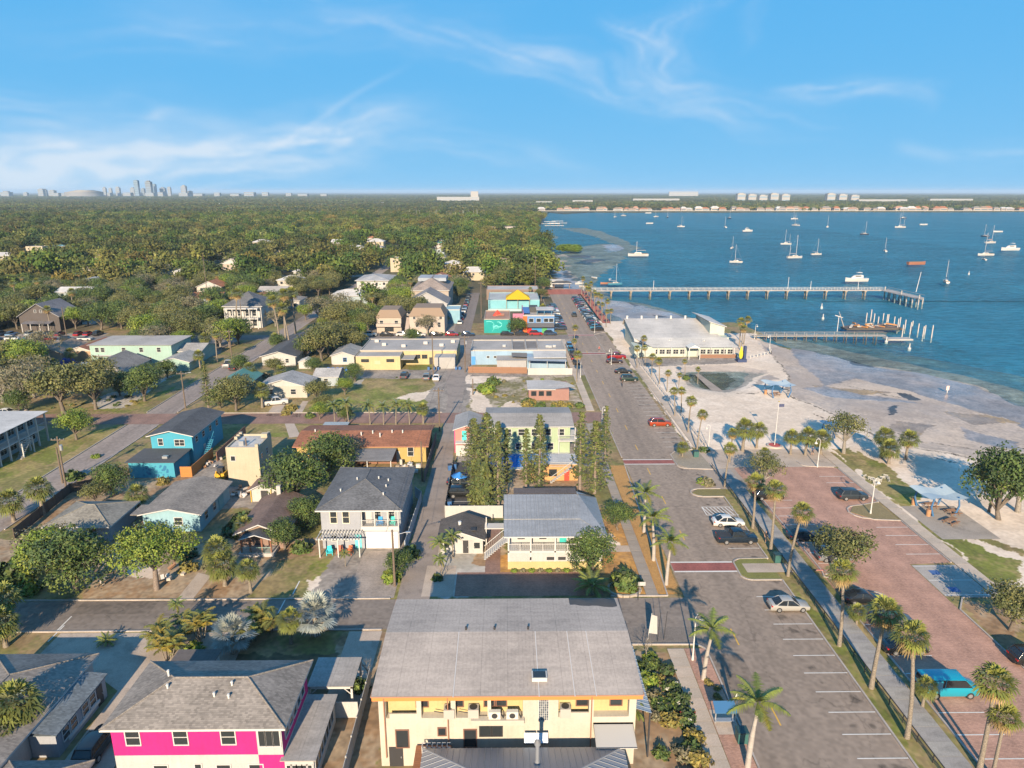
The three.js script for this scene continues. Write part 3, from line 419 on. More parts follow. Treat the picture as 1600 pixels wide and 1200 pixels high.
  slabs('pavement', 'grey slab pavement beside the orange mulch', 17.4, 18.9, -143, -76.5, 1.6, SG); slabs('pavement', 'slab pavement beside the flower garden', 17.6, 19.4, -66, -38, 1.55, SL); slabs('park_path', 'shaded slab path between the palms and the brick lot', 37.9, 40.3, -117, -38, 1.8, SP); slabs('beach_walk', 'wide pale walk along the beach side of the lot', 60.05, 62, -127, -38, 1.9, SL);
  slabs('pavement', 'slab pavement along the vacant lot', 18.6, 20.4, -232, -152, 2, SL); slabs('pavement', 'slab pavement under the promenade palms', 36.9, 38.6, -208, -128, 2, SL);
  sheet('brick_verge', rect(19.45, 21.7, -66, -38), .09, LOT, 'rosy brick verge between pavement and kerb'); sheet('mulch_verge', rect(19, 21.75, -119, -77), .06, M([.45, .25, .08], { t: 'grain' }), 'orange mulch verge under royal palms'); sheet('bus_pad', rect(19.5, 21.6, -56.6, -53.4), .1, CON, 'concrete pad of the blue kiosk');
}

// ---------- plants ----------
const LEAF = new THREE.MeshPhysicalMaterial({ color: 0xffffff, vertexColors: true, roughness: .75, transmission: .22, thickness: 0, side: THREE.DoubleSide });
const FARLEAF = new THREE.MeshStandardMaterial({ color: 0xffffff, vertexColors: true, roughness: .95, side: THREE.DoubleSide });
const BARK = M([.2, .165, .13], { t: 'bark' }), BARKGREY = M([.32, .29, .25], { t: 'bark' }), PALMBARK = M([.3, .255, .2], { t: 'bark' }), ROYALBARK = M([.44, .4, .36], { t: 'concrete' }), PINEBARK = M([.3, .24, .2], { t: 'bark' });
function leafTri(g, a, b, c, n) { // winding follows the shading normal
  const e = b.clone().sub(a), f = c.clone().sub(a); if (e.cross(f).dot(n) < 0) [b, c] = [c, b]; const q = n.toArray(); g.v(a.toArray(), q, [0, 0]); g.v(b.toArray(), q, [0, 0]); g.v(c.toArray(), q, [0, 0]);
}
const V = (x, y, z) => new THREE.Vector3(x, y, z);
const TONES = { dense: [[.04, .08, .012], [.068, .115, .017], [.115, .155, .024]], oak: [[.078, .095, .022], [.12, .13, .03], [.17, .165, .048]], lime: [[.1, .165, .012], [.145, .21, .016], [.2, .24, .026]], grey: [[.13, .13, .065], [.17, .155, .085], [.21, .185, .11]], pine: [[.05, .078, .015], [.08, .105, .02], [.13, .145, .03]], dark: [[.025, .055, .012], [.04, .075, .015], [.07, .1, .02]], gold: [[.2, .16, .03], [.25, .2, .04], [.15, .14, .03]] };
function leafQuad(g, c, out, s, r, tone, k) {
  const a = V(rr(-1, 1, r), rr(-1, 1, r), rr(-1, 1, r)).normalize(), n = out.clone().multiplyScalar(.8).addScaledVector(a, .9).normalize();
  const X = V(rr(-1, 1, r), rr(-1, 1, r), rr(-1, 1, r)).cross(n).normalize(), Y = n.clone().cross(X), L = s * rr(.7, 1.3, r), W = L * rr(.45, .8, r);
  const nn = n.clone().addScaledVector(out, .7).normalize().toArray(); g.tint = tone.map((t) => t * k);
  const q = [[-L, 0], [-.1 * L, -W], [L, rr(-.2, .2, r) * L], [.1 * L, W]].map(([x, y]) => [c.x + X.x * x + Y.x * y, c.y + X.y * x + Y.y * y, c.z + X.z * x + Y.z * y]);
  for (const i of [0, 1, 2, 0, 2, 3]) g.v(q[i], nn, [0, 0]);
}
// a crown of leaf clumps round lobes; returns [crown, wood]
function broadleaf(seed, { R0 = 4, H = 8, base = 2.4, lobes = 9, leaves = 1500, leaf = .42, tones = 'oak', open = .25, trunk = .26, flat = .7, limbs = 1 }) {
  const r = rngOf(seed), g = gb(), w = gb(), T = TONES[tones], L = [];
  for (let i = 0; i < lobes; i++) {
    const t = i / lobes * 6.283 * 2.4 + r(), f = Math.sqrt((i + .3) / lobes), rad = R0 * rr(.34, .52, r), d = (R0 - rad) * f;
    const y = base + rad * .6 + (H - base - rad * 1.35) * (1 - f * f * rr(.35, .95, r)) * rr(.6, 1, r);
    L.push({ c: V(Math.cos(t) * d, Math.min(y, H - rad * flat), Math.sin(t) * d), r: rad, tone: T[Math.floor(r() * 3)] });
  }
  const fork = V(rr(-.3, .3, r), base * .75, rr(-.3, .3, r));
  w.cyl([0, -.1, 0], fork.toArray(), trunk * 1.25, trunk * .85, 7, false);
  for (const l of L) { if (limbs) { const m = fork.clone().lerp(l.c, .5).add(V(rr(-.4, .4, r), rr(-.2, .5, r), rr(-.4, .4, r))); w.cyl(fork.toArray(), m.toArray(), trunk * .6, trunk * .36, 5, false); w.cyl(m.toArray(), l.c.toArray(), trunk * .36, trunk * .1, 5, false); } }
  const clumps = Math.round(leaves / 7); let tot = 0; for (const l of L) tot += l.r * l.r;
  for (let k = 0; k < clumps; k++) {
    let q = r() * tot, l = L[0]; for (const m of L) { q -= m.r * m.r; if (q <= 0) { l = m; break; } }
    const d = V(rr(-1, 1, r), rr(-.75, 1, r), rr(-1, 1, r)).normalize(), rad = l.r * (r() < open ? rr(.3, .9, r) : rr(.82, 1.12, r));
    const c = V(l.c.x + d.x * rad, l.c.y + d.y * rad * flat, l.c.z + d.z * rad), tone = r() < .7 ? l.tone : T[Math.floor(r() * 3)], kk = rr(.75, 1.2, r);
    for (let i = 0; i < 7; i++) leafQuad(g, V(c.x + rr(-1, 1, r) * leaf * 2.3, c.y + rr(-1, 1, r) * leaf * 1.6, c.z + rr(-1, 1, r) * leaf * 2.3), d, leaf * .72, r, tone, kk * rr(.85, 1.15, r));
  }
  return [g.geo(), w.geo()];
}
function treeMaker(name, label, cat, group, geos, leafMat = LEAF, bark = BARK) {
  return maker(() => { const o = thing(name, label, cat, [0, 0, 0], 0, group); part('trunk', geos[1], bark, o); part('crown', geos[0], leafMat, o); return o; });
}
function bareTree(seed, H) {
  const r = rngOf(seed), w = gb();
  const grow = (p, d, len, rad, depth) => { const q = p.clone().addScaledVector(d, len); w.cyl(p.toArray(), q.toArray(), rad, rad * .66, depth > 2 ? 6 : 3, false); if (depth > 0) { const n = depth > 3 ? 3 : rr(2, 4, r) | 0; for (let i = 0; i < n; i++) { const e = d.clone().add(V(rr(-.9, .9, r), rr(-.15, .5, r), rr(-.9, .9, r))).normalize(); grow(q, e, len * rr(.6, .85, r), rad * .6, depth - 1); } } };
  grow(V(0, 0, 0), V(.06, 1, .04).normalize(), H * .26, H * .022, 5); return w.geo();
}
// fan-leaved palm: trunk, live fronds and a skirt of old ones
function fanLeaf(g, r, base, az, el, pet, len, tint, n = 11, droop = .35, span = 2.5) {
  const d = V(Math.cos(az) * Math.cos(el), Math.sin(el), Math.sin(az) * Math.cos(el)), e = base.clone().addScaledVector(d, pet), side = V(-Math.sin(az), 0, Math.cos(az)), up = side.clone().cross(d).negate();
  if (up.y < 0) up.negate();
  g.tint = tint; const nn = up.clone().addScaledVector(d, .3).normalize();
  const w = .02; const s = side.clone().multiplyScalar(w); leafTri(g, base.clone().sub(s), base.clone().add(s), e.clone().add(s), nn); leafTri(g, base.clone().sub(s), e.clone().add(s), e.clone().sub(s), nn);
  for (let i = 0; i < n; i++) {
    const t = (i / (n - 1) - .5) * span, v = d.clone().multiplyScalar(Math.cos(t)).addScaledVector(side, Math.sin(t)), l = len * (1 - .12 * Math.abs(t)) * rr(.9, 1.1, r), h = l * span / n * .4;
    const c = side.clone().multiplyScalar(Math.cos(t)).addScaledVector(d, -Math.sin(t)).multiplyScalar(h), m = e.clone().addScaledVector(v, l * .6).addScaledVector(up, .06 * (i % 2 ? 1 : -1)), tip = e.clone().addScaledVector(v, l); tip.y -= droop * l * rr(.6, 1.3, r);
    const a = m.clone().sub(c), b = m.clone().add(c); { const k = rr(.82, 1.18, r); g.tint = tint.map((x) => x * k); }
    leafTri(g, e, a, b, nn); leafTri(g, a, tip, b, nn);
  }
}
function fanPalm(seed, h, { leaves = 38, pet = .86, len = 1.02, lean = .5, tr = .16, green = [.19, .21, .035], old = [.3, .21, .08], skirt = .3, droop = .35, n = 11 } = {}) {
  const r = rngOf(seed), g = gb(), w = gb(), a = r() * 6.28, pts = [];
  for (let i = 0; i <= 5; i++) { const t = i / 5; pts.push([Math.cos(a) * lean * t * t, h * t, Math.sin(a) * lean * t * t]); }
  for (let i = 0; i < 5; i++) w.cyl(pts[i], pts[i + 1], tr * (1.25 - i * .08) * (i ? 1 : 1.25), tr * (1.17 - i * .08), 7, false);
  const top = V(...pts[5]), D0 = gb();
  for (let i = 0; i < leaves; i++) {
    const f = i / leaves, el = 1.4 - f * 2.25, dead = f > 1 - skirt;
    fanLeaf(dead ? D0 : g, r, top, i * 2.4 + r() * .4, el, pet * rr(.8, 1.15, r) * (dead ? .75 : 1), len * rr(.85, 1.15, r) * (dead ? .85 : 1), ((q) => (dead ? old : green).map((x, k) => x * q * (!dead && f < .3 ? [1.15, 1.1, 1][k] : 1)))(rr(.75, 1.25, r)), n, droop * (.6 + f));
  }
  return { crown: g.geo(), wood: w.geo(), dead: skirt > 0 ? D0.geo() : null };
}
// feather-leaved palm
function frond(g, r, base, az, el, len, green, nl = 17, wd = .5, arch = 1) {
  let p = base.clone(), e = el; const S = 7, st = len / S, pts = [p.clone()], side = V(-Math.sin(az), 0, Math.cos(az));
  for (let i = 0; i < S; i++) { p.add(V(Math.cos(az) * Math.cos(e), Math.sin(e), Math.sin(az) * Math.cos(e)).multiplyScalar(st)); e -= arch * (.1 + .2 * i / S); pts.push(p.clone()); }
  for (let i = 0; i < nl; i++) {
    const t = .12 + .88 * i / nl * .99, k = t * S, j = Math.min(S - 1, Math.floor(k)), c = pts[j].clone().lerp(pts[j + 1], k - j), d = pts[j + 1].clone().sub(pts[j]).normalize(), L = wd * Math.sin(Math.PI * (.15 + .8 * t)) * rr(.85, 1.1, r);
    for (const s of [-1, 1]) {
      const tip = c.clone().addScaledVector(side, s * L).addScaledVector(d, L * .55); tip.y -= L * rr(.2, .55, r); const b = c.clone().addScaledVector(d, len / nl * 1.25), mid = c.clone().lerp(tip, .5).addScaledVector(d, .07); { const k = rr(.75, 1.25, r); g.tint = green.map((x) => x * k); }
      const n = V(0, 1, 0).addScaledVector(side, s * .4).normalize(); leafTri(g, c, b, mid, n); leafTri(g, c, mid, tip, n);
    }
  }
}
function featherPalm(seed, h, { n = 14, len = 2.9, tr = .2, green = [.165, .2, .034], lean = .3, shaft = true, wd = .62, bulge = 1.3, droop = 1 } = {}) {
  const r = rngOf(seed), g = gb(), w = gb(), a = r() * 6.28, pts = [], cs = gb();
  for (let i = 0; i <= 5; i++) { const t = i / 5; pts.push([Math.cos(a) * lean * t * t, h * t, Math.sin(a) * lean * t * t]); }
  for (let i = 0; i < 5; i++) { const q = (t) => tr * (1 + (bulge - 1) * Math.sin(Math.PI * clamp(t * 1.3, 0, 1)) - .25 * t + (t < .05 ? .35 : 0)); w.cyl(pts[i], pts[i + 1], q(i / 5), q((i + 1) / 5), 8, false); }
  const top = V(...pts[5]); if (shaft) { cs.cyl(top.toArray(), [top.x, top.y + 1.1, top.z], tr * .85, tr * .4, 8, false); top.y += 1; }
  for (let i = 0; i < n; i++) { const f = i / n; frond(g, r, top, i * 2.4 + r() * .3, 1.25 - f * 1.3, len * rr(.85, 1.1, r), ((q) => green.map((x, k) => x * q * (f > .85 ? [1.5, 1.15, .9][k] : 1)))(rr(.8, 1.2, r)), 17, wd, droop); }
  return { crown: g.geo(), wood: w.geo(), shaft: shaft ? cs.geo() : null };
}
function arecaClump(seed, n = 6, h = 2.4, green = [.17, .175, .03]) {
  const r = rngOf(seed), g = gb(), w = gb();
  for (let k = 0; k < n; k++) { const x = rr(-.8, .8, r), z = rr(-.8, .8, r), y = h * rr(.45, 1, r); w.cyl([x * .4, 0, z * .4], [x, y, z], .06, .045, 5, false); for (let i = 0; i < 8; i++) frond(g, r, V(x, y, z), i * 2.4 + r(), 1.2 - i * .13, rr(1.2, 1.7, r), ((k, y2) => green.map((q, c) => q * k * (y2 ? [1.5, 1.1, .8][c] : 1)))(rr(.7, 1.3, r), r() < .2), 11, .42, 1.2); }
  return [g.geo(), w.geo()];
}
function conifer(seed, H, rad, { tones = 'pine', start = .08, whorl = .42, per = 6, tuft = .22, curve = .75, gap = 0 } = {}) {
  const r = rngOf(seed), g = gb(), w = gb(), T = TONES[tones]; w.cyl([0, 0, 0], [rr(-.2, .2, r), H * .97, rr(-.2, .2, r)], H * .014 + .06, .03, 7, false);
  for (let y = H * start; y < H; y += whorl * rr(.8, 1.2, r)) {
    const f = (y / H - start) / (1 - start), L = rad * Math.pow(1 - f, curve) * (f < .15 ? .55 + f * 3 : 1) + .12;
    for (let i = 0; i < per; i++) {
      if (r() < gap) continue; const a = r() * 6.28, l = L * rr(.6, 1.1, r), up = rr(-.12, .3, r), tone = T[Math.floor(r() * 3)], kk = rr(.8, 1.2, r), e = [Math.cos(a) * l, y + up * l, Math.sin(a) * l]; w.cyl([0, y, 0], e, .03, .012, 3, false);
      for (let k = 0; k < 9; k++) { const t = rr(.2, 1.05, r); leafQuad(g, V(e[0] * t + rr(-.2, .2, r), y + up * l * t + rr(-.18, .18, r), e[2] * t + rr(-.2, .2, r)), V(e[0], .5 * l, e[2]).normalize(), tuft * rr(.6, 1, r), r, tone, kk); }
    }
  }
  return [g.geo(), w.geo()];
}
function shrubGeo(seed, tones, rad = 1, n = 420, leaf = .2, flower) {
  const r = rngOf(seed), g = gb(), T = TONES[tones];
  for (let k = 0; k < n / 5; k++) { const d = V(rr(-1, 1, r), rr(-.1, 1, r), rr(-1, 1, r)).normalize(), q = rad * rr(.55, 1.05, r) * (.85 + .3 * vnoise(d.x * 2 + seed, d.z * 2 + 5)), tone = flower && r() < .12 ? flower : T[Math.floor(r() * 3)], kk = rr(.75, 1.25, r); for (let i = 0; i < 5; i++) leafQuad(g, V(d.x * q + rr(-.5, .5, r) * leaf * 2, Math.max(.03, d.y * q * .9 + rr(-.3, .3, r) * leaf), d.z * q + rr(-.5, .5, r) * leaf * 2), d, leaf, r, tone, kk * rr(.85, 1.15, r)); }
  return g.geo();
}
const PALM = {};
function palmMaker(key, name, label, cat, spec, group, bark = PALMBARK) {
  PALM[key] = maker(() => { const o = thing(name, label, cat, [0, 0, 0], 0, group); part('trunk', spec.wood, bark, o); const c = part('crown', spec.crown, LEAF, o); if (spec.dead) part('dead_fronds', spec.dead, LEAF, o); if (spec.shaft) part('crownshaft', spec.shaft, M([.15, .19, .05], { r: .5 }), o); return o; });
}

// ---------- lofted shells: rings of points joined along a length ----------
function loft(rings, caps = true, crease = .6) {
  const n = rings[0].length, p = [], idx = []; rings.forEach((r) => r.forEach((q) => p.push(...q)));
  for (let i = 0; i + 1 < rings.length; i++) for (let j = 0; j < n; j++) { const k = (j + 1) % n, a = i * n + j, b = i * n + k, c = (i + 1) * n + k, d = (i + 1) * n + j; idx.push(a, b, c, a, c, d); }
  if (caps) { for (let j = 1; j + 1 < n; j++) { idx.push(0, j + 1, j); const o = (rings.length - 1) * n; idx.push(o, o + j, o + j + 1); } }
  const g = new THREE.BufferGeometry(); g.setAttribute('position', new THREE.Float32BufferAttribute(p, 3)); g.setIndex(idx);
  return toCreasedNormals(g, crease);
}
const mirror = (x, h) => [...h.map(([z, y]) => [x, y, z]), ...[...h].reverse().filter(([z]) => Math.abs(z) > 1e-6).map(([z, y]) => [x, y, -z])];
const PAINTS = {};
const paint = (c) => PAINTS[c] ??= new THREE.MeshPhysicalMaterial({ color: new THREE.Color(c), roughness: .35, metalness: .15, clearcoat: .8, clearcoatRoughness: .06, side: THREE.DoubleSide });
const TYRE = M([.02, .02, .021], { r: .9 }), RIM = M([.4, .41, .42], { r: .35, m: .7 }), CARGLASS = M([.018, .022, .026], { r: .05 }), HEAD = M([.6, .6, .58], { r: .15 }), TAIL = M([.35, .01, .012], { r: .25 }), PLASTIC = M([.03, .03, .032], { r: .7 });
const wheelGeo = [gb().cyl([0, 0, -.11], [0, 0, .11], .33, .33, 14).geo(), gb().cyl([0, 0, -.118], [0, 0, .118], .2, .2, 10).geo()];
// body profile: [x, half width, top]; cabin: [x, top, half width at top]
const CARS = {
  sedan: { body: [[2.36, .7, .58], [2.25, .82, .68], [1.9, .88, .76], [1.05, .91, .88], [0, .92, .9], [-1.3, .92, .94], [-1.75, .9, .98], [-2.2, .84, .95], [-2.36, .76, .72]], cab: [[1.08, .9, .8], [.3, 1.4, .63], [-.35, 1.46, .62], [-.95, 1.42, .61], [-1.85, .99, .72]], wx: [1.42, -1.38], roof: [.28, -.98, 1.44] },
  suv: { body: [[2.3, .74, .7], [2.22, .86, .86], [1.85, .91, .98], [1.05, .93, 1.06], [0, .94, 1.08], [-1.4, .94, 1.1], [-2.1, .92, 1.08], [-2.28, .86, .9], [-2.32, .8, .6]], cab: [[1.15, 1.06, .84], [.45, 1.6, .68], [-.4, 1.69, .69], [-1.6, 1.66, .68], [-2.22, 1.12, .78]], wx: [1.42, -1.38], roof: [.42, -1.75, 1.685] },
  van: { body: [[2.75, .84, .78], [2.68, .93, .98], [2.25, .98, 1.12], [1.75, 1, 1.25], [0, 1.01, 1.28], [-2, 1.01, 1.28], [-2.7, .98, 1.28], [-2.76, .95, .9], [-2.76, .95, .5]], cab: [[1.95, 1.22, .92], [1.25, 1.88, .82], [.3, 2.04, .84], [-2.5, 2.04, .84], [-2.74, 1.3, .93]], wx: [1.75, -1.6], roof: [1.15, -2.68, 2.05] },
  pickup: { body: [[2.8, .82, .8], [2.72, .93, .98], [2.3, .97, 1.08], [1.3, .99, 1.16], [.2, .99, 1.16], [-.85, .99, 1.14], [-.9, .99, 1.12], [-2.7, .97, 1.12], [-2.8, .94, .8]], cab: [[1.35, 1.14, .88], [.7, 1.76, .72], [0, 1.86, .72], [-.6, 1.84, .72], [-.88, 1.16, .86]], wx: [1.75, -1.65], roof: [.68, -.66, 1.86] },
};
function carMaker(kind) {
  const s = CARS[kind];
  const bodyG = loft(s.body.map(([x, w, t]) => mirror(x, [[0, .2], [w * .9, .22], [w, .42], [w, t - .22], [w * .96, t - .06], [w * .84, t], [0, t + .02]])), true, .5);
  const cabG = loft(s.cab.map(([x, t, w]) => { const b = Math.min(t, s.body[4][2]) - .08, bw = s.body[4][1] * .93; return mirror(x, [[0, b], [bw, b], [bw * .97, b + (t - b) * .3], [w, Math.max(b + .01, t - .03)], [w * .8, t], [0, t + .01]]); }), true, .35);
  const [r0, r1, ry] = s.roof, rw = s.cab[2][2] + .015; const roofG = loft([[r0 + .06, ry - .06], [r0 - .12, ry - .005], [(r0 + r1) / 2, ry + .035], [r1 + .15, ry + .005], [r1 - .06, ry - .05]].map(([x, y]) => mirror(x, [[0, y - .06], [rw * .98, y - .06], [rw, y - .02], [rw * .86, y + .02], [0, y + .025]])), true, .5);
  const pil = [], belt = s.body[4][2] - .06, c = s.cab, bw = s.body[4][1] * .915;
  for (const z of [-1, 1]) { const add = (...q) => pil.push(gb().cyl(...q, 5, false).geo()); add([c[0][0] - .02, belt, z * bw], [r0 + .02, ry - .05, z * rw], .04, .035); add([c[4][0] + .02, belt, z * bw], [r1, ry - .05, z * rw], .06, .05); const mx = (r0 + r1) / 2; add([mx - .1, belt, z * (bw + .02)], [mx, ry - .05, z * (rw + .02)], .045, .04); if (kind === 'van') pil.push(gb().box(r1 + .1, belt - .05, z * .9 - .05, -1.1, 1.96, z * .9 + .05).geo()); }
  const f = s.body[1], b = s.body[s.body.length - 2];
  const lamp = gb().cbox(0, 0, 0, .16, .15, .34).geo();
  return maker(() => {
    const o = thing('parked_' + (kind === 'sedan' ? 'car' : kind), 'car', kind === 'pickup' ? 'pickup' : kind === 'van' ? 'van' : 'car');
    part('body', bodyG, paint('#888'), o); part('window_glass', cabG, CARGLASS, o); part('roof_panel', roofG, paint('#888'), o); pil.forEach((g) => part('pillar', g, paint('#888'), o));
    for (const x of s.wx) for (const z of [-1, 1]) { const w = part('wheel', wheelGeo[0], TYRE, o); w.position.set(x, .33, z * (s.body[4][1] - .1)); if (kind !== 'sedan') w.scale.setScalar(1.12); part('rim', wheelGeo[1], RIM, w); }
    for (const z of [-1, 1]) { part('headlight', lamp, HEAD, o).position.set(f[0] - .06, f[2] - .12, z * (f[1] - .2)); part('tail_light', lamp, TAIL, o).position.set(b[0] - (kind === 'sedan' ? .02 : -.02), b[2] - .16, z * (b[1] - .16)); }
    part('bumper', gb().cbox(s.body[0][0] + .01, .42, 0, .1, .2, 1.3), PLASTIC, o); part('bumper', gb().cbox(s.body[s.body.length - 1][0] - .01, .42, 0, .1, .2, 1.4), PLASTIC, o);
    if (kind === 'pickup') part('cargo_bed', gb().cbox(-1.8, 1.139, 0, 1.7, .02, 1.55), PLASTIC, o);
    return o;
  });
}
const CARMAKE = Object.fromEntries(Object.keys(CARS).map((k) => [k, carMaker(k)]));
function car(kind, color, [x, z], turn, label, group, y = .03) {
  const o = CARMAKE[kind](); put(o, [x, z], turn, 1, y); tag(o, label); o.userData.category = kind === 'pickup' ? 'pickup' : kind === 'van' ? 'van' : 'car'; if (group) o.userData.group = group; else delete o.userData.group;
  o.children.forEach((c) => { if (['body', 'roof_panel', 'pillar'].includes(c.name)) c.material = paint(color); }); return o;
}
// small far cars: body, glass and wheels only
const farBody = loft(CARS.suv.body.map(([x, w, t]) => mirror(x, [[0, .25], [w, .3], [w, t - .1], [w * .85, t]])), true, .5), farCab = loft(CARS.suv.cab.map(([x, t, w]) => mirror(x, [[0, .9], [.86, .95], [w, Math.max(.97, t - .06)], [0, t]])), true, .4), farTop = gb().box(-1.7, 1.66, -.62, .4, 1.72, .62).geo(), farWG = gb().cyl([0, 0, -.1], [0, 0, .1], .34, .34, 8).geo();
const farMake = maker(() => { const o = thing('parked_car', 'car', 'car'); part('body', farBody, paint('#888'), o); part('window_glass', farCab, CARGLASS, o); part('roof_panel', farTop, paint('#888'), o); for (const x of [1.42, -1.38]) for (const z of [-.9, .9]) part('wheel', farWG, TYRE, o).position.set(x, .34, z); return o; });
function farCar(color, [x, z], turn, label, group) { const o = farMake(); put(o, [x, z], turn, [1, HASH[(x * 31 + z * 7 + 60000) & 65535] < .45 ? .86 : 1, 1], .03); tag(o, label, 'car', group); o.children.forEach((c) => { if (c.name === 'body' || c.name === 'roof_panel') c.material = paint(color); }); return o; }

// ---------- boats ----------
const hullG = (L, B, F) => loft([[.5, .02, 1.25], [.42, .22, 1.12], [.25, .4, 1.02], [0, .5, .96], [-.3, .46, .94], [-.5, .36, .98]].map(([t, w, s]) => mirror(t * L, [[0, -.35], [w * B * .62, -.2], [w * B * .95, F * s * .6], [w * B, F * s], [0, F * s + .05]])), true, .7);
const HULLW = M([.42, .415, .4], { r: .3 }), HULLR = M([.28, .12, .07], { r: .5 }), HULLB = M([.03, .05, .09], { r: .3 }), MASTM = M([.42, .41, .4], { r: .4 }), CANVAS = M([.02, .045, .12]), TEAK = M([.33, .22, .12], { t: 'planks' });
function sailboat(pos, L, turn, label, group, o2 = {}) {
  const o = thing(o2.kind ?? 'sailboat', label, 'sailboat', [pos[0], -.5, pos[1]], turn, group), B = L * .31, F = L * .11, hm = L * (o2.mast ?? 1.32);
  o.scale.setScalar(.92); part('hull', hullG(L, B, F), o2.hull ?? HULLW, o); part('deck', gb().prism([[.4 * L, -.1 * B], [.4 * L, .1 * B], [.2 * L, .34 * B], [-.48 * L, .3 * B], [-.48 * L, -.3 * B], [.2 * L, -.34 * B]], F * .95, F * 1.12), TEAK, o);
  const c = part('cabin', loft([[.22, .1, .3], [.14, .22, .95], [-.1, .25, 1], [-.16, .25, .8]].map(([t, w, h]) => mirror(t * L, [[0, F], [w * B, F], [w * B * .85, F + h * L * .07], [0, F + h * L * .08]])), true, .5), HULLW, o); part('cabin_window', gb().box(-.08 * L, F + L * .03, -.245 * B, .1 * L, F + L * .05, .245 * B), GLASS, c);
  part('mast', gb().cyl([.08 * L, F, 0], [.08 * L, F + hm, 0], L * .013, L * .009, 6), MASTM, o); part('boom', gb().cyl([.08 * L, F + L * .16, 0], [-.36 * L, F + L * .17, 0], L * .008, L * .008, 5), MASTM, o); part('furled_sail', gb().cyl([.07 * L, F + L * .19, 0], [-.34 * L, F + L * .19, 0], L * .022, L * .012, 6), o2.cover ?? CANVAS, o);
  part('stay', gb().cyl([.08 * L, F + hm, 0], [.49 * L, F * 1.2, 0], .025, .025, 3, false).cyl([.08 * L, F + hm, 0], [-.48 * L, F, 0], .025, .025, 3, false), STEEL, o);
  if (o2.mizzen) part('mizzen_mast', gb().cyl([-.34 * L, F, 0], [-.34 * L, F + hm * .68, 0], L * .01, L * .007, 6), MASTM, o);
  return o;
}
function motorboat(pos, L, turn, label, group, o2 = {}) {
  const o = thing('motorboat', label, 'motorboat', [pos[0], -.5, pos[1]], turn, group), B = L * .32, F = L * .14;
  part('hull', hullG(L, B, F), o2.hull ?? HULLW, o); if (o2.open) { part('deck', gb().cbox(-.05 * L, F * 1.06, 0, L * .7, .06, B * .62), o2.hull ? TEAK : HULLW, o); return o; }
  const c = part('cabin', loft([[.24, .12, .25], [.1, .26, 1], [-.18, .3, 1.1], [-.26, .3, 1]].map(([t, w, h]) => mirror(t * L, [[0, F], [w * B, F], [w * B * .85, F + h * L * .13], [0, F + h * L * .14]])), true, .5), HULLW, o); part('windscreen', gb().box(-.16 * L, F + L * .075, -.285 * B, .1 * L, F + L * .115, .285 * B), GLASS, c);
  part('flybridge', gb().box(-.2 * L, F + L * .24, -.24 * B, .02 * L, F + L * .26, .24 * B).cyl([-.18 * L, F + L * .13, .2 * B], [-.18 * L, F + L * .24, .2 * B], .04, .04, 4).cyl([-.18 * L, F + L * .13, -.2 * B], [-.18 * L, F + L * .24, -.2 * B], .04, .04, 4).cyl([0, F + L * .13, 0], [0, F + L * .24, 0], .04, .04, 4), HULLW, o);
  part('antenna', gb().cyl([-.1 * L, F + L * .26, 0], [-.14 * L, F + L * .5, 0], .03, .02, 4), MASTM, o); return o;
}

// ---------- buildings ----------
const SH = { grey: M([.27, .24, .21], { t: 'shingle' }), slate: M([.135, .14, .15], { t: 'shingle' }), char: M([.085, .088, .095], { t: 'shingle' }), brown: M([.2, .135, .11], { t: 'shingle' }), rust: M([.33, .135, .07], { t: 'shingle' }), tan: M([.33, .24, .17], { t: 'shingle' }), membrane: M([.4, .375, .35], { t: 'membrane' }), white: M([.56, .55, .53], { t: 'membrane' }), metal: M([.36, .37, .38], { r: .42, m: .35, t: 'membrane' }), blue: M([.2, .3, .38], { t: 'membrane' }), terracotta: M([.42, .16, .07], { t: 'shingle' }), darkmetal: M([.26, .265, .275], { r: .45, m: .35 }) };
const wcache = {};
function winGeo(w, h, kind) {
  const k = [w, h, kind].join(); if (wcache[k]) return wcache[k];
  const f = gb(), t = .09; f.box(-w / 2 - t, -t, 0, w / 2 + t, 0, .09).box(-w / 2 - t, h, 0, w / 2 + t, h + t, .07).box(-w / 2 - t, .0, 0, -w / 2, h, .07).box(w / 2, .0, 0, w / 2 + t, h, .07);
  if (kind !== 'plain') f.box(-w / 2, h / 2 - .03, 0, w / 2, h / 2 + .03, .06); if (kind === 'double') f.box(-.04, 0, 0, .04, h, .065);
  return wcache[k] = [f.geo(), gb().box(-w / 2, 0, 0, w / 2, h, .025).geo()];
}
const faceTurn = { f: 0, r: Math.PI / 2, b: Math.PI, l: -Math.PI / 2 };
const RECTS = [];
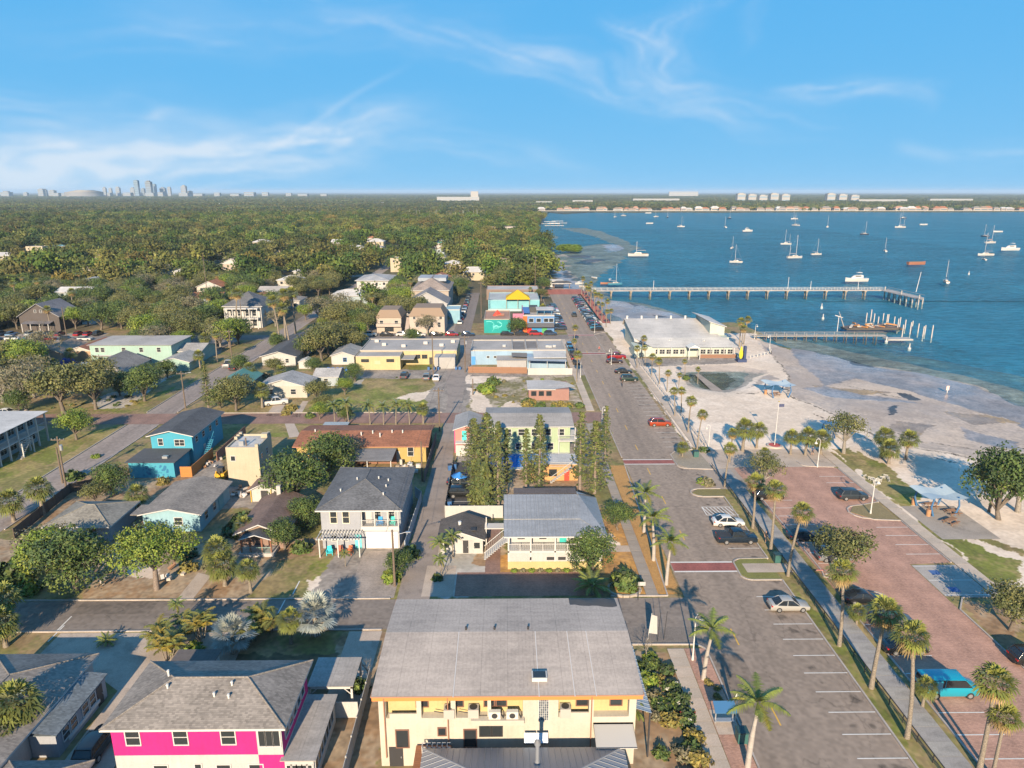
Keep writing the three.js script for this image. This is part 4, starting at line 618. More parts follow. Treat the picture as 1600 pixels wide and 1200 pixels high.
class Bld {
  constructor(name, label, cat, x0, x1, z0, z1, group) { RECTS.push([x0, x1, z0, z1]); this.w = (x1 - x0) / 2; this.d = (z1 - z0) / 2; this.cx = (x0 + x1) / 2; this.cz = (z0 + z1) / 2; this.o = thing(name, label, cat, [this.cx, 0, this.cz], 0, group); }
  part(n, g, m, p) { return part(n, g, m, p ?? this.o); }
  wall(h, m, y0 = 0, name = 'wall') { this.h = h; const { w, d } = this; this.part(name, gb().box(-w, y0, -d, w, h, d), m); return this; }
  at(face, u, y, off = 0) { const { w, d } = this; return { f: [u, y, d + off], b: [-u, y, -d - off], r: [w + off, y, -u], l: [-w - off, y, u] }[face]; }
  win(face, u, y, w = 1, h = 1.3, frame = TRIM, kind, off = 0, glass = GLASS) { const [f, p] = winGeo(w, h, kind), o = this.part('window', f, frame); o.position.set(...this.at(face, u, y, off + .002)); o.rotation.y = faceTurn[face]; part('pane', p, glass, o); return o; }
  wins(face, us, y, w, h, frame, kind, off) { us.forEach((u) => this.win(face, u, y, w, h, frame, kind, off)); return this; }
  door(face, u, y, w, h, m, off = 0) { const o = this.part('door', gb().box(-w / 2, 0, 0, w / 2, h, .05), m); o.position.set(...this.at(face, u, y, off)); o.rotation.y = faceTurn[face]; if (w < 1.6) part('handle', gb().cbox(w * .36, h * .48, .075, .06, .16, .05), STEEL, o); else { for (let k = 1; k < 4; k++) part('door_panel', gb().box(-w / 2 + .06, h * k / 4 - h / 4 + .04, .05, w / 2 - .06, h * k / 4 - .04, .065), m, o); } return o; }
  hip(m, pitch = .42, over = .5, fascia = TRIM, h = this.h) {
    const W = this.w + over, D2 = this.d + over, r = Math.min(W, D2), y = h, t = h + r * pitch, g = gb(), a = [-W, y, D2], b = [W, y, D2], c = [W, y, -D2], e = [-W, y, -D2];
    if (W >= D2) { const p = [-(W - D2), t, 0], q = [W - D2, t, 0]; g.quad(a, b, q, p).tri(b, c, q).quad(c, e, p, q).tri(e, a, p); this.ridge = [p, q]; } else { const p = [0, t, D2 - W], q = [0, t, -(D2 - W)]; g.tri(a, b, p).quad(b, c, q, p).tri(c, e, q).quad(e, a, p, q); this.ridge = [p, q]; }
    const roof = this.part('roof', g, m); part('fascia', gb().box(-W, y - .2, -D2, W, y - .003, D2), fascia, roof);
    const cap = gb(), [p, q] = this.ridge; for (const [s, k] of [[a, W >= D2 ? p : p], [b, W >= D2 ? q : p], [c, q], [e, W >= D2 ? p : q], [p, q]]) cap.cyl(s, k, .09, .09, 5, false); part('ridge_cap', cap, m, roof); this.roof = roof; return this;
  }
  gable(m, axis = 'x', pitch = .38, over = .5, wallM, fascia = TRIM, h = this.h) {
    const W = this.w, D2 = this.d, g = gb(), ga = gb(), th = .16; const run = axis === 'x' ? D2 : W, t = h + run * pitch;
    if (axis === 'x') { const o = over, zy = (z) => t - Math.abs(z) * pitch, Z = D2 + o, y = zy(Z), X = W + o; g.quad([-X, y, Z], [X, y, Z], [X, t, 0], [-X, t, 0]).quad([X, y, -Z], [-X, y, -Z], [-X, t, 0], [X, t, 0]); for (const s of [-1, 1]) ga.poly(s > 0 ? [[W, h, D2], [W, h, -D2], [W, t - .03, 0]] : [[-W, h, -D2], [-W, h, D2], [-W, t - .03, 0]]); const f = gb(); for (const s of [-1, 1]) { f.quad([s * X, y, Z], [s * X, y - th, Z], [s * X, t - th, 0], [s * X, t, 0]).quad([s * X, y, -Z], [s * X, y - th, -Z], [s * X, t - th, 0], [s * X, t, 0]); } f.box(-X, y - th, Z - .06, X, y - .004, Z - .003).box(-X, y - th, -Z + .003, X, y - .004, -Z + .06); this.roof = this.part('roof', g, m); part('fascia', f, fascia, this.roof); } else { const Z = D2 + over, X = W + over, y = t - X * pitch; g.quad([X, y, Z], [X, y, -Z], [0, t, -Z], [0, t, Z]).quad([-X, y, -Z], [-X, y, Z], [0, t, Z], [0, t, -Z]); for (const s of [-1, 1]) ga.poly(s > 0 ? [[-W, h, D2], [W, h, D2], [0, t - .03, D2]] : [[W, h, -D2], [-W, h, -D2], [0, t - .03, -D2]]); const f = gb(); for (const s of [-1, 1]) f.quad([X, y, s * Z], [X, y - th, s * Z], [0, t - th, s * Z], [0, t, s * Z]).quad([-X, y, s * Z], [-X, y - th, s * Z], [0, t - th, s * Z], [0, t, s * Z]); f.box(X - .06, y - th, -Z, X - .003, y - .004, Z).box(-X + .003, y - th, -Z, -X + .06, y - .004, Z); this.roof = this.part('roof', g, m); part('fascia', f, fascia, this.roof); }
    if (wallM) this.part('gable_wall', ga, wallM); this.top = t; return this;
  }
  flat(m, par = .35, parM = TRIM, over = 0) { const W = this.w + over, D2 = this.d + over, h = this.h; this.roof = this.part('roof', gb().box(-W + .02, h, -D2 + .02, W - .02, h + .08, D2 - .02), m); if (par) { const t = .22; part('parapet', gb().box(-W, h - .05, D2 - t, W, h + par, D2 + .004).box(-W, h - .05, -D2 - .004, W, h + par, -D2 + t).box(-W - .004, h - .05, -D2 + t, -W + t, h + par - .003, D2 - t).box(W - t, h - .05, -D2 + t, W + .004, h + par - .003, D2 - t), parM, this.roof); } return this; }
  vents(n, m = LAMPWHITE, seed = 1) { const r = rngOf(seed * 77 + 5); for (let i = 0; i < n; i++) { const x = rr(-.7, .7, r) * this.w, z = rr(-.1, .75, r) * this.d, y = this.h + .08 + (this.slope ? this.slope(x, z) : 0); this.part('roof_vent', gb().cyl([x, y - .1, z], [x, y + .4, z], .09, .09, 7).cyl([x, y + .4, z], [x, y + .5, z], .15, .1, 7), m); } return this; }
  rail(pts, y, h = 1, m = TRIM, gap = .14, name = 'railing') { const g = gb(); for (let i = 0; i + 1 < pts.length; i++) { const [a, b] = [pts[i], pts[i + 1]], L = Math.hypot(b[0] - a[0], b[1] - a[1]), n = Math.max(1, Math.round(L / gap)); g.cyl([a[0], y + h, a[1]], [b[0], y + h, b[1]], .045, .045, 5, false).cyl([a[0], y + .1, a[1]], [b[0], y + .1, b[1]], .03, .03, 4, false); for (let k = 0; k <= n; k++) { const t = k / n, x = a[0] + (b[0] - a[0]) * t, z = a[1] + (b[1] - a[1]) * t; g.cyl([x, y, z], [x, y + h, z], .018, .018, 3, false); } } return this.part(name, g, m); }
  posts(pts, y0, y1, s = .16, m = TRIM) { for (const [x, z] of pts) this.part('post', gb().cbox(x, (y0 + y1) / 2, z, s, y1 - y0, s), m); return this; }
}
const B = (...a) => new Bld(...a);
const W_ = (r, g, b) => M([r * .8, g * .8, b * .8].map((x) => +x.toFixed(3)), { t: 'stucco' });
const BROWNFR = M([.16, .08, .055]), CREAM = W_(.52, .45, .33), YELLOW = W_(.5, .36, .13), MAGENTA = W_(.62, .012, .2), TEALW = W_(.16, .4, .48), AQUA = W_(.06, .36, .5), SKYB = W_(.3, .44, .58), MINT = W_(.34, .5, .44), LGREY = W_(.36, .38, .42), PEACH = W_(.6, .34, .14), PINK = W_(.6, .25, .22), BEIGE = W_(.46, .38, .31), ORANGE = W_(.55, .26, .05), OFFW = W_(.54, .5, .44);
// seams of a standing-seam metal roof: ribs running up a slope between two eave points and a ridge
function seams(bl, a, b, c, d, n, m, parent) { for (let i = 0; i <= n; i++) { const t = i / n, l = (p, q) => [p[0] + (q[0] - p[0]) * t, p[1] + (q[1] - p[1]) * t + .03, p[2] + (q[2] - p[2]) * t]; part('roof_seam', gb().cyl(l(a, b), l(d, c), .028, .028, 4, false), m, parent); } }

{ // ----- pink two-storey house -----
  const b = B('two_storey_house', 'magenta and white two storey house with grey shingle hip roof', 'house', -32.3, -18.4, -56, -48.4); b.wall(3, WHITE, 0, 'lower_wall'); b.h = 6; const { w, d } = b;
  b.part('upper_wall', gb().box(-w, 3, -d, w, 6, d), MAGENTA); b.part('corner_panel', gb().box(4.9, 3, d - .04, w + .02, 6, d + .04), WHITE); b.part('corner_panel', gb().box(4.9, 0, d - .04, w + .02, 3, d + .04), MAGENTA);
  b.hip(SH.grey, .36, .55); b.wins('f', [-5.2, -1.3, 2.6], 4.1, 1.1, 1.4); b.wins('f', [5.35, 5.95, 6.55], 3.9, .5, 1.5, TRIM, 'plain', .042); b.wins('f', [-3.3, 1.9, 4.6], .8, 1.1, 1.2); b.win('f', -.2, 1.6, .5, .5, TRIM, 'plain'); b.wins('r', [-2.6, -1.4, -.2, 1, 2.2], 3.9, .8, 1.5);
  b.slope = (x, z) => (d - z) * .36; b.vents(5, LAMPWHITE, 3);
  for (const x of [-2.1, .4]) { const a = thing('air_conditioner', 'round topped air conditioner beside the pink house wall', 'air conditioner', [b.cx + x, 0, -47.4], 0, 'air conditioners by the pink house'); part('casing', gb().cbox(0, .5, 0, .85, .95, .85), STEEL, a); part('fan_grille', gb().cyl([0, .98, 0], [0, 1.02, 0], .36, .36, 12), DARK, a); }
  const an = B('sunroom', 'low white sunroom with flat grey panel roof beside the pink house', 'annex', -18.3, -15.9, -55.6, -48.2); an.wall(2.7, WHITE).flat(SH.membrane, 0, TRIM, .3); an.wins('f', [-.85, -.45, 0, .45, .85], .7, .36, 1.4, TRIM, 'plain'); an.wins('r', [-3, -2.1, -1.2, -.3, .6, 1.5, 2.4], 1, .75, 1.2, TRIM, 'plain');
  const cp = B('carport', 'white carport with flat grey roof behind the sunroom', 'carport', -18.7, -14.5, -61.2, -57); cp.h = 2.7; cp.flat(SH.membrane, 0, TRIM, .1); cp.posts([[-2, 2], [2, 2], [-2, -2], [2, -2]], 0, 2.7, .2); for (const z of [-2, 2]) cp.part('beam', gb().box(-2.1, 2.45, z - .1, 2.1, 2.69, z + .1), TRIM);
  for (const [x, s] of [[-1.9, 1], [1.9, -1]]) cp.part('brace', gb().cyl([x, 1.8, 2], [x + s * .7, 2.5, 2], .06, .06, 4), TRIM);
}
{ // ----- grey roofed house at the side street corner -----
  const b = B('ranch_house', 'low house with weathered grey hip roof beside the concrete drive', 'house', -51, -41.6, -61.5, -46); b.wall(2.9, WHITE).hip(SH.grey, .3, .5); b.win('r', 2, 1, 1.4, 1.2);
  const g = B('house_wing', 'slate roofed low wing with white windows beside the concrete drive', 'annex', -41.5, -39.2, -59.3, -51.5); g.wall(2.4, LGREY); g.part('roof', gb().quad([-1.3, 2.75, 4.1], [1.4, 2.45, 4.1], [1.4, 2.45, -4.1], [-1.3, 2.75, -4.1]).box(-1.3, 2.38, -4.1, 1.4, 2.44, 4.1), M([.17, .2, .22], { t: 'shingle' })); g.wins('r', [-2.6, -1.4, .4, 1.6], .9, .9, 1.1); g.door('r', 2.8, 0, .9, 2, DARK); g.part('white_sill', gb().box(1.15, .5, -2.5, 1.3, .8, 2.5), TRIM);
  const s = B('garden_shed', 'low shed with flat dark roof among the palms', 'shed', -33.4, -29.5, -63, -60.9); s.wall(2.3, WHITE).flat(M([.14, .12, .11], { t: 'membrane' }), 0, TRIM, .3);
  const c = B('cottage', 'small grey hip roof at the foot of the concrete drive', 'house', -40.6, -34.4, -48, -42); c.wall(2.6, WHITE).hip(SH.grey, .42, .4);
}
{ // ----- yellow two-storey commercial building -----
  const b = B('commercial_building', 'cream two storey building with wide grey roof and yellow recessed bays', 'building', -10.7, 11.1, -64, -50.2), { w, d } = b; const CW2 = W_(.58, .53, .44), BAY = W_(.56, .46, .22);
  b.part('lower_wall', gb().box(-w, 0, -d, w, 4.9, d), CW2); b.part('upper_wall', gb().box(-w, 4.9, -d, w, 7.2, d - .75), BAY); b.h = 7.2;
  const bays = [[-10.1, -7.5], [-7.1, -4.6], [-4.2, -1.5], [-1.2, 1.5], [4.5, 7.1], [7.5, 10.5]].map(([a, c]) => [a - b.cx, c - b.cx]); let px = -w; for (const [a, c] of [...bays, [w, w]]) { b.part('pier', gb().box(px, 4.9, d - .75, a, 7, d), CW2); px = c; }
  b.part('top_beam', gb().box(-w, 6.95, d - .75, w, 7.2, d + .01), CW2);
  b.part('fascia', gb().box(-w - .5, 6.75, d + .06, w + .5, 7.13, d + .16), M([.5, .19, .05]));
  const R1 = gb(), o = .55, y = 7.26, X = w + o; R1.quad([-X, y, d + .22], [X, y, d + .22], [X, y + .55, -1], [-X, y + .55, -1]).quad([-X, y + .55, -1], [X, y + .55, -1], [X, y, -d - o], [-X, y, -d - o]); const roof = b.part('roof', R1, M([.47, .4, .34], { t: 'membrane', r: .7 })); part('roof_edge', gb().box(-X, y - .12, d + .18, X, y - .01, d + .25).box(-X - .03, y - .12, -d - o, -X + .04, y + .02, d + .22).box(X - .04, y - .12, -d - o, X + .03, y + .02, d + .22), M([.3, .16, .1]), roof);
  part('loose_membrane', loft([[6.4, .02], [7.4, .22], [8.6, .1], [9.8, .3], [11.1, .12]].map(([x, h], i) => [[x, 7.28, -d - .5], [x, 7.34 + h, -d + .1], [x + .1, 7.36 + h * .5, -d + .5 + i * .14], [x, 7.38, -d + .9 + i * .18]]), true, .5), M([.05, .048, .046], { r: .5 }), roof);
  part('skylight', gb().box(2.1, 7.4, 4.6, 3.4, 7.75, 5.6), TRIM, roof); part('skylight_glass', gb().box(2.2, 7.74, 4.7, 3.3, 7.79, 5.5), GLASS, roof);
  for (const x of [-3.9, -1.2, 2]) part('roof_vent', gb().cyl([x, 7.6, -1.4], [x, 8.1, -1.4], .1, .1, 7), DARK, roof); for (const x of [-4.6, 2.6, 5.6, 7.4]) part('roof_joint', gb().quad([x, 7.3, d + .4], [x + .09, 7.3, d + .4], [x + .09, 7.84, -1], [x, 7.84, -1]), M([.45, .43, .41]), roof);
  for (const u of [-7.1, -4.1, -1.3, 2.9, .8, 6.6, 9.5]) if (u !== .8 && u !== 2.9) b.win('f', u - .2, 5.5, .95, 1.05, BROWNFR, 'plain', -.75); b.win('f', -.6, 5.5, .95, 1.05, BROWNFR, 'plain', -.75);
  const gbk = b.part('glass_block_window', gb().box(2.6, 4.6, d, 3.5, 6.8, d + .04), TRIM); for (let i = 0; i < 5; i++) for (let j = 0; j < 9; j++) part('glass_block', gb().cbox(2.72 + i * .165, 4.74 + j * .235, d + .05, .13, .19, .03), (i * 3 + j) % 4 ? M([.07, .085, .1], { r: .12 }) : M([.14, .16, .18], { r: .12 }), gbk);
  b.wins('f', [-9, -3.2], 2, 1, 1.7, BROWNFR, 'plain'); b.win('f', -5.6, 3.2, .6, .7, BROWNFR, 'plain'); b.win('f', 2.1 - 4, 3.1, .9, 1, DARK, 'plain'); b.win('f', -.9, 3.1, .8, .9, DARK, 'plain'); b.door('f', -9.6, 0, 1.2, 2, DARK);
  for (const [x0, x1, y0, y1, o] of [[-10, -7.6, 4.9, 5.35, .02], [4.4, 7, 4.9, 5.35, .02], [-3.1, 1.4, 4.5, 5, .5]]) b.part('parapet_ledge', gb().box(x0, y0, d - .1, x1, y1, d + o), CW2);
  for (const x of [-10.4, -5.05, 7.1]) b.part('downpipe', gb().cyl([x, 1, d + .14], [x, 7, d + .14], .06, .06, 6), M([.26, .13, .08])); b.part('porch_roof', loft([[-1.7, 0], [-1.2, .1], [.9, .12], [1.6, -.05]].map(([z, yy]) => [[7.3, 4.1 + yy, d + .02], [10.7, 4.1 + yy, d + .02], [10.7, 3.6 + yy * .3, d + 2.2], [7.3, 3.6 + yy * .3, d + 2.2]].map(([x, y2, z2]) => [x, y2 + (z > 0 ? .1 : 0), z2])), true, .3), WHITE);
  b.part('side_canopy', gb().quad([w + .1, 5.2, d - .6], [w + 1.5, 4.7, d - .6], [w + 1.5, 4.7, -d + 4], [w + .1, 5.2, -d + 4]), M([.34, .4, .46], { r: .4, t: 'membrane' })); seams(b, [w + .1, 5.2, d - .6], [w + .1, 5.2, -d + 4], [w + 1.5, 4.7, -d + 4], [w + 1.5, 4.7, d - .6], 18, M([.25, .3, .36]), b.o); b.posts([[w + 1.4, d - .8], [w + 1.4, 0], [w + 1.4, -d + 4.2]], 0, 4.7, .14, DARK);
  for (const [x, n] of [[-4.95, 0], [-2.9, 1], [4.9, 2]]) { const a = thing('air_conditioner', ['air conditioner with round fan in the second yellow bay', 'air conditioner with round fan in the third yellow bay', 'air conditioner with round fan in the bay by the glass blocks'][n], 'air conditioner', [x + .2, 4.92, -50.4]); part('casing', gb().cbox(0, .45, 0, .9, .9, .8), M([.36, .33, .29]), a); part('fan_grille', gb().cyl([0, .9, 0], [0, .94, 0], .34, .34, 12), DARK, a); part('hose', gb().cyl([-.4, .3, 0], [-1.3, .5, 0], .04, .04, 5), DARK, a); }
  for (const x of [-.9, .6]) { const a = thing('wall_air_conditioner', 'small wall mounted cooling unit in the fourth yellow bay', 'air conditioner', [x, 5, -50], 0, 'small cooling units in the fourth bay'); part('casing', gb().cbox(0, .4, 0, 1, .7, .4), M([.5, .48, .42]), a); part('fan_grille', gb().cyl([0, .4, .2], [0, .4, .23], .26, .26, 10), DARK, a); part('pipe', gb().cyl([.45, .7, 0], [.75, .1, .1], .05, .05, 5), DARK, a); }
  const sp = thing('solar_panel', 'small tilted pair of pale panels below the yellow bays', 'solar panel', [2.6, 3.1, -49.7]); part('panel', gb().quad([-1, 0, .5], [-.03, 0, .5], [-.03, .7, .05], [-1, .7, .05]), M([.45, .52, .6], { r: .2 }), sp); part('panel', gb().quad([.03, 0, .5], [1, 0, .5], [1, .7, .05], [.03, .7, .05]), M([.45, .52, .6], { r: .2 }), sp); part('frame', gb().box(-1.05, -.03, .48, 1.05, .03, .54), DARK, sp);
  const rack = thing('folded_chairs', 'pile of white wire chairs on the wooden deck', 'chairs', [-6, 2.4, -49.2]); for (let k = 0; k < 6; k++) part('chair_frame', gb().cbox(-1 + k * .42, .35, 0, .05, .7, .5).cbox(-.85 + k * .42, .35, .1, .25, .06, .45).cbox(-.85 + k * .42, .68, -.2, .25, .06, .05), TRIM, rack);
  solo('timber_deck', 'brown timber deck beside the dark metal roof', 'deck', gb().box(-7.6, 0, -49.9, -4.6, 2.4, -46), M([.3, .13, .06], { t: 'planks' }));
}
{ // ----- standing-seam roof in the foreground -----
  const b = B('metal_roofed_building', 'low building with dark standing seam metal hip roof below the yellow bays', 'building', -6.4, 9.4, -48, -34); b.wall(3.4, OFFW); b.hip(SH.darkmetal, .42, .45); const W = b.w + .45, D2 = b.d + .45, y = 3.4, [p, q] = b.ridge, RIB = M([.34, .345, .355], { r: .4, m: .4 });
  for (let x = -W + .5; x < W; x += .52) { const lim = Math.min(D2, (W - Math.abs(x))); part('roof_seam', gb().cyl([x, y + .03, -D2], [x, y + lim * .42 + .03, -D2 + lim], .03, .03, 4, false), RIB, b.roof); }
  for (let z = -D2 + .5; z < 1; z += .52) { const lim = Math.min(W, D2 - Math.abs(z)); for (const s of [-1, 1]) part('roof_seam', gb().cyl([s * W, y + .03, z], [s * (W - lim), y + lim * .42 + .03, z], .03, .03, 4, false), RIB, b.roof); }
  part('vent_pipe', gb().cyl([1, 4.6, -4.4], [1, 6.6, -4.4], .17, .17, 10).cyl([1, 6.5, -4.4], [1, 6.75, -4.4], .26, .26, 10).cyl([1, 6.75, -4.4], [1, 6.95, -4.4], .26, .06, 10).cyl([1, 4.5, -4.4], [1, 4.9, -4.4], .36, .2, 10), STEEL, b.roof);
}
{ // ----- grey two-storey house with pergola -----
  const b = B('two_storey_house', 'pale grey two storey house with dark hip roof, balcony and white pergola', 'house', -25.3, -14.6, -103.4, -88.9), { w, d } = b; const bx = .1;
  b.part('lower_wall', gb().box(-w, 0, -d, w, 3, d), LGREY); b.part('upper_wall', gb().box(-w, 3, -d, bx, 6, d), LGREY); b.part('upper_wall', gb().box(bx, 3, -d, w, 6, d - 1.6), LGREY); b.h = 6; b.part('balcony_beam', gb().box(bx, 5.7, d - .2, w, 6, d), TRIM); b.part('balcony_apron', gb().box(bx, 2.7, d + .005, w, 3.3, d + .05), TRIM); b.hip(SH.slate, .36, .6);
  b.posts([[bx + .1, d - .12], [2, d - .12], [3.8, d - .12], [w - .1, d - .12]], 3, 5.7, .13); b.rail([[bx, d - .1], [w, d - .1]], 3.2, .95); b.wins('f', [-3.6, -1.9], 3.9, .85, 1.7, M([.5, .47, .36])); b.wins('f', [2.2, 4.1], 3.7, .8, 1.5, TRIM, 'x', -1.6); b.door('f', .9, 3.05, .85, 2.1, TRIM, -1.6);
  b.door('f', 2.9, 0, 4.4, 2.5, M([.6, .58, .55])); b.door('f', -.4, 0, .9, 2.1, M([.12, .5, .5])); b.wins('f', [-3.7, -2.1], 1.2, .7, .8, TRIM, 'plain'); b.wins('r', [-4, 0, 4], 4, .9, 1.3); b.part('downpipe', gb().cyl([w - .05, 0, d + .08], [w - .05, 5.8, d + .08], .05, .05, 6), TRIM);
  b.slope = (x, z) => Math.min((d - z), w - Math.abs(x)) * .36; b.vents(6, LAMPWHITE, 9);
  const pg = thing('pergola', 'white slatted pergola in front of the grey house', 'pergola', [-22.6, 0, -87.4]); for (const x of [-2.5, 0, 2.9]) part('post', gb().cbox(x, 1.3, 1, .15, 2.6, .15), TRIM, pg); for (const z of [-1.1, 1]) part('beam', gb().cbox(.1, 2.7, z, 6, .2, .1), TRIM, pg); for (let k = 0; k < 14; k++) part('slat', gb().cbox(-2.7 + k * .43, 2.88, 0, .08, .14, 3), TRIM, pg);
  const chair = (name, label, c, pos, turn) => { const o = thing(name, label, 'chair', pos, turn), m = M(c); part('seat', gb().box(-.32, .3, -.3, .32, .36, .35), m, o); part('backrest', gb().quad([-.32, .36, -.28], [.32, .36, -.28], [.28, 1.05, -.5], [-.28, 1.05, -.5]).quad([-.32, .36, -.31], [.32, .36, -.31], [.28, 1.05, -.53], [-.28, 1.05, -.53]), m, o); for (const s of [-1, 1]) { part('armrest', gb().box(s * .4 - .07, .56, -.4, s * .4 + .07, .6, .4), m, o); part('leg', gb().box(s * .38 - .04, 0, .28, s * .38 + .04, .56, .36), m, o); part('leg', gb().box(s * .38 - .04, 0, -.4, s * .38 + .04, .56, -.32), m, o); } };
  chair('garden_chair', 'turquoise slatted chair under the white pergola', [.03, .45, .5], [-24, 0, -87.2], .2); chair('garden_chair', 'red slatted chair beside the pergola table', [.4, .12, .05], [-21.3, 0, -87.3], -.2); chair('garden_chair', 'dark red slatted chair between the others under the pergola', [.3, .1, .06], [-22.6, 0, -87.3], 0); chair('garden_chair', 'blue slatted chair on the grey house balcony', [.03, .25, .55], [-17.4, 3.02, -89.9], 0); chair('garden_chair', 'aqua slatted chair on the grey house balcony', [.05, .5, .42], [-15.7, 3.02, -89.9], 0);
}
{ // ----- brown roofed bungalow and shed -----
  const b = B('bungalow', 'bungalow with brown shingle gable roof and white eaves behind the palms', 'house', -36.8, -30.8, -100, -89); b.wall(2.7, W_(.3, .2, .16)).gable(SH.brown, 'z', .42, .7, W_(.35, .26, .2)); b.win('r', 2, 1, 1.2, 1.2); b.part('chimney', gb().box(-.6, 3.4, -4.6, 0, 5.2, -4), W_(.5, .48, .45)); const po = b.part('porch_roof', gb().quad([-2.2, 2.5, 7.9], [0, 3.2, 7.9], [0, 3.2, 5], [-2.2, 2.5, 5]).quad([0, 3.2, 7.9], [2.2, 2.5, 7.9], [2.2, 2.5, 5], [0, 3.2, 5]), SH.char); part('fascia', gb().cyl([-2.2, 2.5, 7.9], [0, 3.2, 7.9], .08, .08, 4).cyl([2.2, 2.5, 7.9], [0, 3.2, 7.9], .08, .08, 4), TRIM, po); b.posts([[-2, 7.6], [2, 7.6], [-.8, 7.6], [.8, 7.6]], 0, 2.6, .2, W_(.28, .12, .07)); b.part('porch_floor', gb().box(-2.4, 0, 5.5, 2.4, .5, 7.9), W_(.5, .48, .46)); b.rail([[-2, 7.7], [2, 7.7]], .5, .8, W_(.3, .45, .4));
  const s = B('garage', 'small white garage with brown gable roof in the gravel yard', 'shed', -40.6, -36.6, -108.5, -104.4); s.wall(2.2, WHITE).gable(SH.brown, 'z', .5, .4, WHITE); s.door('f', .2, 0, 1.1, 1.9, DARK); for (const x of [-1.9, 1.3]) s.part('yellow_post', gb().cbox(x, 1, 2.2, .12, 2, .12), M([.5, .33, .05]));
}
{ // ----- teal long house, hipped house, yellow cube, blue houses -----
  const b = B('long_house', 'long pale blue house with low grey gable roof behind the umbrella shaped tree', 'house', -52.6, -44.4, -105.4, -94.2); b.wall(3, W_(.3, .5, .58)).gable(SH.grey, 'z', .2, .55, W_(.3, .5, .58)); b.wins('r', [-3.4, -.4], 1, 1, 1.2); b.door('r', 2.2, 0, 2, 2.1, TEALW); b.win('f', 1, 1.1, 1.1, 1.1); b.part('porch', gb().box(-6, 2.5, 2, -4.2, 2.62, 5.4), SH.grey);
  const h = B('hip_house', 'low house with tan grey hip roof beside the pale street', 'house', -64.4, -56, -98.6, -91.2); h.wall(2.6, LGREY).hip(M([.25, .235, .2], { t: 'shingle' }), .34, .6); h.wins('f', [-2, 2], .9, 1.1, 1.2);
  const y = B('cube_house', 'cream stucco cube house with stepped parapet', 'house', -46.4, -41, -117.4, -110.6); y.wall(6.6, CREAM).flat(SH.white, .35, CREAM); y.win('f', -1.6, 4.6, .7, .8, TRIM, 'plain'); y.wins('r', [-2, .6], 4.4, .7, 1); y.part('moulding', gb().box(-y.w - .03, 3.2, -y.d - .03, y.w + .03, 3.32, y.d + .03), CREAM); for (const [x, z] of [[-2.4, -3], [-2.4, -1.9], [-2.4, -.8], [2.4, -3.1], [2.4, 3]]) y.part('parapet_step', gb().cbox(x, 7.15, z, .5, .5, .5), CREAM); y.part('parapet_step', gb().box(1.6, 6.9, -2.4, 2.7, 7.6, -1.4), CREAM); y.part('roof_unit', gb().cbox(-.6, 7.1, 1.6, .8, .8, .7), STEEL);
  const u = B('two_storey_house', 'bright turquoise two storey house with charcoal gable roof', 'house', -64, -56.6, -134.6, -121); u.wall(5.6, AQUA).gable(SH.char, 'z', .24, .6, AQUA); u.win('f', -2, 3.6, .8, 1.2, TRIM); u.win('f', 1.4, 3.5, 1.7, 1.1, TRIM, 'double'); u.wins('r', [-5, -2, 1.2, 4.4], 3.6, .9, 1); u.door('r', -2, .1, .9, 2, TRIM); u.part('stair', (() => { const g = gb(); for (let k = 0; k < 12; k++) g.box(4, k * .25, 4.4 - k * .34, 5, k * .25 + .06, 4.7 - k * .34); return g; })(), AQUA); u.part('stair_string', gb().cyl([4, 0, 4.6], [4, 3, .4], .07, .07, 4).cyl([5, 0, 4.6], [5, 3, .4], .07, .07, 4).cyl([5, 1, 4.6], [5, 4, .4], .05, .05, 4), AQUA);
  const l = B('garage', 'low turquoise garage with flat charcoal roof and painted mural', 'garage', -65, -57.2, -120.6, -114.4); l.wall(2.9, AQUA).flat(M([.09, .092, .098], { t: 'membrane' }), 0, TRIM, .45); { const r = rngOf(5), g = gb(); for (let k = 0; k < 26; k++) { const x = rr(-1.5, 2.8, r), yy = rr(.4, 2.4, r), s = rr(.1, .32, r); g.poly(Array.from({ length: 8 }, (_, i) => [x + Math.cos(i * .785) * s * rr(.7, 1.3, r), yy + Math.sin(i * .785) * s * rr(.7, 1.3, r), l.d + .012 + k * .0006])); } l.part('mural', g, M([.02, .13, .25])); } l.part('mailbox_unit', gb().cbox(1.8, 3.2, 1.4, .9, .4, .7), STEEL);
  solo('plank_fence', 'tall orange plank fence beside the turquoise garage', 'fence', gb().box(-56.4, 0, -114.8, -54.4, 1.9, -114.7).box(-54.5, 0, -124, -54.4, 1.9, -114.8), M([.5, .2, .05], { t: 'planks' })); solo('plank_fence', 'weathered brown fence running up from the turquoise house', 'fence', gb().box(-53, 0, -137, -52.9, 1.8, -122), M([.3, .14, .1], { t: 'planks' }));
}
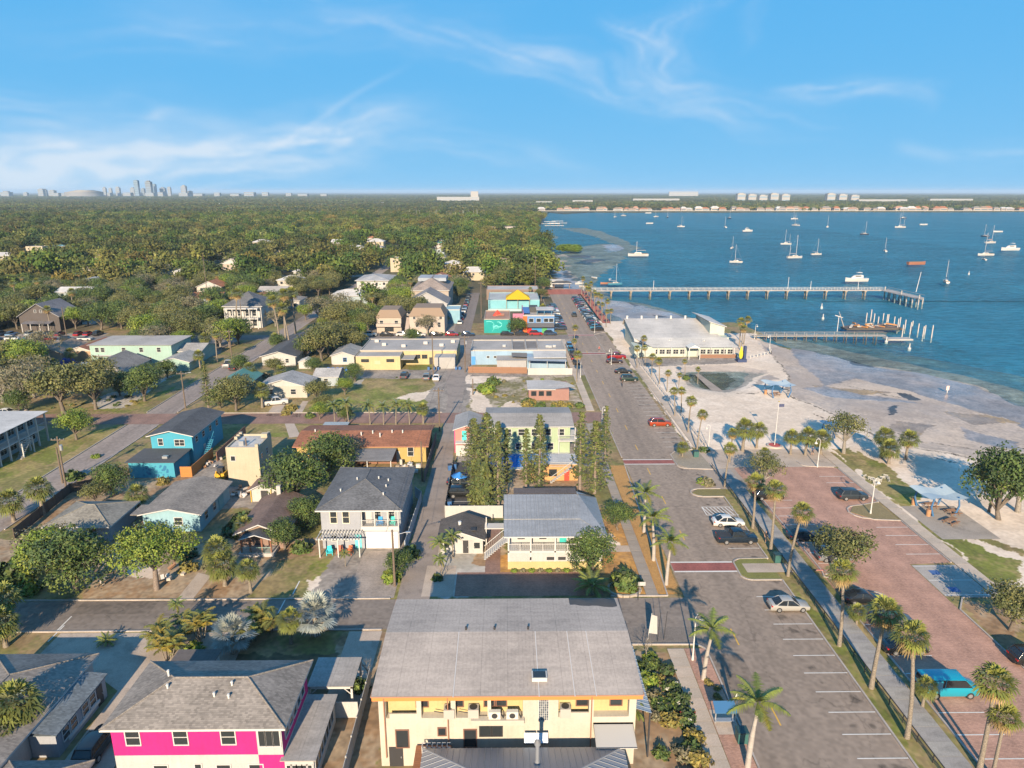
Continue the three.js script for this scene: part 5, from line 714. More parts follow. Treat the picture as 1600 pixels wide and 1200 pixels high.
{ // ----- white house with verandas at the street corner -----
  const b = B('apartment_house', 'white two storey house with blue veranda bays and outside stair', 'house', -106, -90.8, -133.6, -117), { w, d } = b; b.part('core_wall', gb().box(-w, 0, -d, w - 2.2, 6, d), W_(.36, .46, .52)); b.h = 6; b.flat(SH.white, 0, TRIM, .5); b.part('floor_slab', gb().box(w - 2.2, 2.85, -d, w, 3.05, d), TRIM); b.part('end_wall', gb().box(w - 2.2, 0, d - .15, w, 6, d), WHITE);
  for (let k = 0; k <= 6; k++) b.posts([[w - .1, -d + .1 + k * (2 * d - .2) / 6]], 0, 6, .26); b.rail([[w - .1, d], [w - .1, -d]], 3.05, 1); for (let k = 0; k < 6; k++) { const u = -7 + k * 2.75; const wn = b.win('r', u, 3.7, 1.6, 1.4, TRIM, 'double', -2.2); b.win('r', u, .8, 1.6, 1.5, TRIM, 'double', -2.2); } b.part('stair', (() => { const g = gb(); for (let k = 0; k < 12; k++) g.box(w + .1, k * .25, -1 - k * .3 + 2.5, w + 1.2, k * .25 + .06, -.7 - k * .3 + 2.5); return g; })(), TRIM); b.rail([[w + 1.2, 1.6], [w + 1.2, -2]], 2.2, 1); b.posts([[w + 1.1, -2], [w + 1.1, 1]], 0, 3, .2); b.win('f', 2, 3.6, 1.2, 1.3); b.win('f', 5, .8, 1.2, 1.3);
}
{ // ----- long brown roofed building with yellow wall -----
  const b = B('long_building', 'long rusty brown roofed building with ochre walls beside the palm row', 'building', -38, -14.4, -132.6, -121.4); b.wall(3.3, YELLOW).gable(SH.rust, 'x', .16, .6, YELLOW, M([.3, .14, .09])); b.win('f', 9, 1.2, 1, 1.6, TRIM); b.wins('f', [-6, -2, 2], 1.2, 1, 1.2); b.door('f', 6.5, 0, 1, 2.1, TRIM); for (const [x, z] of [[-9.6, .4], [-.6, 2], [1.4, 1.2], [5, .9], [7, 1], [3, 2.6]]) b.part('roof_vent', gb().cyl([x, 3.6, z], [x, 4.6, z], .13, .13, 7), LAMPWHITE);
  const c = B('lean_to', 'open lean to with patched grey membrane roof behind the grey house', 'shelter', -28.2, -19.6, -121, -114.6); c.h = 2.8; c.flat(M([.27, .25, .235], { t: 'membrane' }), 0); c.posts([[-4.1, 3], [4.1, 3], [0, 3]], 0, 2.8, .14); c.part('back_wall', gb().box(-4.2, 0, -3, 4.2, 2.75, -2.8), W_(.3, .15, .1));
  const r = rngOf(12); const j = thing('junk_pile', 'clutter of white tanks and boards in the ochre building yard', 'clutter', [-17.5, 0, -117.5]); for (let k = 0; k < 16; k++) part('crate', gb().cbox(rr(-1.8, 2, r), rr(.2, .6, r), rr(-2.5, 2, r), rr(.3, .9, r), rr(.4, 1.2, r), rr(.3, .9, r)), [TRIM, M([.4, .37, .33]), M([.25, .2, .15])][k % 3], j);
  const s = B('bus_shelter', 'small flat blue grey roof of a red hut beside the brick street', 'hut', -36.5, -32, -137.4, -134.4); s.wall(2.3, W_(.4, .1, .1)).flat(M([.36, .43, .47], { t: 'membrane' }), 0, TRIM, .3);
}
{ // ----- metal roofed house, white cottage, fences -----
  const b = B('raised_house', 'white raised house with grey metal roof, deep porch and yellow base', 'house', .4, 12.8, -94, -83), { w, d } = b; const MT = SH.metal; b.part('base_wall', gb().box(-w, 0, -d, w, 1.1, d), W_(.56, .46, .22)); b.part('wall', gb().box(-w, 1.1, -d, w, 4.9, d - 2.4), WHITE); b.part('porch_floor', gb().box(-w, 2.4, d - 2.4, w, 2.62, d), TRIM); b.part('porch_skirt', gb().box(-w, 1.1, d - .12, w, 2.4, d - .02), WHITE); b.h = 4.9;
  for (let k = 0; k < 7; k++) b.part('base_grille', gb().box(-5.6 + k * 1.5, 1.3, d - .02, -4.6 + k * 1.5, 1.75, d), k === 3 || k === 4 ? DARK : WHITE); b.posts([-6.1, -3.2, 0, 3.1, 6.1].map((x) => [x, d - .1]), 1.1, 4.9, .2); b.posts([-4.6, -1.6, 1.6, 4.6].map((x) => [x, d - .1]), 2.6, 3.6, .08); b.rail([[-w + .1, d - .1], [w - .1, d - .1]], 2.65, .9, TRIM, .22); b.rail([[w - .1, d - .1], [w - .1, d - 2.4]], 2.65, .9); b.wins('f', [-4.4, -1.5, 4], 3.1, 1, 1.3, TRIM, 'x', -2.4); b.door('f', 1.2, 2.65, .95, 2.1, M([.03, .35, .33]), -2.4);
  const X = w + .5, Z = d + .5, e = 4.95, t = 7.2, zr = -2.2, br = 3.2, ym = 5.85; const g = gb(); g.quad([-X, e, Z], [X, e, Z], [X - br, ym, Z - br], [-X, ym, Z - br]).quad([-X, ym, Z - br], [X - br, ym, Z - br], [X - br, t, zr], [-X, t, zr]).quad([X, e, Z], [X, e, -Z], [X - br, t, zr - 1], [X - br, ym, Z - br]).tri([X - br, ym, Z - br], [X - br, t, zr - 1], [X - br, t, zr]).quad([X, e + .4, -Z], [-X, e + .4, -Z], [-X, t, zr], [X - br, t, zr]); const roof = b.part('roof', g, MT); const RIB = M([.33, .34, .35], { r: .4, m: .4 });
  for (let x = -X; x < X - br; x += .52) { part('roof_seam', gb().cyl([x, ym + .03, Z - br], [x, t + .03, zr], .026, .026, 4, false), RIB, roof); } for (let x = -X; x <= X; x += .52) { const lim = Math.min(br, Math.max(.05, X - x)); part('roof_seam', gb().cyl([x, e + .03, Z], [x, e + (ym - e) * lim / br + .03, Z - lim], .026, .026, 4, false), RIB, roof); } part('roof_break', gb().cyl([-X, ym + .03, Z - br], [X - br, ym + .03, Z - br], .05, .05, 4).cyl([X - br, ym + .03, Z - br], [X, e + .03, Z], .05, .05, 4), MT, roof); part('fascia', gb().box(-X, e - .18, Z - .06, X, e - .01, Z + .01).box(X - .05, e - .18, -Z, X + .01, e - .01, Z), TRIM, roof); b.part('flat_roof_strip', gb().box(-X + 1.4, 6.1, -Z - .6, X - 3, 6.25, -Z + 1.4), M([.12, .1, .095], { t: 'membrane' }));
  const st = thing('outside_stair', 'white stair with railings between the cottage and the raised house', 'stair', [-1.6, 0, -86.5]); for (let k = 0; k < 11; k++) part('step', gb().box(-1.2 + k * .26, k * .24, -1, -.9 + k * .26, k * .24 + .05, 1), TRIM, st); for (const z of [-1, 1]) { part('handrail', gb().cyl([-1.2, 1, z], [1.7, 3.6, z], .05, .05, 5), TRIM, st); for (let k = 0; k < 10; k++) part('baluster', gb().cyl([-1 + k * .28, .2 + k * .25, z], [-1 + k * .28, 1.2 + k * .25, z], .025, .025, 4), TRIM, st); } part('landing', gb().box(1.7, 2.5, -4.6, 2.2, 2.62, 1).box(-1.2, 2.5, -4.6, 2.2, 2.62, -3), TRIM, st); for (const q of [[-1, -3.1], [-1, -4.5], [1.9, -4.5]]) part('post', gb().cbox(q[0], 1.8, q[1], .14, 3.6, .14), TRIM, st);
  const c = B('cottage', 'small white cottage with dark brown gable roof beside the alley', 'cottage', -8.9, -3, -93, -87.2); c.wall(2.3, WHITE).gable(M([.115, .1, .09], { t: 'shingle' }), 'z', .36, .35, WHITE); c.door('f', .6, .1, .75, 1.9, DARK); c.win('f', -2, .9, .7, .8, TRIM, 'plain'); c.win('f', 2.1, .8, .9, .9, TRIM, 'plain'); c.door('f', 1.5, .1, .8, 1.9, WHITE, .06).rotation.y = .35; c.win('f', .2, 2.3, .3, .3, TRIM, 'plain'); c.part('skylight', gb().cbox(1.6, 2.95, 1.4, .7, .12, .9), DARK); c.part('roof_vent', gb().cyl([-.3, 3.2, .6], [-.3, 3.7, .6], .2, .24, 9), LAMPWHITE);
  const fence = (label, pts, m, h = 1.8, w = 2.2) => { const o = thing('panel_fence', label, 'fence'); for (let i = 0; i + 1 < pts.length; i++) { const [a, q] = [pts[i], pts[i + 1]], L = Math.hypot(q[0] - a[0], q[1] - a[1]), n = Math.max(1, Math.round(L / w)), an = Math.atan2(-(q[1] - a[1]), q[0] - a[0]); for (let k = 0; k < n; k++) { const t = (k + .5) / n, pn = part('fence_panel', gb().box(-L / n / 2 + .06, .06, -.025, L / n / 2 - .06, h, .025), m, o); pn.position.set(a[0] + (q[0] - a[0]) * t, 0, a[1] + (q[1] - a[1]) * t); pn.rotation.y = an; const ps = part('fence_post', gb().cbox(0, h / 2 + .05, 0, .12, h + .1, .12), m, o); const s = k / n; ps.position.set(a[0] + (q[0] - a[0]) * s, 0, a[1] + (q[1] - a[1]) * s); } } return o; };
  fence('white panel fence behind the cottage', [[-9, -98], [-.2, -98]], WHITE, 2.1); fence('long white panel fence beside the sunroom path', [[-13.5, -47], [-13.6, -61]], WHITE); fence('white gate panels before the carport', [[-16.3, -56], [-13.8, -56]], WHITE); fence('pale blue fence along the grey house side yard', [[-13.7, -87.5], [-13.3, -104], [-14.6, -106]], W_(.42, .47, .53)); fence('brown board fence behind the blue store', [[-9.8, -187], [6.3, -186]], M([.28, .15, .09], { t: 'planks' }), 1.8); fence('dark fence beside the pale street', [[-70, -92], [-71.5, -108], [-66, -112]], M([.1, .075, .06], { t: 'planks' }), 1.7); fence('dark fence between the motel lot and the alley', [[-9.2, -99], [-9.2, -121]], M([.16, .15, .15], { t: 'planks' }), 1.5);
  fence('grey board fence east of the long building', [[-13.7, -112], [-13.6, -133]], M([.13, .13, .14], { t: 'planks' }), 1.9);
}
{ // ----- motel, pool, pink house -----
  const b = B('motel', 'pale green two storey motel with grey flat roof behind the pines', 'motel', -3, 12.4, -136.6, -125.6); b.wall(5.6, W_(.4, .5, .33)).gable(M([.34, .32, .3], { t: 'membrane' }), 'x', .12, .7, W_(.4, .5, .33)); b.wins('f', [-6, -4, -1.5, 1, 3.5, 6], 3.6, 1.1, 1.2); b.wins('f', [-5, -2, 1, 4], .8, 1.1, 1.2); b.part('balcony', gb().box(5.4, 2.8, b.d, 8.6, 2.95, b.d + 1.5).box(7.8, 2.8, -5, 9, 2.95, b.d), TRIM); b.rail([[5.4, b.d + 1.4], [8.6, b.d + 1.4]], 2.95, 1); b.posts([[5.5, b.d + 1.4], [8.5, b.d + 1.4]], 0, 5.6, .14);
  const p = thing('swimming_pool', 'bright blue swimming pool with white rim behind the pines', 'pool', [4.2, 0, -121.5]); part('pool_rim', gb().box(-8, 0, -4.2, 8, .12, 4.2), TRIM, p); part('pool_water', gb().quad([-6.8, .13, 3.2], [6.8, .13, 3.2], [6.8, .13, -3.2], [-6.8, .13, -3.2]), M([.01, .15, .5], { r: .08 }), p);
  const o = B('pool_building', 'orange walled motel wing with white outside stair', 'building', 4, 12.6, -117, -112.4); o.wall(3, PEACH).flat(SH.white, 0, TRIM, .2); o.wins('f', [-2.5, 0], .9, 1.2, 1.1, DARK, 'plain'); o.door('f', 2.4, 0, .9, 2, M([.35, .05, .03])); o.part('stair', (() => { const g = gb(); for (let k = 0; k < 11; k++) g.box(-.5 + k * .33, k * .26, o.d + .1, -.1 + k * .33, k * .26 + .06, o.d + 1.1); return g; })(), TRIM); o.rail([[-.5, o.d + 1.1], [3.2, o.d + 1.1]], 2.9, .8); o.part('handrail', gb().cyl([-.5, 1, o.d + 1.1], [3.2, 3.9, o.d + 1.1], .05, .05, 5), TRIM);
  const k = B('pink_cottage', 'narrow pink two storey cottage with grey roof and white yard wall', 'house', -9.4, -4.8, -134.5, -126); k.wall(4.8, PINK).gable(M([.34, .34, .34], { t: 'membrane' }), 'z', .34, .4, PINK); k.door('f', -.5, 2.5, .9, 1.9, M([.06, .45, .42])); k.win('f', 1.1, 2.9, .7, .9); k.part('porch', gb().box(-2.1, 2.3, k.d, 2.3, 2.45, k.d + 1.6), TRIM); k.part('yard_wall', gb().box(-2, 0, k.d + 1.6, 2.3, 2.1, k.d + 1.75), WHITE); k.part('magenta_corner', gb().box(-2.36, 0, k.d - .2, -2.26, 4.8, k.d + .04), M([.5, .03, .2])); k.part('stair_rail', gb().cyl([.6, 3.4, k.d + 1.5], [2.2, 2.4, k.d + 1.5], .06, .06, 4), TRIM);
}
{ // ----- stores across the vacant lots -----
  const y = B('yellow_store', 'long pale yellow store with flat grey roof behind the grass lot', 'building', -41.2, -13.6, -213, -197); y.wall(4, W_(.56, .47, .25)).flat(SH.membrane, .3, W_(.45, .42, .38)); const fw = B('yellow_store_wing', 'low yellow store wing with two dark grilled windows', 'building', -41.2, -28.9, -196.9, -190.8); fw.wall(3.7, W_(.56, .47, .25)).flat(SH.membrane, .25, W_(.5, .43, .33)); fw.wins('f', [-3.6, 3.4], 2.3, 2, .7, DARK, 'double'); fw.part('emblem', gb().box(-1, 1.6, fw.d, .6, 2.6, fw.d + .02), W_(.6, .52, .33)); y.wins('f', [2.6, 4.6, 8.6, 11], 1.8, 1.4, 1, DARK, 'double'); y.door('f', 6.4, 0, 1, 2.1, DARK); y.part('annex', gb().box(7.8, 0, y.d, 13.6, 3.2, y.d + 5), W_(.42, .41, .4)); y.part('porch', gb().box(-1.4, 2.7, y.d, 2.2, 2.85, y.d + 5.6), W_(.4, .37, .33)); for (const [x, z] of [[-8, 1], [-2, 3], [4, -1], [9, 2], [12, -3], [-11, -4]]) part('roof_unit', gb().cbox(x, 4.5, z, 1.2, .8, 1), M([.4, .39, .37]), y.roof);
  const b = B('blue_store', 'long blue walled store with stained grey flat roof beside the main road', 'building', -9.6, 17.6, -211, -196.6); b.wall(4, SKYB).flat(SH.membrane, .35, W_(.5, .47, .43)); for (const x of [-1.8, 2.2, 5.8]) part('roof_divider', gb().box(x, 4.07, -6.8, x + .3, 4.5, 6.8), W_(.42, .4, .38), b.roof); part('stain', gb().box(-1.4, 4.085, -5, 2, 4.09, 5).box(2.6, 4.085, -5.5, 5.6, 4.09, 4), M([.22, .2, .185], { t: 'membrane' }), b.roof); for (const [x, z] of [[8.5, 3], [9.4, 3.4], [10.6, 2.6], [-4, 2]]) part('roof_unit', gb().cbox(x, 4.5, z, .9, .7, .9), STEEL, b.roof); b.door('f', -12.8, 0, 1.1, 2.4, M([.06, .22, .5])); b.wins('f', [-8.6, -6.6], 2, .7, .5, TRIM, 'plain');
  const w = B('white_annex', 'white roofed annex with pale wall behind the board fence', 'annex', 6.4, 17.2, -196.4, -184.6); w.part('wall', gb().box(-w.w, 0, -w.d, w.w, 3.3, -1), SKYB); w.part('patio_wall', gb().box(-w.w, 0, w.d - .2, w.w, 1.9, w.d).box(w.w - .2, 0, -1, w.w, 1.9, w.d - .2), WHITE); w.part('roof', gb().quad([-3.6, 3.7, 1], [w.w, 3.7, 1], [w.w, 4.1, -w.d], [-3.6, 4.1, -w.d]).box(-3.6, 3.55, .95, w.w, 3.69, 1.03), SH.white); w.part('lower_roof', gb().quad([-w.w, 3.3, 3], [w.w, 3, 3], [w.w, 3.3, -1], [-w.w, 3.5, -1]), M([.36, .41, .46], { t: 'membrane' })); w.posts([[-4.8, 3], [0, 3], [5, 3]], 0, 3.1, .14); for (const x of [-5.2, -3.2, -1.2, .8, 2.8, 4.8]) w.part('wall_panel', gb().box(x, .05, w.d + .005, x + 1.85, 1.86, w.d + .04), WHITE);
  const l = B('store_lean_to', 'grey lean to sheds behind the blue store', 'shed', -2, 6.2, -196.4, -190.6); l.wall(2.6, W_(.42, .42, .43)).flat(SH.membrane, 0, TRIM, .2); l.part('upper_roof', gb().quad([0, 3.4, 1], [4.4, 3.2, 1.4], [4.4, 3.5, -2.8], [0, 3.6, -2.8]), M([.2, .19, .185], { t: 'membrane' }));
  const r = B('ruined_store', 'low pinkish building with peeling white roof on the sandy lot', 'building', 5.8, 15.4, -168, -160.6); r.wall(2.7, W_(.36, .2, .17)); const rg = gb().poly([[-5.1, 2.8, 4], [1.6, 2.85, 4], [6.6, 2.75, 1.2], [4.4, 2.95, -2], [1, 2.9, -4], [-5.1, 2.9, -4]]); r.part('roof', rg, M([.5, .48, .46], { t: 'membrane' })); r.part('roof_edge', gb().box(-5.1, 2.62, 3.9, 1.6, 2.79, 4), TRIM); r.wins('f', [-3.6, -1.8, 0], 1.2, 1.1, 1, DARK, 'plain');
}
{ // ----- houses on the grass lot side and by the pale street -----
  const g1 = B('cottage', 'white gabled cottage with pale roof beside the grass lot', 'cottage', -59, -47.5, -172, -163.5); g1.wall(2.9, W_(.5, .48, .42)).gable(M([.38, .37, .36], { t: 'shingle' }), 'z', .3, .5, WHITE); g1.wins('f', [-3, 2.5], .9, 1.2, 1.2); g1.wins('r', [-2.6, 2], .9, 1, 1.2); const g2 = B('cottage', 'small white gabled cottage with blue tarpaulin end', 'cottage', -48.5, -42.5, -182, -174); g2.wall(2.6, W_(.4, .46, .5)).gable(M([.42, .41, .4], { t: 'shingle' }), 'x', .3, .4, W_(.38, .45, .52)); g2.win('f', 0, .9, 1, 1);
  const g3 = B('long_house', 'white house with long charcoal gable roof beside the white shed', 'house', -69, -59.5, -226, -196); g3.wall(2.9, WHITE).gable(SH.char, 'z', .28, .6, WHITE); g3.wins('f', [-2.4, 2.4], .9, .9, 1.1); g3.wins('r', [-8, -3, 2, 8], .9, 1, 1.1); const sh = B('garden_shed', 'tiny white garden shed with gable roof beside the charcoal roof house', 'shed', -57.6, -54, -196, -192.4); sh.wall(2, WHITE).gable(SH.white, 'z', .4, .2, WHITE);
  const g4 = B('cottage', 'small white and blue cottage by the yellow store', 'cottage', -49.5, -43, -208, -197); g4.wall(2.8, WHITE).gable(M([.33, .33, .32], { t: 'shingle' }), 'z', .34, .4, WHITE); g4.win('f', .6, .9, 1, 1.1, M([.1, .25, .5])); const g5 = B('shed_row', 'teal gabled sheds behind the white pickup', 'shed', -70.5, -63, -178, -166); g5.wall(2.4, W_(.08, .2, .2)).gable(W_(.09, .27, .25), 'z', .5, .3, W_(.08, .22, .22));
  const a = B('apartment_block', 'pale mint two storey block with wide flat grey roof', 'building', -118.6, -95.4, -211.5, -198.4); a.wall(5.6, MINT).flat(M([.43, .4, .37], { t: 'membrane' }), 0, TRIM, .5); a.wins('f', [-9.6, -8, -2, 3, 8], 3.6, 1, 1.2); a.wins('f', [-9, -5, 0, 5], .8, 1.1, 1.2); a.part('stair_landing', gb().box(-11, 2.6, a.d, -3, 2.75, a.d + 1.2), TRIM); const e = B('garage', 'mint garage with gable roof beside the flat roofed block', 'garage', -95, -87, -199.6, -190); e.wall(2.7, MINT).gable(M([.36, .35, .33], { t: 'shingle' }), 'z', .28, .4, MINT); e.win('f', 0, 1.2, .5, .5); const e2 = B('garage', 'larger mint garage with grey roof behind the small one', 'garage', -97, -88.4, -212, -201.4); e2.wall(3.2, MINT).gable(M([.36, .35, .33], { t: 'shingle' }), 'x', .24, .4, MINT);
  const c = B('white_bungalow', 'white gabled bungalow with grey roof half hidden by bushes', 'house', -112, -99.5, -193, -180); c.wall(2.8, WHITE).gable(M([.23, .215, .2], { t: 'shingle' }), 'z', .4, .5, WHITE); c.win('f', 2, .9, 1.1, 1.2); c.win('r', 2, .9, 1.1, 1.2); c.part('blue_roof', gb().box(-10, 2.6, -3, -6.5, 2.75, 4), M([.33, .36, .4], { t: 'membrane' })); const tl = thing('pallet_stack', 'stack of pale blue pallets beside the bushes', 'pallets', [-96.2, 0, -181]); for (let k = 0; k < 4; k++) part('pallet', gb().cbox(0, .5 + k * .5, 0, 4.2, .16, 1.4), W_(.35, .5, .58), tl);
  const t1 = B('house', 'house with teal and tan gable roofs at the street edge', 'house', -152, -138, -210, -199); t1.wall(3, TEALW).gable(M([.1, .28, .27], { t: 'shingle' }), 'z', .36, .5, TEALW); const t2 = B('house', 'house with tan gable roof beside the teal roofed one', 'house', -137.4, -128.6, -214, -201); t2.wall(3, W_(.5, .44, .36)).gable(SH.tan, 'z', .34, .5, OFFW); const t3 = B('house', 'house with orange brown roof beside the blue tarpaulin', 'house', -128, -119.6, -216, -202); t3.wall(3, W_(.45, .3, .18)).gable(SH.rust, 'z', .34, .4, OFFW); solo('tarpaulin', 'crumpled blue tarpaulin over a trailer by the orange roof', 'tarpaulin', loft([[-2, .4], [-1, 1.6], [.4, 2], [1.6, 1.3], [2.2, .3]].map(([x, h]) => mirror(x, [[0, 0], [1.3, 0], [1.1, h * .6], [.4, h], [0, h * 1.05]])), true, .6), M([.02, .05, .24]), [-126, 0, -199]);
}
{ // ----- beige and grey buildings on the north street -----
  const b1 = B('inn', 'beige three storey inn with tan mansard roof', 'building', -44.6, -36, -256, -243.8); b1.wall(5.4, W_(.5, .42, .35)); b1.part('mansard', loft([[5.4, .25], [8, -1.2]].map(([y, o]) => [[-b1.w - o, y, b1.d + o], [b1.w + o, y, b1.d + o], [b1.w + o, y, -b1.d - o], [-b1.w - o, y, -b1.d - o]]), true, .3), SH.tan); b1.wins('f', [-2.6, 2.6], 3, 1.2, 1.4, TRIM); b1.part('balcony', gb().box(-b1.w, 2.4, b1.d, b1.w, 3.4, b1.d + 1.2), W_(.5, .43, .37)); b1.win('f', 0, .6, 3, 1.6, DARK, 'double');
  const b2 = B('inn', 'wide beige inn with tan mansard roof and arched windows', 'building', -33, -20.8, -256, -243); b2.wall(6, W_(.52, .44, .38)); b2.part('mansard', loft([[6, .25], [8.8, -1.3]].map(([y, o]) => [[-b2.w - o, y, b2.d + o], [b2.w + o, y, b2.d + o], [b2.w + o, y, -b2.d - o], [-b2.w - o, y, -b2.d - o]]), true, .3), SH.tan); b2.wins('f', [-3.4, -1, 1.6, 4.2], 2.2, 1, 1.7, TRIM); b2.wins('f', [-4.4, 4.8], 5, .9, .9, TRIM); b2.part('stair', gb().quad([-7.6, 0, b2.d + 4], [-6.3, 0, b2.d + 4], [-6.3, 5, b2.d - 4], [-7.6, 5, b2.d - 4]), W_(.45, .36, .3));
  const b3 = B('gabled_house', 'grey house with large front gable behind the beige inn', 'house', -37.6, -22, -285, -270); b3.wall(6.5, W_(.42, .41, .42)).gable(M([.26, .24, .235], { t: 'shingle' }), 'z', .55, .5, W_(.42, .42, .43)); const b4 = B('large_house', 'tall house with tan and blue grey stepped roofs behind the gable', 'house', -38.4, -23, -318, -292); b4.wall(8.5, W_(.42, .36, .31)).hip(M([.3, .25, .22], { t: 'shingle' }), .5, .5); b4.part('upper_roof', gb().box(-6, 11, -9, 6, 12.4, 3), M([.34, .38, .43], { t: 'membrane' })); b4.win('f', 0, 5.6, 7, 1.6, DARK, 'double'); const b5 = B('annex', 'light blue annex below the grey gable', 'building', -28, -16.6, -272, -262); b5.wall(5, W_(.25, .45, .55)).flat(W_(.3, .48, .56), .4, W_(.45, .5, .5));
  const wh = B('white_house', 'white two storey house with flat hip roof among the trees', 'house', -72, -56.6, -368, -346); wh.wall(6, WHITE).hip(M([.42, .42, .42], { t: 'shingle' }), .2, .8); wh.wins('f', [-5, -1.6, 2, 5.6], 3.8, 1.1, 1.2, TRIM, 'plain'); wh.part('balcony', gb().box(5, 2.8, wh.d, 8, 3, wh.d + 2), TRIM);
  const ms = B('mansion', 'tall white mansion with slate hip roof and double veranda', 'house', -101, -88, -268, -254); ms.wall(8, W_(.55, .54, .52)).hip(SH.slate, .6, .8); ms.part('gallery', gb().box(-6, 3.6, ms.d, 6, 3.85, ms.d + 2.6).box(-6, 7.2, ms.d, 6, 7.5, ms.d + 2.6), TRIM); ms.posts([-5.8, -3, 0, 3, 5.8].map((x) => [x, ms.d + 2.4]), 0, 7.4, .26); ms.rail([[-6, ms.d + 2.4], [6, ms.d + 2.4]], 3.85, 1); ms.wins('f', [-4, -1.4, 1.4, 4], 4.4, 1.2, 2); ms.wins('f', [-4, 4], .8, 1.2, 2); ms.wins('r', [-3, 3], 4.4, 1.1, 1.8);
  const dk = B('dark_house', 'dark timber house with steep front gable behind parked cars', 'house', -172, -158, -262, -249); dk.wall(5.5, W_(.1, .085, .08)).gable(M([.2, .19, .2], { t: 'shingle' }), 'z', .62, .6, W_(.1, .085, .08), W_(.4, .4, .42)); dk.wins('f', [-1, 1], 6.6, .7, .9); dk.part('porch_roof', gb().quad([-5, 3, dk.d + 3], [5, 3, dk.d + 3], [5, 3.6, dk.d], [-5, 3.6, dk.d]), M([.18, .17, .18], { t: 'shingle' })); dk.posts([-4.6, -1.6, 1.6, 4.6].map((x) => [x, dk.d + 2.8]), 0, 3, .2); const yw = B('cottage', 'yellow cottage with grey hip roof among palms', 'house', -148, -136, -284, -274); yw.wall(3, W_(.55, .4, .16)).hip(M([.28, .28, .3], { t: 'shingle' }), .4, .5);
}
{ // ----- mural stores and yellow canopy on the main road -----
  const m = B('mural_building', 'low brick building with bright teal mural on its end wall', 'building', -7, 2.2, -262, -243.4); m.wall(4.6, W_(.3, .2, .15)).flat(M([.4, .24, .17], { t: 'membrane' }), .4, W_(.42, .36, .3)); const mu = m.part('mural', gb().box(-4.6, 0, m.d, 4.6, 4.7, m.d + .06), W_(.01, .33, .32)); { const r = rngOf(41), g = gb(); for (let k = 0; k < 7; k++) { let a = rr(0, 6, r), x = rr(-2.5, 2.5, r), y = rr(1.2, 3.4, r); for (let i = 0; i < 12; i++) { const nx = x + Math.cos(a) * .32, ny = y + Math.sin(a) * .26; if (ny < .4 || ny > 4.3) break; g.quad([x, y - .07, m.d + .07 + k * .002], [nx, ny - .07, m.d + .07 + k * .002], [nx, ny + .07, m.d + .07 + k * .002], [x, y + .07, m.d + .07 + k * .002]); x = nx; y = ny; a += rr(-.1, .75, r); } } part('mural_strokes', g, M([.2, .62, .6]), mu); }
  part('red_shade', loft([[-1.6, .2], [0, 2], [1.6, .2]].map(([x, h]) => mirror(x, [[0, 4.7], [1.6, 4.7], [0, 4.7 + h]])), true, .3), M([.5, .05, .03]), m.roof); part('roof_table', gb().cbox(1, 5, 0, 3, .1, 4), M([.5, .22, .12]), m.roof);
  const c = B('colourful_store', 'two storey store painted orange, pink and blue with roof deck', 'building', 6.6, 17.6, -262, -243.2); c.wall(6, W_(.12, .26, .5)).flat(M([.44, .42, .4], { t: 'membrane' }), .3, W_(.5, .5, .5)); c.part('orange_panel', gb().box(-5.5, 0, c.d, -4, 6, c.d + .05), W_(.6, .16, .04)); c.part('pink_panel', gb().box(-5.5, 6, -9, -5.2, 7, 9).box(-9, 4, c.d - 3, -5.5, 6.4, c.d - 2.8), W_(.55, .2, .3)); c.part('red_panel', gb().box(-4, 0, c.d, -2.4, 2.2, c.d + .06), W_(.5, .03, .03)); c.part('blue_panel', gb().box(-2.3, 0, c.d, 1, 2.2, c.d + .06), W_(.04, .3, .6)); c.part('green_panel', gb().box(1.2, 0, c.d, 3, 2.2, c.d + .06), W_(.1, .4, .15)); c.part('awning', gb().quad([-4, 2.4, c.d + 1.6], [5.4, 2.4, c.d + 1.6], [5.4, 3.6, c.d], [-4, 3.6, c.d]).box(-4, 2.3, c.d + 1.5, 5.4, 2.4, c.d + 1.6), M([.11, .11, .12], { t: 'planks' })); c.wins('f', [-2.6, 0, 2.6, 4.4], 3.9, 1.5, 1.2, TRIM, 'plain'); c.part('roof_box', gb().box(-3, 6, -3, 0, 8, 2), W_(.07, .075, .08)); c.part('blue_roof', gb().quad([-5.4, 6.6, 7], [-3, 6.6, 7], [-3, 7.4, -2], [-5.4, 7.4, -2]), W_(.06, .2, .5)); c.posts([[-.5, 8], [2, 8], [4.6, 8]], 6, 8, .14, W_(.2, .4, .55)); c.part('deck_roof', gb().box(-.8, 8, 2, 5.2, 8.12, 9), SH.white);
  const y = B('canopy_bar', 'aqua walled bar with big yellow tent canopy', 'building', -6.6, 15, -318, -296); y.wall(3.6, W_(.2, .48, .55)).flat(M([.42, .44, .44], { t: 'membrane' }), .3, W_(.3, .5, .55)); y.part('yellow_canopy', gb().tri([-3.4, 4.8, 13.5], [6.6, 4.8, 13.5], [1.6, 8, 9.6]).tri([6.6, 4.8, 13.5], [6.6, 4.8, 5.6], [1.6, 8, 9.6]).tri([6.6, 4.8, 5.6], [-3.4, 4.8, 5.6], [1.6, 8, 9.6]).tri([-3.4, 4.8, 5.6], [-3.4, 4.8, 13.5], [1.6, 8, 9.6]).box(-3.4, 4.3, 13.4, 6.6, 4.8, 13.5), W_(.62, .4, .005)); y.posts([[-3.2, 13.3], [6.4, 13.3], [1.6, 13.3]], 0, 4.7, .16, M([.25, .18, .1])); y.part('patio_wall', gb().box(-b0(y), 0, y.d + 6, b0(y), 1, y.d + 6.2), W_(.4, .55, .58)); y.part('patio_floor', gb().box(-b0(y), 0, y.d + .02, b0(y), .12, y.d + 6), W_(.5, .48, .42));
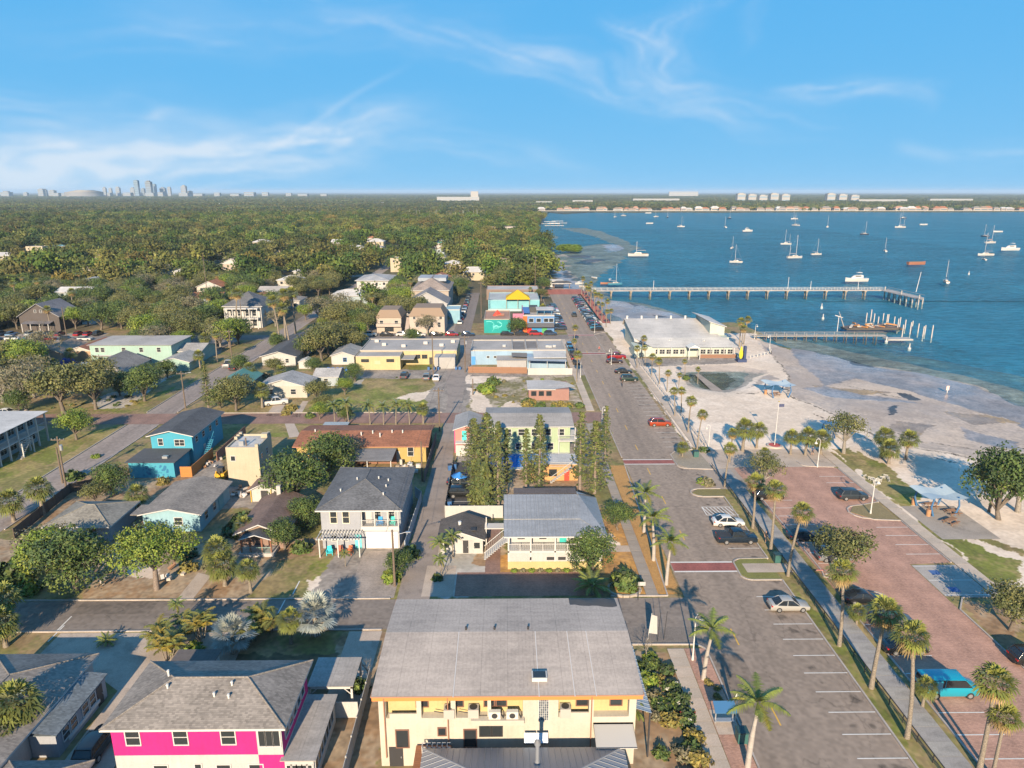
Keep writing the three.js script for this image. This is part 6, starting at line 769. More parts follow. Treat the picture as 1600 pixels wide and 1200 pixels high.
  const k = B('long_store', 'long low store with grey roof at the wood edge', 'building', -8, 16, -336, -322); k.wall(4.4, W_(.24, .18, .15)).flat(M([.46, .44, .42], { t: 'membrane' }), .3, W_(.3, .2, .16)); const kk = B('white_kiosk', 'small white flat kiosk at the water edge', 'kiosk', 24, 31, -372, -366); kk.wall(3.2, WHITE).flat(SH.white, .2, WHITE); const pv = B('waterside_pavilion', 'dark open pavilion on the shore beyond the plaza', 'pavilion', 25, 34, -362, -358); pv.h = 3; pv.hip(SH.char, .4, .4); pv.posts([[-4, 1.6], [4, 1.6], [-4, -1.6], [4, -1.6]], 0, 3, .2, M([.2, .14, .1]));
}
function b0(b) { return b.w; }
{ // ----- beach recreation building -----
  const b = B('recreation_hall', 'long pale green hall with broad white metal roof on the beach', 'building', 40.5, 69.5, -231.5, -206, undefined); const { w, d } = b, MG = W_(.5, .56, .49); b.part('wall', gb().box(-w, 0, -d, w, 4.4, d - 7), MG); b.part('low_wall', gb().box(-w, 0, d - 7, w - 1, 3, d), MG); b.h = 4.4;
  const r = b.part('roof', gb().quad([-w - .6, 4.3, d - 6.5], [w - 2, 4.3, d - 6.5], [w - 5, 7.2, -d], [-w - .6, 7.2, -d]).quad([w - 5, 7.2, -d], [-w - .6, 7.2, -d], [-w - .6, 4.6, -d - 3], [w - 5, 4.6, -d - 3]), M([.54, .51, .47], { t: 'membrane', r: .6 })); part('lower_roof', gb().quad([-w + 4, 2.95, d + .7], [w + .8, 2.95, d + .7], [w - 1, 4.5, d - 6.6], [-w - .6, 4.5, d - 6.6]).quad([-w - .6, 4.5, d - 6.6], [-w + 4, 2.95, d + .7], [-w + 3, 2.95, d - 3], [-w - .6, 3.6, d - 5]), M([.58, .55, .5], { t: 'membrane', r: .6 }), r); for (const x of [-14, -9.2, -4.2, .6, 5.4]) part('ridge_vent', gb().cyl([x, 7.1, -d], [x, 7.9, -d], .35, .3, 8).cyl([x, 7.9, -d], [x, 8.1, -d], .5, .3, 8), LAMPWHITE, r);
  b.part('tower', gb().box(w - 5, 0, -d - 2, w - .4, 7.2, d - 10.6), MG); b.part('tower_roof', gb().quad([w - 5.6, 8.9, d - 10], [w + .1, 7.25, d - 10], [w - .3, 7.25, -d - 3], [w - 6.4, 8.9, -d - 3]).quad([w - 5.6, 8.72, d - 10], [w + .1, 7.07, d - 10], [w - .3, 7.07, -d - 3], [w - 6.4, 8.72, -d - 3]).quad([w - 5.6, 8.72, d - 10], [w + .1, 7.07, d - 10], [w + .1, 7.25, d - 10], [w - 5.6, 8.9, d - 10]), SH.white); b.part('tower_gable', gb().tri([w - 5, 7.2, d - 10.6], [w - .4, 7.2, d - 10.6], [w - 5, 8.6, d - 10.6]).tri([w - 5, 7.2, -d - 2], [w - 5, 7.2, d - 10.6], [w - 5, 8.6, d - 10.6]).tri([w - 5, 7.2, -d - 2], [w - 5, 8.6, d - 10.6], [w - 5, 8.6, -d - 2]), MG);
  for (let k = 0; k < 12; k++) if (k !== 5 && k !== 6) b.win('f', -9.6 + k * 2.05, .9, 1.5, 1.3, TRIM, 'double'); b.posts([-9, -5, -1, 3, 7, 11, 14].map((x) => [x, d + .5]), 0, 2.95, .16, TRIM); const pr = b.part('entry_gable', gb().quad([1.2 - 1.8, 3.4, d + 4], [1.2 - 1.8, 3.4, d], [1.2, 4.4, d], [1.2, 4.4, d + 4]).quad([3, 3.4, d], [3, 3.4, d + 4], [1.2, 4.4, d + 4], [1.2, 4.4, d]).tri([-.6, 3.4, d + 3.9], [3, 3.4, d + 3.9], [1.2, 4.4, d + 3.9]), M([.5, .5, .47])); b.posts([[-.4, d + 3.8], [2.8, d + 3.8]], 0, 3.4, .2); b.part('brown_fence', gb().box(3.2, 0, d + 1.8, w, 1.1, d + 1.9), M([.26, .14, .09], { t: 'planks' })); b.part('west_shed', gb().box(-w - 1.6, 0, d - 6, -w, 3.2, d + 1), MG); b.part('end_gable', gb().poly([[-w - .02, 4.3, d - 6.6], [-w - .02, 7.1, -d], [-w - .02, 4.4, -d - 2.6], [-w - .02, 4.3, -d]]), MG); b.part('sign', gb().box(-w + 2, 1, d + .02, -w + 5, 2.2, d + .1), WHITE);
}

// ---------- houses of the wooded suburb, each in its own clearing ----------
const CLEAR = [];
{ const r = rngOf(404), RC = [SH.white, SH.membrane, SH.grey, SH.tan, SH.white, M([.3, .36, .4], { t: 'membrane' }), SH.terracotta, SH.slate], RN = ['white', 'pale grey', 'grey', 'tan', 'white', 'blue grey', 'terracotta', 'slate'], WC = [WHITE, OFFW, CREAM, W_(.36, .44, .48), BEIGE]; let n = 0;
  const road = [[-80.2, -73.8, -900, -330], [-160, -154, -800, -262], [-230, -224, -800, -262], [-300, 0, -420, -414], [-420, -10, -520, -514]];
  for (let k = 0; k < 900 && n < 64; k++) {
    const z = -300 - 430 * Math.pow(r(), 1.25), x = rr(-.74 * -z, 4, r), w = rr(9, 16, r), d = rr(8, 11, r), h = rr(3.4, 6.2, r);
    if (RECTS.some(([a, b, c, e]) => x > a - 16 && x < b + 16 && z > c - 16 && z < e + 16) || road.some(([a, b, c, e]) => x > a - 9 && x < b + 9 && z > c - 9 && z < e + 9)) continue;
    const i = Math.floor(r() * 8), b = B('wooded_house', RN[i] + ' roofed house in a clearing of the wooded suburb', 'house', x - w / 2, x + w / 2, z - d / 2, z + d / 2, RN[i] + ' roofed houses of the wooded suburb'); n++;
    b.wall(h, WC[Math.floor(r() * 5)]); if (r() < .5) b.hip(RC[i], rr(.25, .45, r), .5); else b.gable(RC[i], r() < .5 ? 'x' : 'z', rr(.3, .5, r), .5, WHITE); for (let q = -1; q <= 1; q++) b.win('f', q * w * .3, h > 4.6 ? h - 1.9 : 1.1, 1.2, 1.2, TRIM, 'plain'); CLEAR.push([x - w * .6, x + w * .6, z, z + rr(14, 40, r)]);
  }
  for (const [a, b, c, e] of road) { struct('suburban_street', gb().prism(rect(a, b, c, e), 0, .02), M([.33, .28, .245], { t: 'grain' }), 'pale street through the wooded suburb'); CLEAR.push([a - 2, b + 2, c - 2, e + 2]); }
}
const cleared = (x, z) => CLEAR.some(([a, b, c, d]) => x > a && x < b && z > c && z < d);

// ---------- planting ----------
const onRoad = (x, z, m = 0) => [[22, 36, -345, -30], [-150, 22, -76.5, -69.5], [-80.6, -73.4, -335, -60], [-240, 22, -151.5, -143.2], [-145, 22, -240.5, -232], [-18.4, -11.4, -346, -232], [-15, -8.5, -232, -76], [-182, -138, -246, -229], [36, 62, -128, -30], [-18, 22, -357, -262]].some(([a, b, c, d]) => x > a - m && x < b + m && z > c - m && z < d + m);
const inBld = (x, z, m) => RECTS.some(([a, b, c, d]) => x > a - m && x < b + m && z > c - m && z < d + m);
const oakG = [1, 2, 3].map((k) => broadleaf(k * 17, { R0: 4.6, H: 8, base: 2.2, lobes: 11, leaves: 5200, leaf: .23, tones: 'oak', open: .3 }));
const denseG = [1, 2].map((k) => broadleaf(k * 31, { R0: 4.2, H: 7.6, base: 1.2, lobes: 13, leaves: 6200, leaf: .22, tones: 'dense', open: .12, flat: .85 }));
const limeG = broadleaf(77, { R0: 4.4, H: 7.6, base: 1.8, lobes: 12, leaves: 5600, leaf: .22, tones: 'lime', open: .2 }), greyG = broadleaf(81, { R0: 4.8, H: 7.6, base: 2, lobes: 12, leaves: 2600, leaf: .2, tones: 'grey', open: .4, trunk: .3 });
const umbG = broadleaf(91, { R0: 5.5, H: 8.2, base: 3.5, lobes: 15, leaves: 7200, leaf: .2, tones: 'lime', open: .2, flat: .5, trunk: .3 }), sparseG = broadleaf(97, { R0: 4.2, H: 8.4, base: 3, lobes: 10, leaves: 3000, leaf: .2, tones: 'oak', open: .35, trunk: .3 });
const OAK = oakG.map((g) => treeMaker('oak_tree', 'oak', 'tree', 'x', g)), DENSE = denseG.map((g) => treeMaker('leafy_tree', 'tree', 'tree', 'x', g)), LIME = treeMaker('light_green_tree', 'tree', 'tree', 'x', limeG), GREY = treeMaker('grey_oak_tree', 'tree', 'tree', 'x', greyG, LEAF, BARKGREY), UMB = treeMaker('umbrella_tree', 'tree', 'tree', 'x', umbG, LEAF, PINEBARK), SPARSE = treeMaker('open_crowned_tree', 'tree', 'tree', 'x', sparseG, LEAF, BARKGREY);
const bareG = [bareTree(5, 7), bareTree(9, 6)], BARE = bareG.map((g) => maker(() => { const o = thing('bare_tree', 'x', 'tree'); part('trunk_and_branches', g, BARKGREY, o); return o; }));
const pineG = [conifer(3, 14.5, 2, { gap: .05, start: .12, curve: .6, per: 8 }), conifer(8, 14, 1.5, { gap: .1, start: .2, curve: .6, per: 7 }), conifer(13, 12, 2.5, { curve: .55, per: 9 })], PINE = pineG.map((g) => treeMaker('norfolk_pine', 'pine', 'pine tree', 'x', g, LEAF, PINEBARK)), CYP = treeMaker('cypress_tree', 'x', 'tree', 'x', conifer(21, 8, 2.2, { tones: 'pine', whorl: .3, per: 10, curve: .5, tuft: .34, start: .02 }), LEAF, PINEBARK);
const SHRUB = Object.fromEntries([['dense', shrubGeo(1, 'dense', 1, 520)], ['lime', shrubGeo(2, 'lime', 1, 520)], ['gold', shrubGeo(3, 'gold', 1, 420)], ['dark', shrubGeo(4, 'dark', 1, 520)], ['grey', shrubGeo(5, 'grey', 1, 380, .17)], ['red', shrubGeo(6, 'dark', 1, 420, .2, [.3, .04, .03])], ['white', shrubGeo(7, 'dense', 1, 420, .2, [.5, .5, .42])]].map(([k, g]) => [k, maker(() => { const o = part(numbered('shrub'), g, LEAF, scene); o.userData = { category: 'shrub' }; return o; })]));
let turnSeed = 0; const anyTurn = () => HASH[(turnSeed += 37) & 65535] * 6.28;
const grow = (mk, at, s, label, group, y = 0) => { const o = put(mk(), at, anyTurn(), s, y); o.userData.label = label; if (group) o.userData.group = group; else delete o.userData.group; return o; };
// palms
for (const [k, h, o] of [['fanA', 8.6, { lean: .7 }], ['fanB', 7.6, { lean: .3, skirt: .38 }], ['fanC', 9.6, { lean: 1 }]]) palmMaker(k, 'fan_palm', 'x', 'palm', fanPalm(k.charCodeAt(3), h, { ...o, tr: .17 }));
for (const [k, h] of [['sabA', 3.6], ['sabB', 2.6]]) palmMaker(k, 'sabal_palm', 'x', 'palm', fanPalm(h * 10, h, { leaves: 44, tr: .2, skirt: .12, pet: .95, len: 1.05, lean: .15, green: [.15, .17, .03] }));
palmMaker('royA', 'royal_palm', 'x', 'palm', featherPalm(4, 5.4, { n: 15, len: 2.7 }), 'x', ROYALBARK); palmMaker('royB', 'royal_palm', 'x', 'palm', featherPalm(9, 5.2, { n: 13, len: 2.6, lean: .6 }), 'x', ROYALBARK);
palmMaker('queen', 'queen_palm', 'x', 'palm', featherPalm(14, 4.4, { n: 17, len: 2.3, tr: .13, shaft: false, wd: .5, droop: 1.5, bulge: 1 }), 'x'); palmMaker('bushy', 'feather_palm', 'x', 'palm', featherPalm(19, .9, { n: 20, len: 2.6, tr: .2, shaft: false, wd: .55, droop: .9, bulge: 1, green: [.17, .19, .03] }), 'x');
palmMaker('bis', 'silver_fan_palm', 'x', 'palm', fanPalm(33, 2.2, { leaves: 36, pet: 1.2, len: 1.35, tr: .24, green: [.25, .28, .26], old: [.33, .27, .19], skirt: .14, droop: .12, n: 15, lean: .1 }), 'x');
const arG = [arecaClump(3), arecaClump(8, 5, 1.8, [.15, .16, .03])], ARECA = arG.map((g) => maker(() => { const o = thing('clumping_palm', 'x', 'palm'); part('stems', g[1], PALMBARK, o); part('fronds', g[0], LEAF, o); return o; }));
const palm = (k, at, s, label, group) => grow(PALM[k], at, s, label, group);

// palms along the park path
{ const g = 'tall fan palms along the park path';
  [[[36.93,-109.03], 'fanA', .78, 'at the turf island'], [[36.65,-94.35], 'fanB', .95, 'nearest the white sedan'], [[36.84,-87.62], 'fanA', 1, 'nearest the dark blue pickup'], [[36.61,-80.89], 'fanC', .92, 'at the kerb extension'], [[36.58,-66.39], 'fanA', 1, 'beside the bare lot island'], [[36.66,-59.59], 'fanB', 1.12, 'before the dark grey sedan of the lot'], [[36.56,-52.91], 'fanC', 1.02, 'between the black sedan and the turquoise van'], [[40.79,-49.25], 'fanA', 1.05, 'in front of the turquoise van nose'], [[41.3,-48.36], 'fanB', .8, 'lower one beside the palm at the van nose']].forEach(([a, k, s, l]) => palm(k, a, s, 'tall fan palm of the park path, ' + l, g));
  palm('sabA', [40.28,-56.91], .62, 'short fan palm beside the turquoise van'); palm('sabB', [40.41,-70.36], .6, 'withered small palm between parked cars of the brick lot');
  const g2 = 'palms between the main road and the beach'; [[[37.35,-192.08], 'fanB', .72], [[40.13,-194.31], 'fanA', .6], [[39.62,-182.8], 'fanB', .7], [[40.02,-174.97], 'fanA', .7], [[40.39,-167.74], 'fanB', .62], [[37.7,-148.14], 'fanA', .66], [[39.69,-150.45], 'fanB', .66], [[37.86,-136.98], 'fanA', .8], [[37.05,-126.93], 'fanC', .72], [[40.84,-203.86], 'fanA', .7], [[43.53,-168.87], 'fanB', .5], [[48.24,-181.36], 'fanA', .5], [[49.94,-174.86], 'fanB', .5]].forEach(([a, k, s]) => palm(k, a, s, 'fan palm between the main road and the sandy beach', g2));
  const g3 = 'palms along the red promenade'; for (let k = 0; k < 15; k++) palm(['fanA', 'fanB', 'fanC'][k % 3], [37.4 + (k % 2) * 2.4, -254 - k * 6], .62 + HASH[k * 7] * .2, 'fan palm beside the red promenade', g3);
  palm('fanA', [75.21,-219.58], .95, 'tall fan palm at the corner of the beach hall', 'two palms at the beach hall corner'); palm('fanC', [77.93,-223.45], .85, 'tall fan palm at the corner of the beach hall', 'two palms at the beach hall corner'); palm('fanB', [73.99,-213.96], .9, 'tall fan palm at the corner of the beach hall', 'two palms at the beach hall corner');
  const g4 = 'palms on the beach side of the lot'; [[[70.26,-122.17], 'sabA', 1.15], [[70.05,-119.3], 'sabB', 1.1], [[74.43,-121.47], 'sabA', 1.1], [[54.09,-124.34], 'sabA', .95], [[56.74,-123.98], 'sabA', 1.05], [[59.93,-124.61], 'sabB', 1.1]].forEach(([a, k, s]) => palm(k, a, s, 'sturdy fan palm beside the beach walk', g4));
  const g5 = 'palms at the lot entrance'; [[[41.38,-120.57], 'fanB', .72], [[45.57,-126.14], 'sabA', 1.25], [[48.87,-127.85], 'sabA', 1], [[44.81,-113.61], 'fanB', .6]].forEach(([a, k, s]) => palm(k, a, s, 'leafy fan palm at the lot entrance plaza', g5));
  palm('sabA', [32.98,-123.92], .3, 'low fan palm in the planted kerb island'); palm('sabB', [33.3,-123.25], .7, 'broad low fan palm in the planted kerb island'); }
// royal palms beside the main road
{ const g = 'royal palms in the mulch verge'; [[[20.3,-93.12], 'royA', .95], [[20.03,-85], 'royB', 1.05], [[20.4,-78.92], 'royA', .95]].forEach(([a, k, s]) => palm(k, a, s, 'royal palm with pale trunk in the orange mulch verge', g));
  palm('royB', [20.2,-61.02], 1, 'royal palm in the brick verge beside the white street lamp'); palm('royA', [20.92,-49.69], 1.05, 'royal palm beside the blue kiosk');
  palm('queen', [12.65,-57.58], .62, 'short leaning palm at the corner of the yellow building'); palm('queen', [11.23,-52.28], .9, 'slender palm between the metal roof and the flower garden');
  palm('fanB', [22.56,-222.11], .75, 'fan palm on the far kerb by the colourful store'); palm('fanA', [18.89,-177.11], .85, 'fan palm on the kerb beside the white annex'); palm('fanA', [21.2,-204.08], .6, 'small fan palm on the kerb behind the white annex'); palm('sabA', [14.95,-269.07], 1.2, 'fan palm in front of the aqua bar'); palm('fanB', [12.07,-318.64], .7, 'fan palm beside the yellow tent canopy'); }
// palms of the brick street row and yards
{ const g = 'row of feather palms on the brick street'; [[525, 660], [543, 661], [580, 661], [601, 661], [620, 661], [641, 661]].forEach(([x], k) => palm('queen', [[-36.2, -143.3], [-33.2, -142.9], [-28.6, -142.9], [-25.7, -142.8], [-23.1, -142.8], [-20.2, -142.8]][k], .9 + HASH[k * 5] * .2, 'slender feather palm in the row along the brick street', g)); palm('sabA', [-17.3, -143.2], .9, 'bushy palm ending the row along the brick street');
  [[[-55.65,-155.42], 'sabA', 1.15, 'fan palm beside the white pickup'], [[-36.44,-80.94], 'sabA', 1.15, 'fan palm clump before the brown bungalow'], [[-35.29,-79.41], 'sabB', 1.1, 'lower fan palm before the brown bungalow'], [[-31.55,-77.89], 'sabA', .85, 'fan palm with brown trunk beside the green lawn'], [[-36.97,-91.24], 'sabB', .9, 'fan palm close to the bungalow porch'], [[-70.86,-99.84], 'sabA', 1.2, 'fan palm beside the dark fence corner'], [[-73.92,-97.7], 'sabB', 1.2, 'squat fan palm at the street curve'], [[-56.89,-101.25], 'sabB', 1.05, 'squat fan palm between the blue house and the hip roof'], [[-43.07,-52.9], 'sabA', 1.25, 'yellowing fan palm beside the grey roofed house'], [[-43.79,-51.42], 'sabB', 1.1, 'low fan palm at the foot of the grey roofed house'], [[-56.37,-70.24], 'sabA', 1.1, 'fan palm leaning over the side street'], [[-54.53,-67.31], 'sabB', 1.1, 'low fan palm below the side street'], [[-65.89,-177.44], 'sabA', 1.05, 'fan palm on the verge of the pale street'], [[-71.96,-218.41], 'sabB', 1.2, 'fan palm on the traffic island'], [[-57.52,-176.08], 'sabA', .95, 'fan palm beside the charcoal roof'], [[-85.61,-193.48], 'sabA', 1, 'fan palm beside the small mint garage'], [[-142.15,-219.21], 'fanB', .62, 'fan palm among the teal and tan roofs'], [[-161.53,-249.06], 'fanB', 1, 'fan palm at the dark timber house']].forEach(([a, k, s, l]) => palm(k, a, s, l));
  const g2 = 'very tall palms at the street corner'; [[436, 540], [446, 535], [452, 545], [461, 533], [457, 528]].forEach(([x], k) => palm('fanC', [[-73.95,-228.2], [-74.25,-235.56], [-66.9,-215.57], [-72.67,-242.21], [-93.82,-244.75]][k], 1.35 + .2 * HASH[k * 3], 'very tall fan palm at the boulevard corner', g2));
  palm('bis', [-29.27,-65.92], 1, 'silver fan palm beside the flat dark shed'); palm('bis', [-21.12,-69.01], 1.12, 'larger silver fan palm at the side street edge'); palm('sabA', [-23.55,-67.53], .8, 'green fan palm between the two silver palms'); palm('bushy', [10.77,-76.98], 1.05, 'bright feather palm on the brick patio'); palm('bushy', [-43.59,-67.41], .5, 'tiny palm in the concrete drive'); palm('queen', [-37.62,-71.25], .55, 'small feather palm above the palm thicket'); palm('queen', [-8.56,-83.82], .8, 'small palm at the cottage corner'); palm('queen', [-7.01,-86], .7, 'small palm before the cottage wall'); palm('queen', [-21.12,-83.96], .4, 'small yellowish palm on the lawn'); palm('queen', [-8.18,-81.4], .55, 'young palm on the white pad');
  const g3 = 'palm thicket by the dark shed'; [[-37.12,-66.56], [-35.83,-65.99], [-33.66,-68.21], [-27.98,-68.15], [-27.86,-69.92], [-35.48,-70.01], [-35.65,-64.39], [-26.58,-69.31]].forEach((a, k) => grow(ARECA[k % 2], a, 1.1, 'clumping palm in the thicket beside the flat dark shed', g3)); }
// trees of the town
{ [[DENSE[0], [-53.17,-78.14], 1.2, 'leafy tree with low crown over the dirt yard'], [LIME, [-57.79,-81.18], 1, 'light green tree beside the leafy tree of the dirt yard'], [GREY, [-60.1,-83.59], .9, 'greyish tree behind the light green tree'], [UMB, [-43.51,-78.61], 1.08, 'umbrella shaped tree with one bare trunk in the dirt yard'], [DENSE[1], [-32.92,-103.31], 1.25, 'large leafy tree behind the brown bungalow'], [DENSE[0], [-30.29,-113.62], 1.2, 'large leafy tree beside the patched lean to'], [GREY, [-28.09,-118.87], .8, 'greyish tree over the patched lean to'], [DENSE[1], [-30.59,-88.75], .62, 'small leafy tree at the bungalow corner'], [DENSE[0], [-29.19,-95.1], .7, 'leafy tree between the bungalow and the grey house'], [LIME, [-85.69,-134.12], .9, 'spreading light tree on the corner lawn'], [OAK[0], [-60.79,-153.03], 1.15, 'broad oak beside the norfolk pine'], [DENSE[1], [-65.03,-155.03], .75, 'leafy tree in front of the broad oak'], [OAK[1], [-98.95,-152.03], 1.6, 'wide oak behind the brick street'], [GREY, [-108.52,-153.57], 1.6, 'pale branched oak behind the brick street'], [OAK[2], [-93.11,-154.37], 1.35, 'oak beside the stone garden terrace'], [DENSE[1], [-109.02,-152.15], .8, 'leafy bushy tree below the pale branched oak'], [DENSE[0], [-90.37,-164.71], .85, 'bushy tree before the white bungalow'], [DENSE[1], [-89.92,-173.37], .85, 'bushy tree behind the stone terrace'], [DENSE[0], [-89.93,-182.93], .7, 'bushy tree beside the pallets'], [LIME, [-40.27,-146.75], .55, 'light tree at the edge of the grass lot'], [DENSE[0], [-34.2,-144.48], .5, 'low bushy tree beside the palm row'], [OAK[1], [-40.71,-151.37], .6, 'small oak beside the white cottage'], [DENSE[1], [-58.68,-204.99], .95, 'leafy tree behind the charcoal roof'], [DENSE[0], [-54.16,-218.2], .9, 'leafy tree above the white garden shed'], [OAK[2], [-53.18,-253.94], 1.3, 'oak before the beige inn'], [OAK[0], [-47.88,-244.23], 1.05, 'oak on the street corner of the beige inn'], [GREY, [-89.56,-218.61], 1.2, 'thin crowned grey tree by the pale street'], [DENSE[1], [-103.63,-225.52], .8, 'leafy tree beside the flat roofed block'], [OAK[1], [-106.35,-205.54], .8, 'small tree growing against the mint block'], [LIME, [-115.22,-209.89], .55, 'small light tree against the mint block'], [SPARSE, [64.45,-124.9], 1.05, 'open crowned tree on the sandy shore'], [SPARSE, [43.1,-108.17], .85, 'thin tree at the lot entrance'], [OAK[0], [43.21,-80.03], .98, 'round oak over parked cars in the brick lot'], [OAK[2], [57.23,-68.95], .78, 'oak at the edge of the brick lot'], [DENSE[1], [16.59,-93.97], .62, 'round glossy tree on the orange mulch'], [DENSE[0], [11.41,-82.29], .85, 'leafy tree against the raised house porch'], [DENSE[1], [9.96,-84.44], .5, 'small leafy tree beside the raised house steps'], [DENSE[0], [-63.82,-106.83], .8, 'leafy tree beside the turquoise garage'], [OAK[1], [-64.71,-103.2], .55, 'bushy tree at the dark fence'], [DENSE[1], [-13.81,-81.46], .5, 'bushy tree around the alley pole'], [DENSE[0], [-23.24,-258.7], .8, 'leafy tree at the lane corner'], [GREY, [-26.7,-241.69], 1, 'bare branched grey tree before the wide inn'], [DENSE[1], [4.52,-240.19], .85, 'leafy tree beside the teal mural'], [LIME, [-76.65,-270.11], .9, 'light tree at the boulevard island'], [OAK[2], [-61.3,-269.94], .9, 'oak in the inn car park'], [DENSE[0], [-24.71,-350.97], 1.1, 'leafy tree beside the lane'], [DENSE[1], [19.95,-350.47], 1, 'leafy tree beside the plaza'], [OAK[0], [17.02,-318.58], .8, 'oak at the end of the left parking row']].forEach(([m, a, s, l]) => grow(m, a, s, l));
  grow(OAK[0], [-60.5, -58], 1.45, 'big oak west of the grey roofed house'); grow(DENSE[0], [-66, -57], 1.5, 'big leafy tree west of the grey roofed house');
  [[-62, -158], [-44, -159], [-39, -166], [-61.5, -184], [-52, -187], [-72, -187], [-57, -214], [-52, -221], [-46, -223], [-30, -226], [-51, -250], [-57, -246], [-66, -254], [-48, -258], [-71, -216], [-39, -178]].forEach(([x, z], i) => grow([DENSE[0], OAK[1], LIME, OAK[2], DENSE[1]][i % 5], [x, z], .5 + HASH[i * 13] * .4, ['dark bushy', 'olive', 'light green', 'spreading olive', 'glossy green'][i % 5] + ' tree among the cottages behind the grass lot', 'trees among the cottages ' + i % 5));
  const bt = grow(DENSE[1], [74.83,-96.65], [1.3, 1.6, 1.3], 'big dark tree with leaning trunk on the sand'); grow(SPARSE, [79.61,-99.24], 1.25, 'open crowned tree behind the big dark tree on the sand'); grow(OAK[2], [75.14,-99.3], [.8, 1.35, .8], 'upright oak beside the big dark tree on the sand');
  [[PINE[0], [-0.96,-101.77], 1], [PINE[1], [3.52,-106.31], .93], [PINE[0], [5.65,-107.05], 1], [PINE[1], [12.37,-106.72], 1], [PINE[2], [14.82,-106.94], 1.1], [PINE[2], [-2.76,-106.13], 1.1], [PINE[2], [-4.66,-109.5], 1], [PINE[1], [0.38,-106.85], .9], [PINE[1], [18.53,-121.47], .75], [PINE[2], [-5.4,-117.1], .9]].forEach(([m, a, s], i) => grow(m, a, [s * (.85 + HASH[i * 9] * .4), s * (.86 + HASH[i * 5 + 2] * .2), s * (.85 + HASH[i * 9] * .4)], 'tall pine in the cluster before the motel', 'pines before the motel')); grow(PINE[0], [-67.42,-154.08], .78, 'dark norfolk pine beside the pale street'); [[-3.15,-100.87], [-4.09,-102.04]].forEach((a) => grow(CYP, a, 1, 'bushy cypress at the motel lot edge', 'cypresses at the motel lot'));
  grow(BARE[1], [-57.84,-101.95], .9, 'bare brown sapling by the turquoise garage'); grow(BARE[0], [-7.95,-80.61], .3, 'small leafless bush on the white pad'); grow(BARE[0], [-14.01,-61.61], .45, 'dead shrub between the carport and the alley'); grow(BARE[1], [-162.04,-245.53], .9, 'leafless tree by the left parking strip'); grow(BARE[0], [-28.26,-249.95], 1.15, 'leafless tree in front of the wide inn'); grow(BARE[0], [15.03,-64.34], .5, 'leafless sapling beside the banner'); }
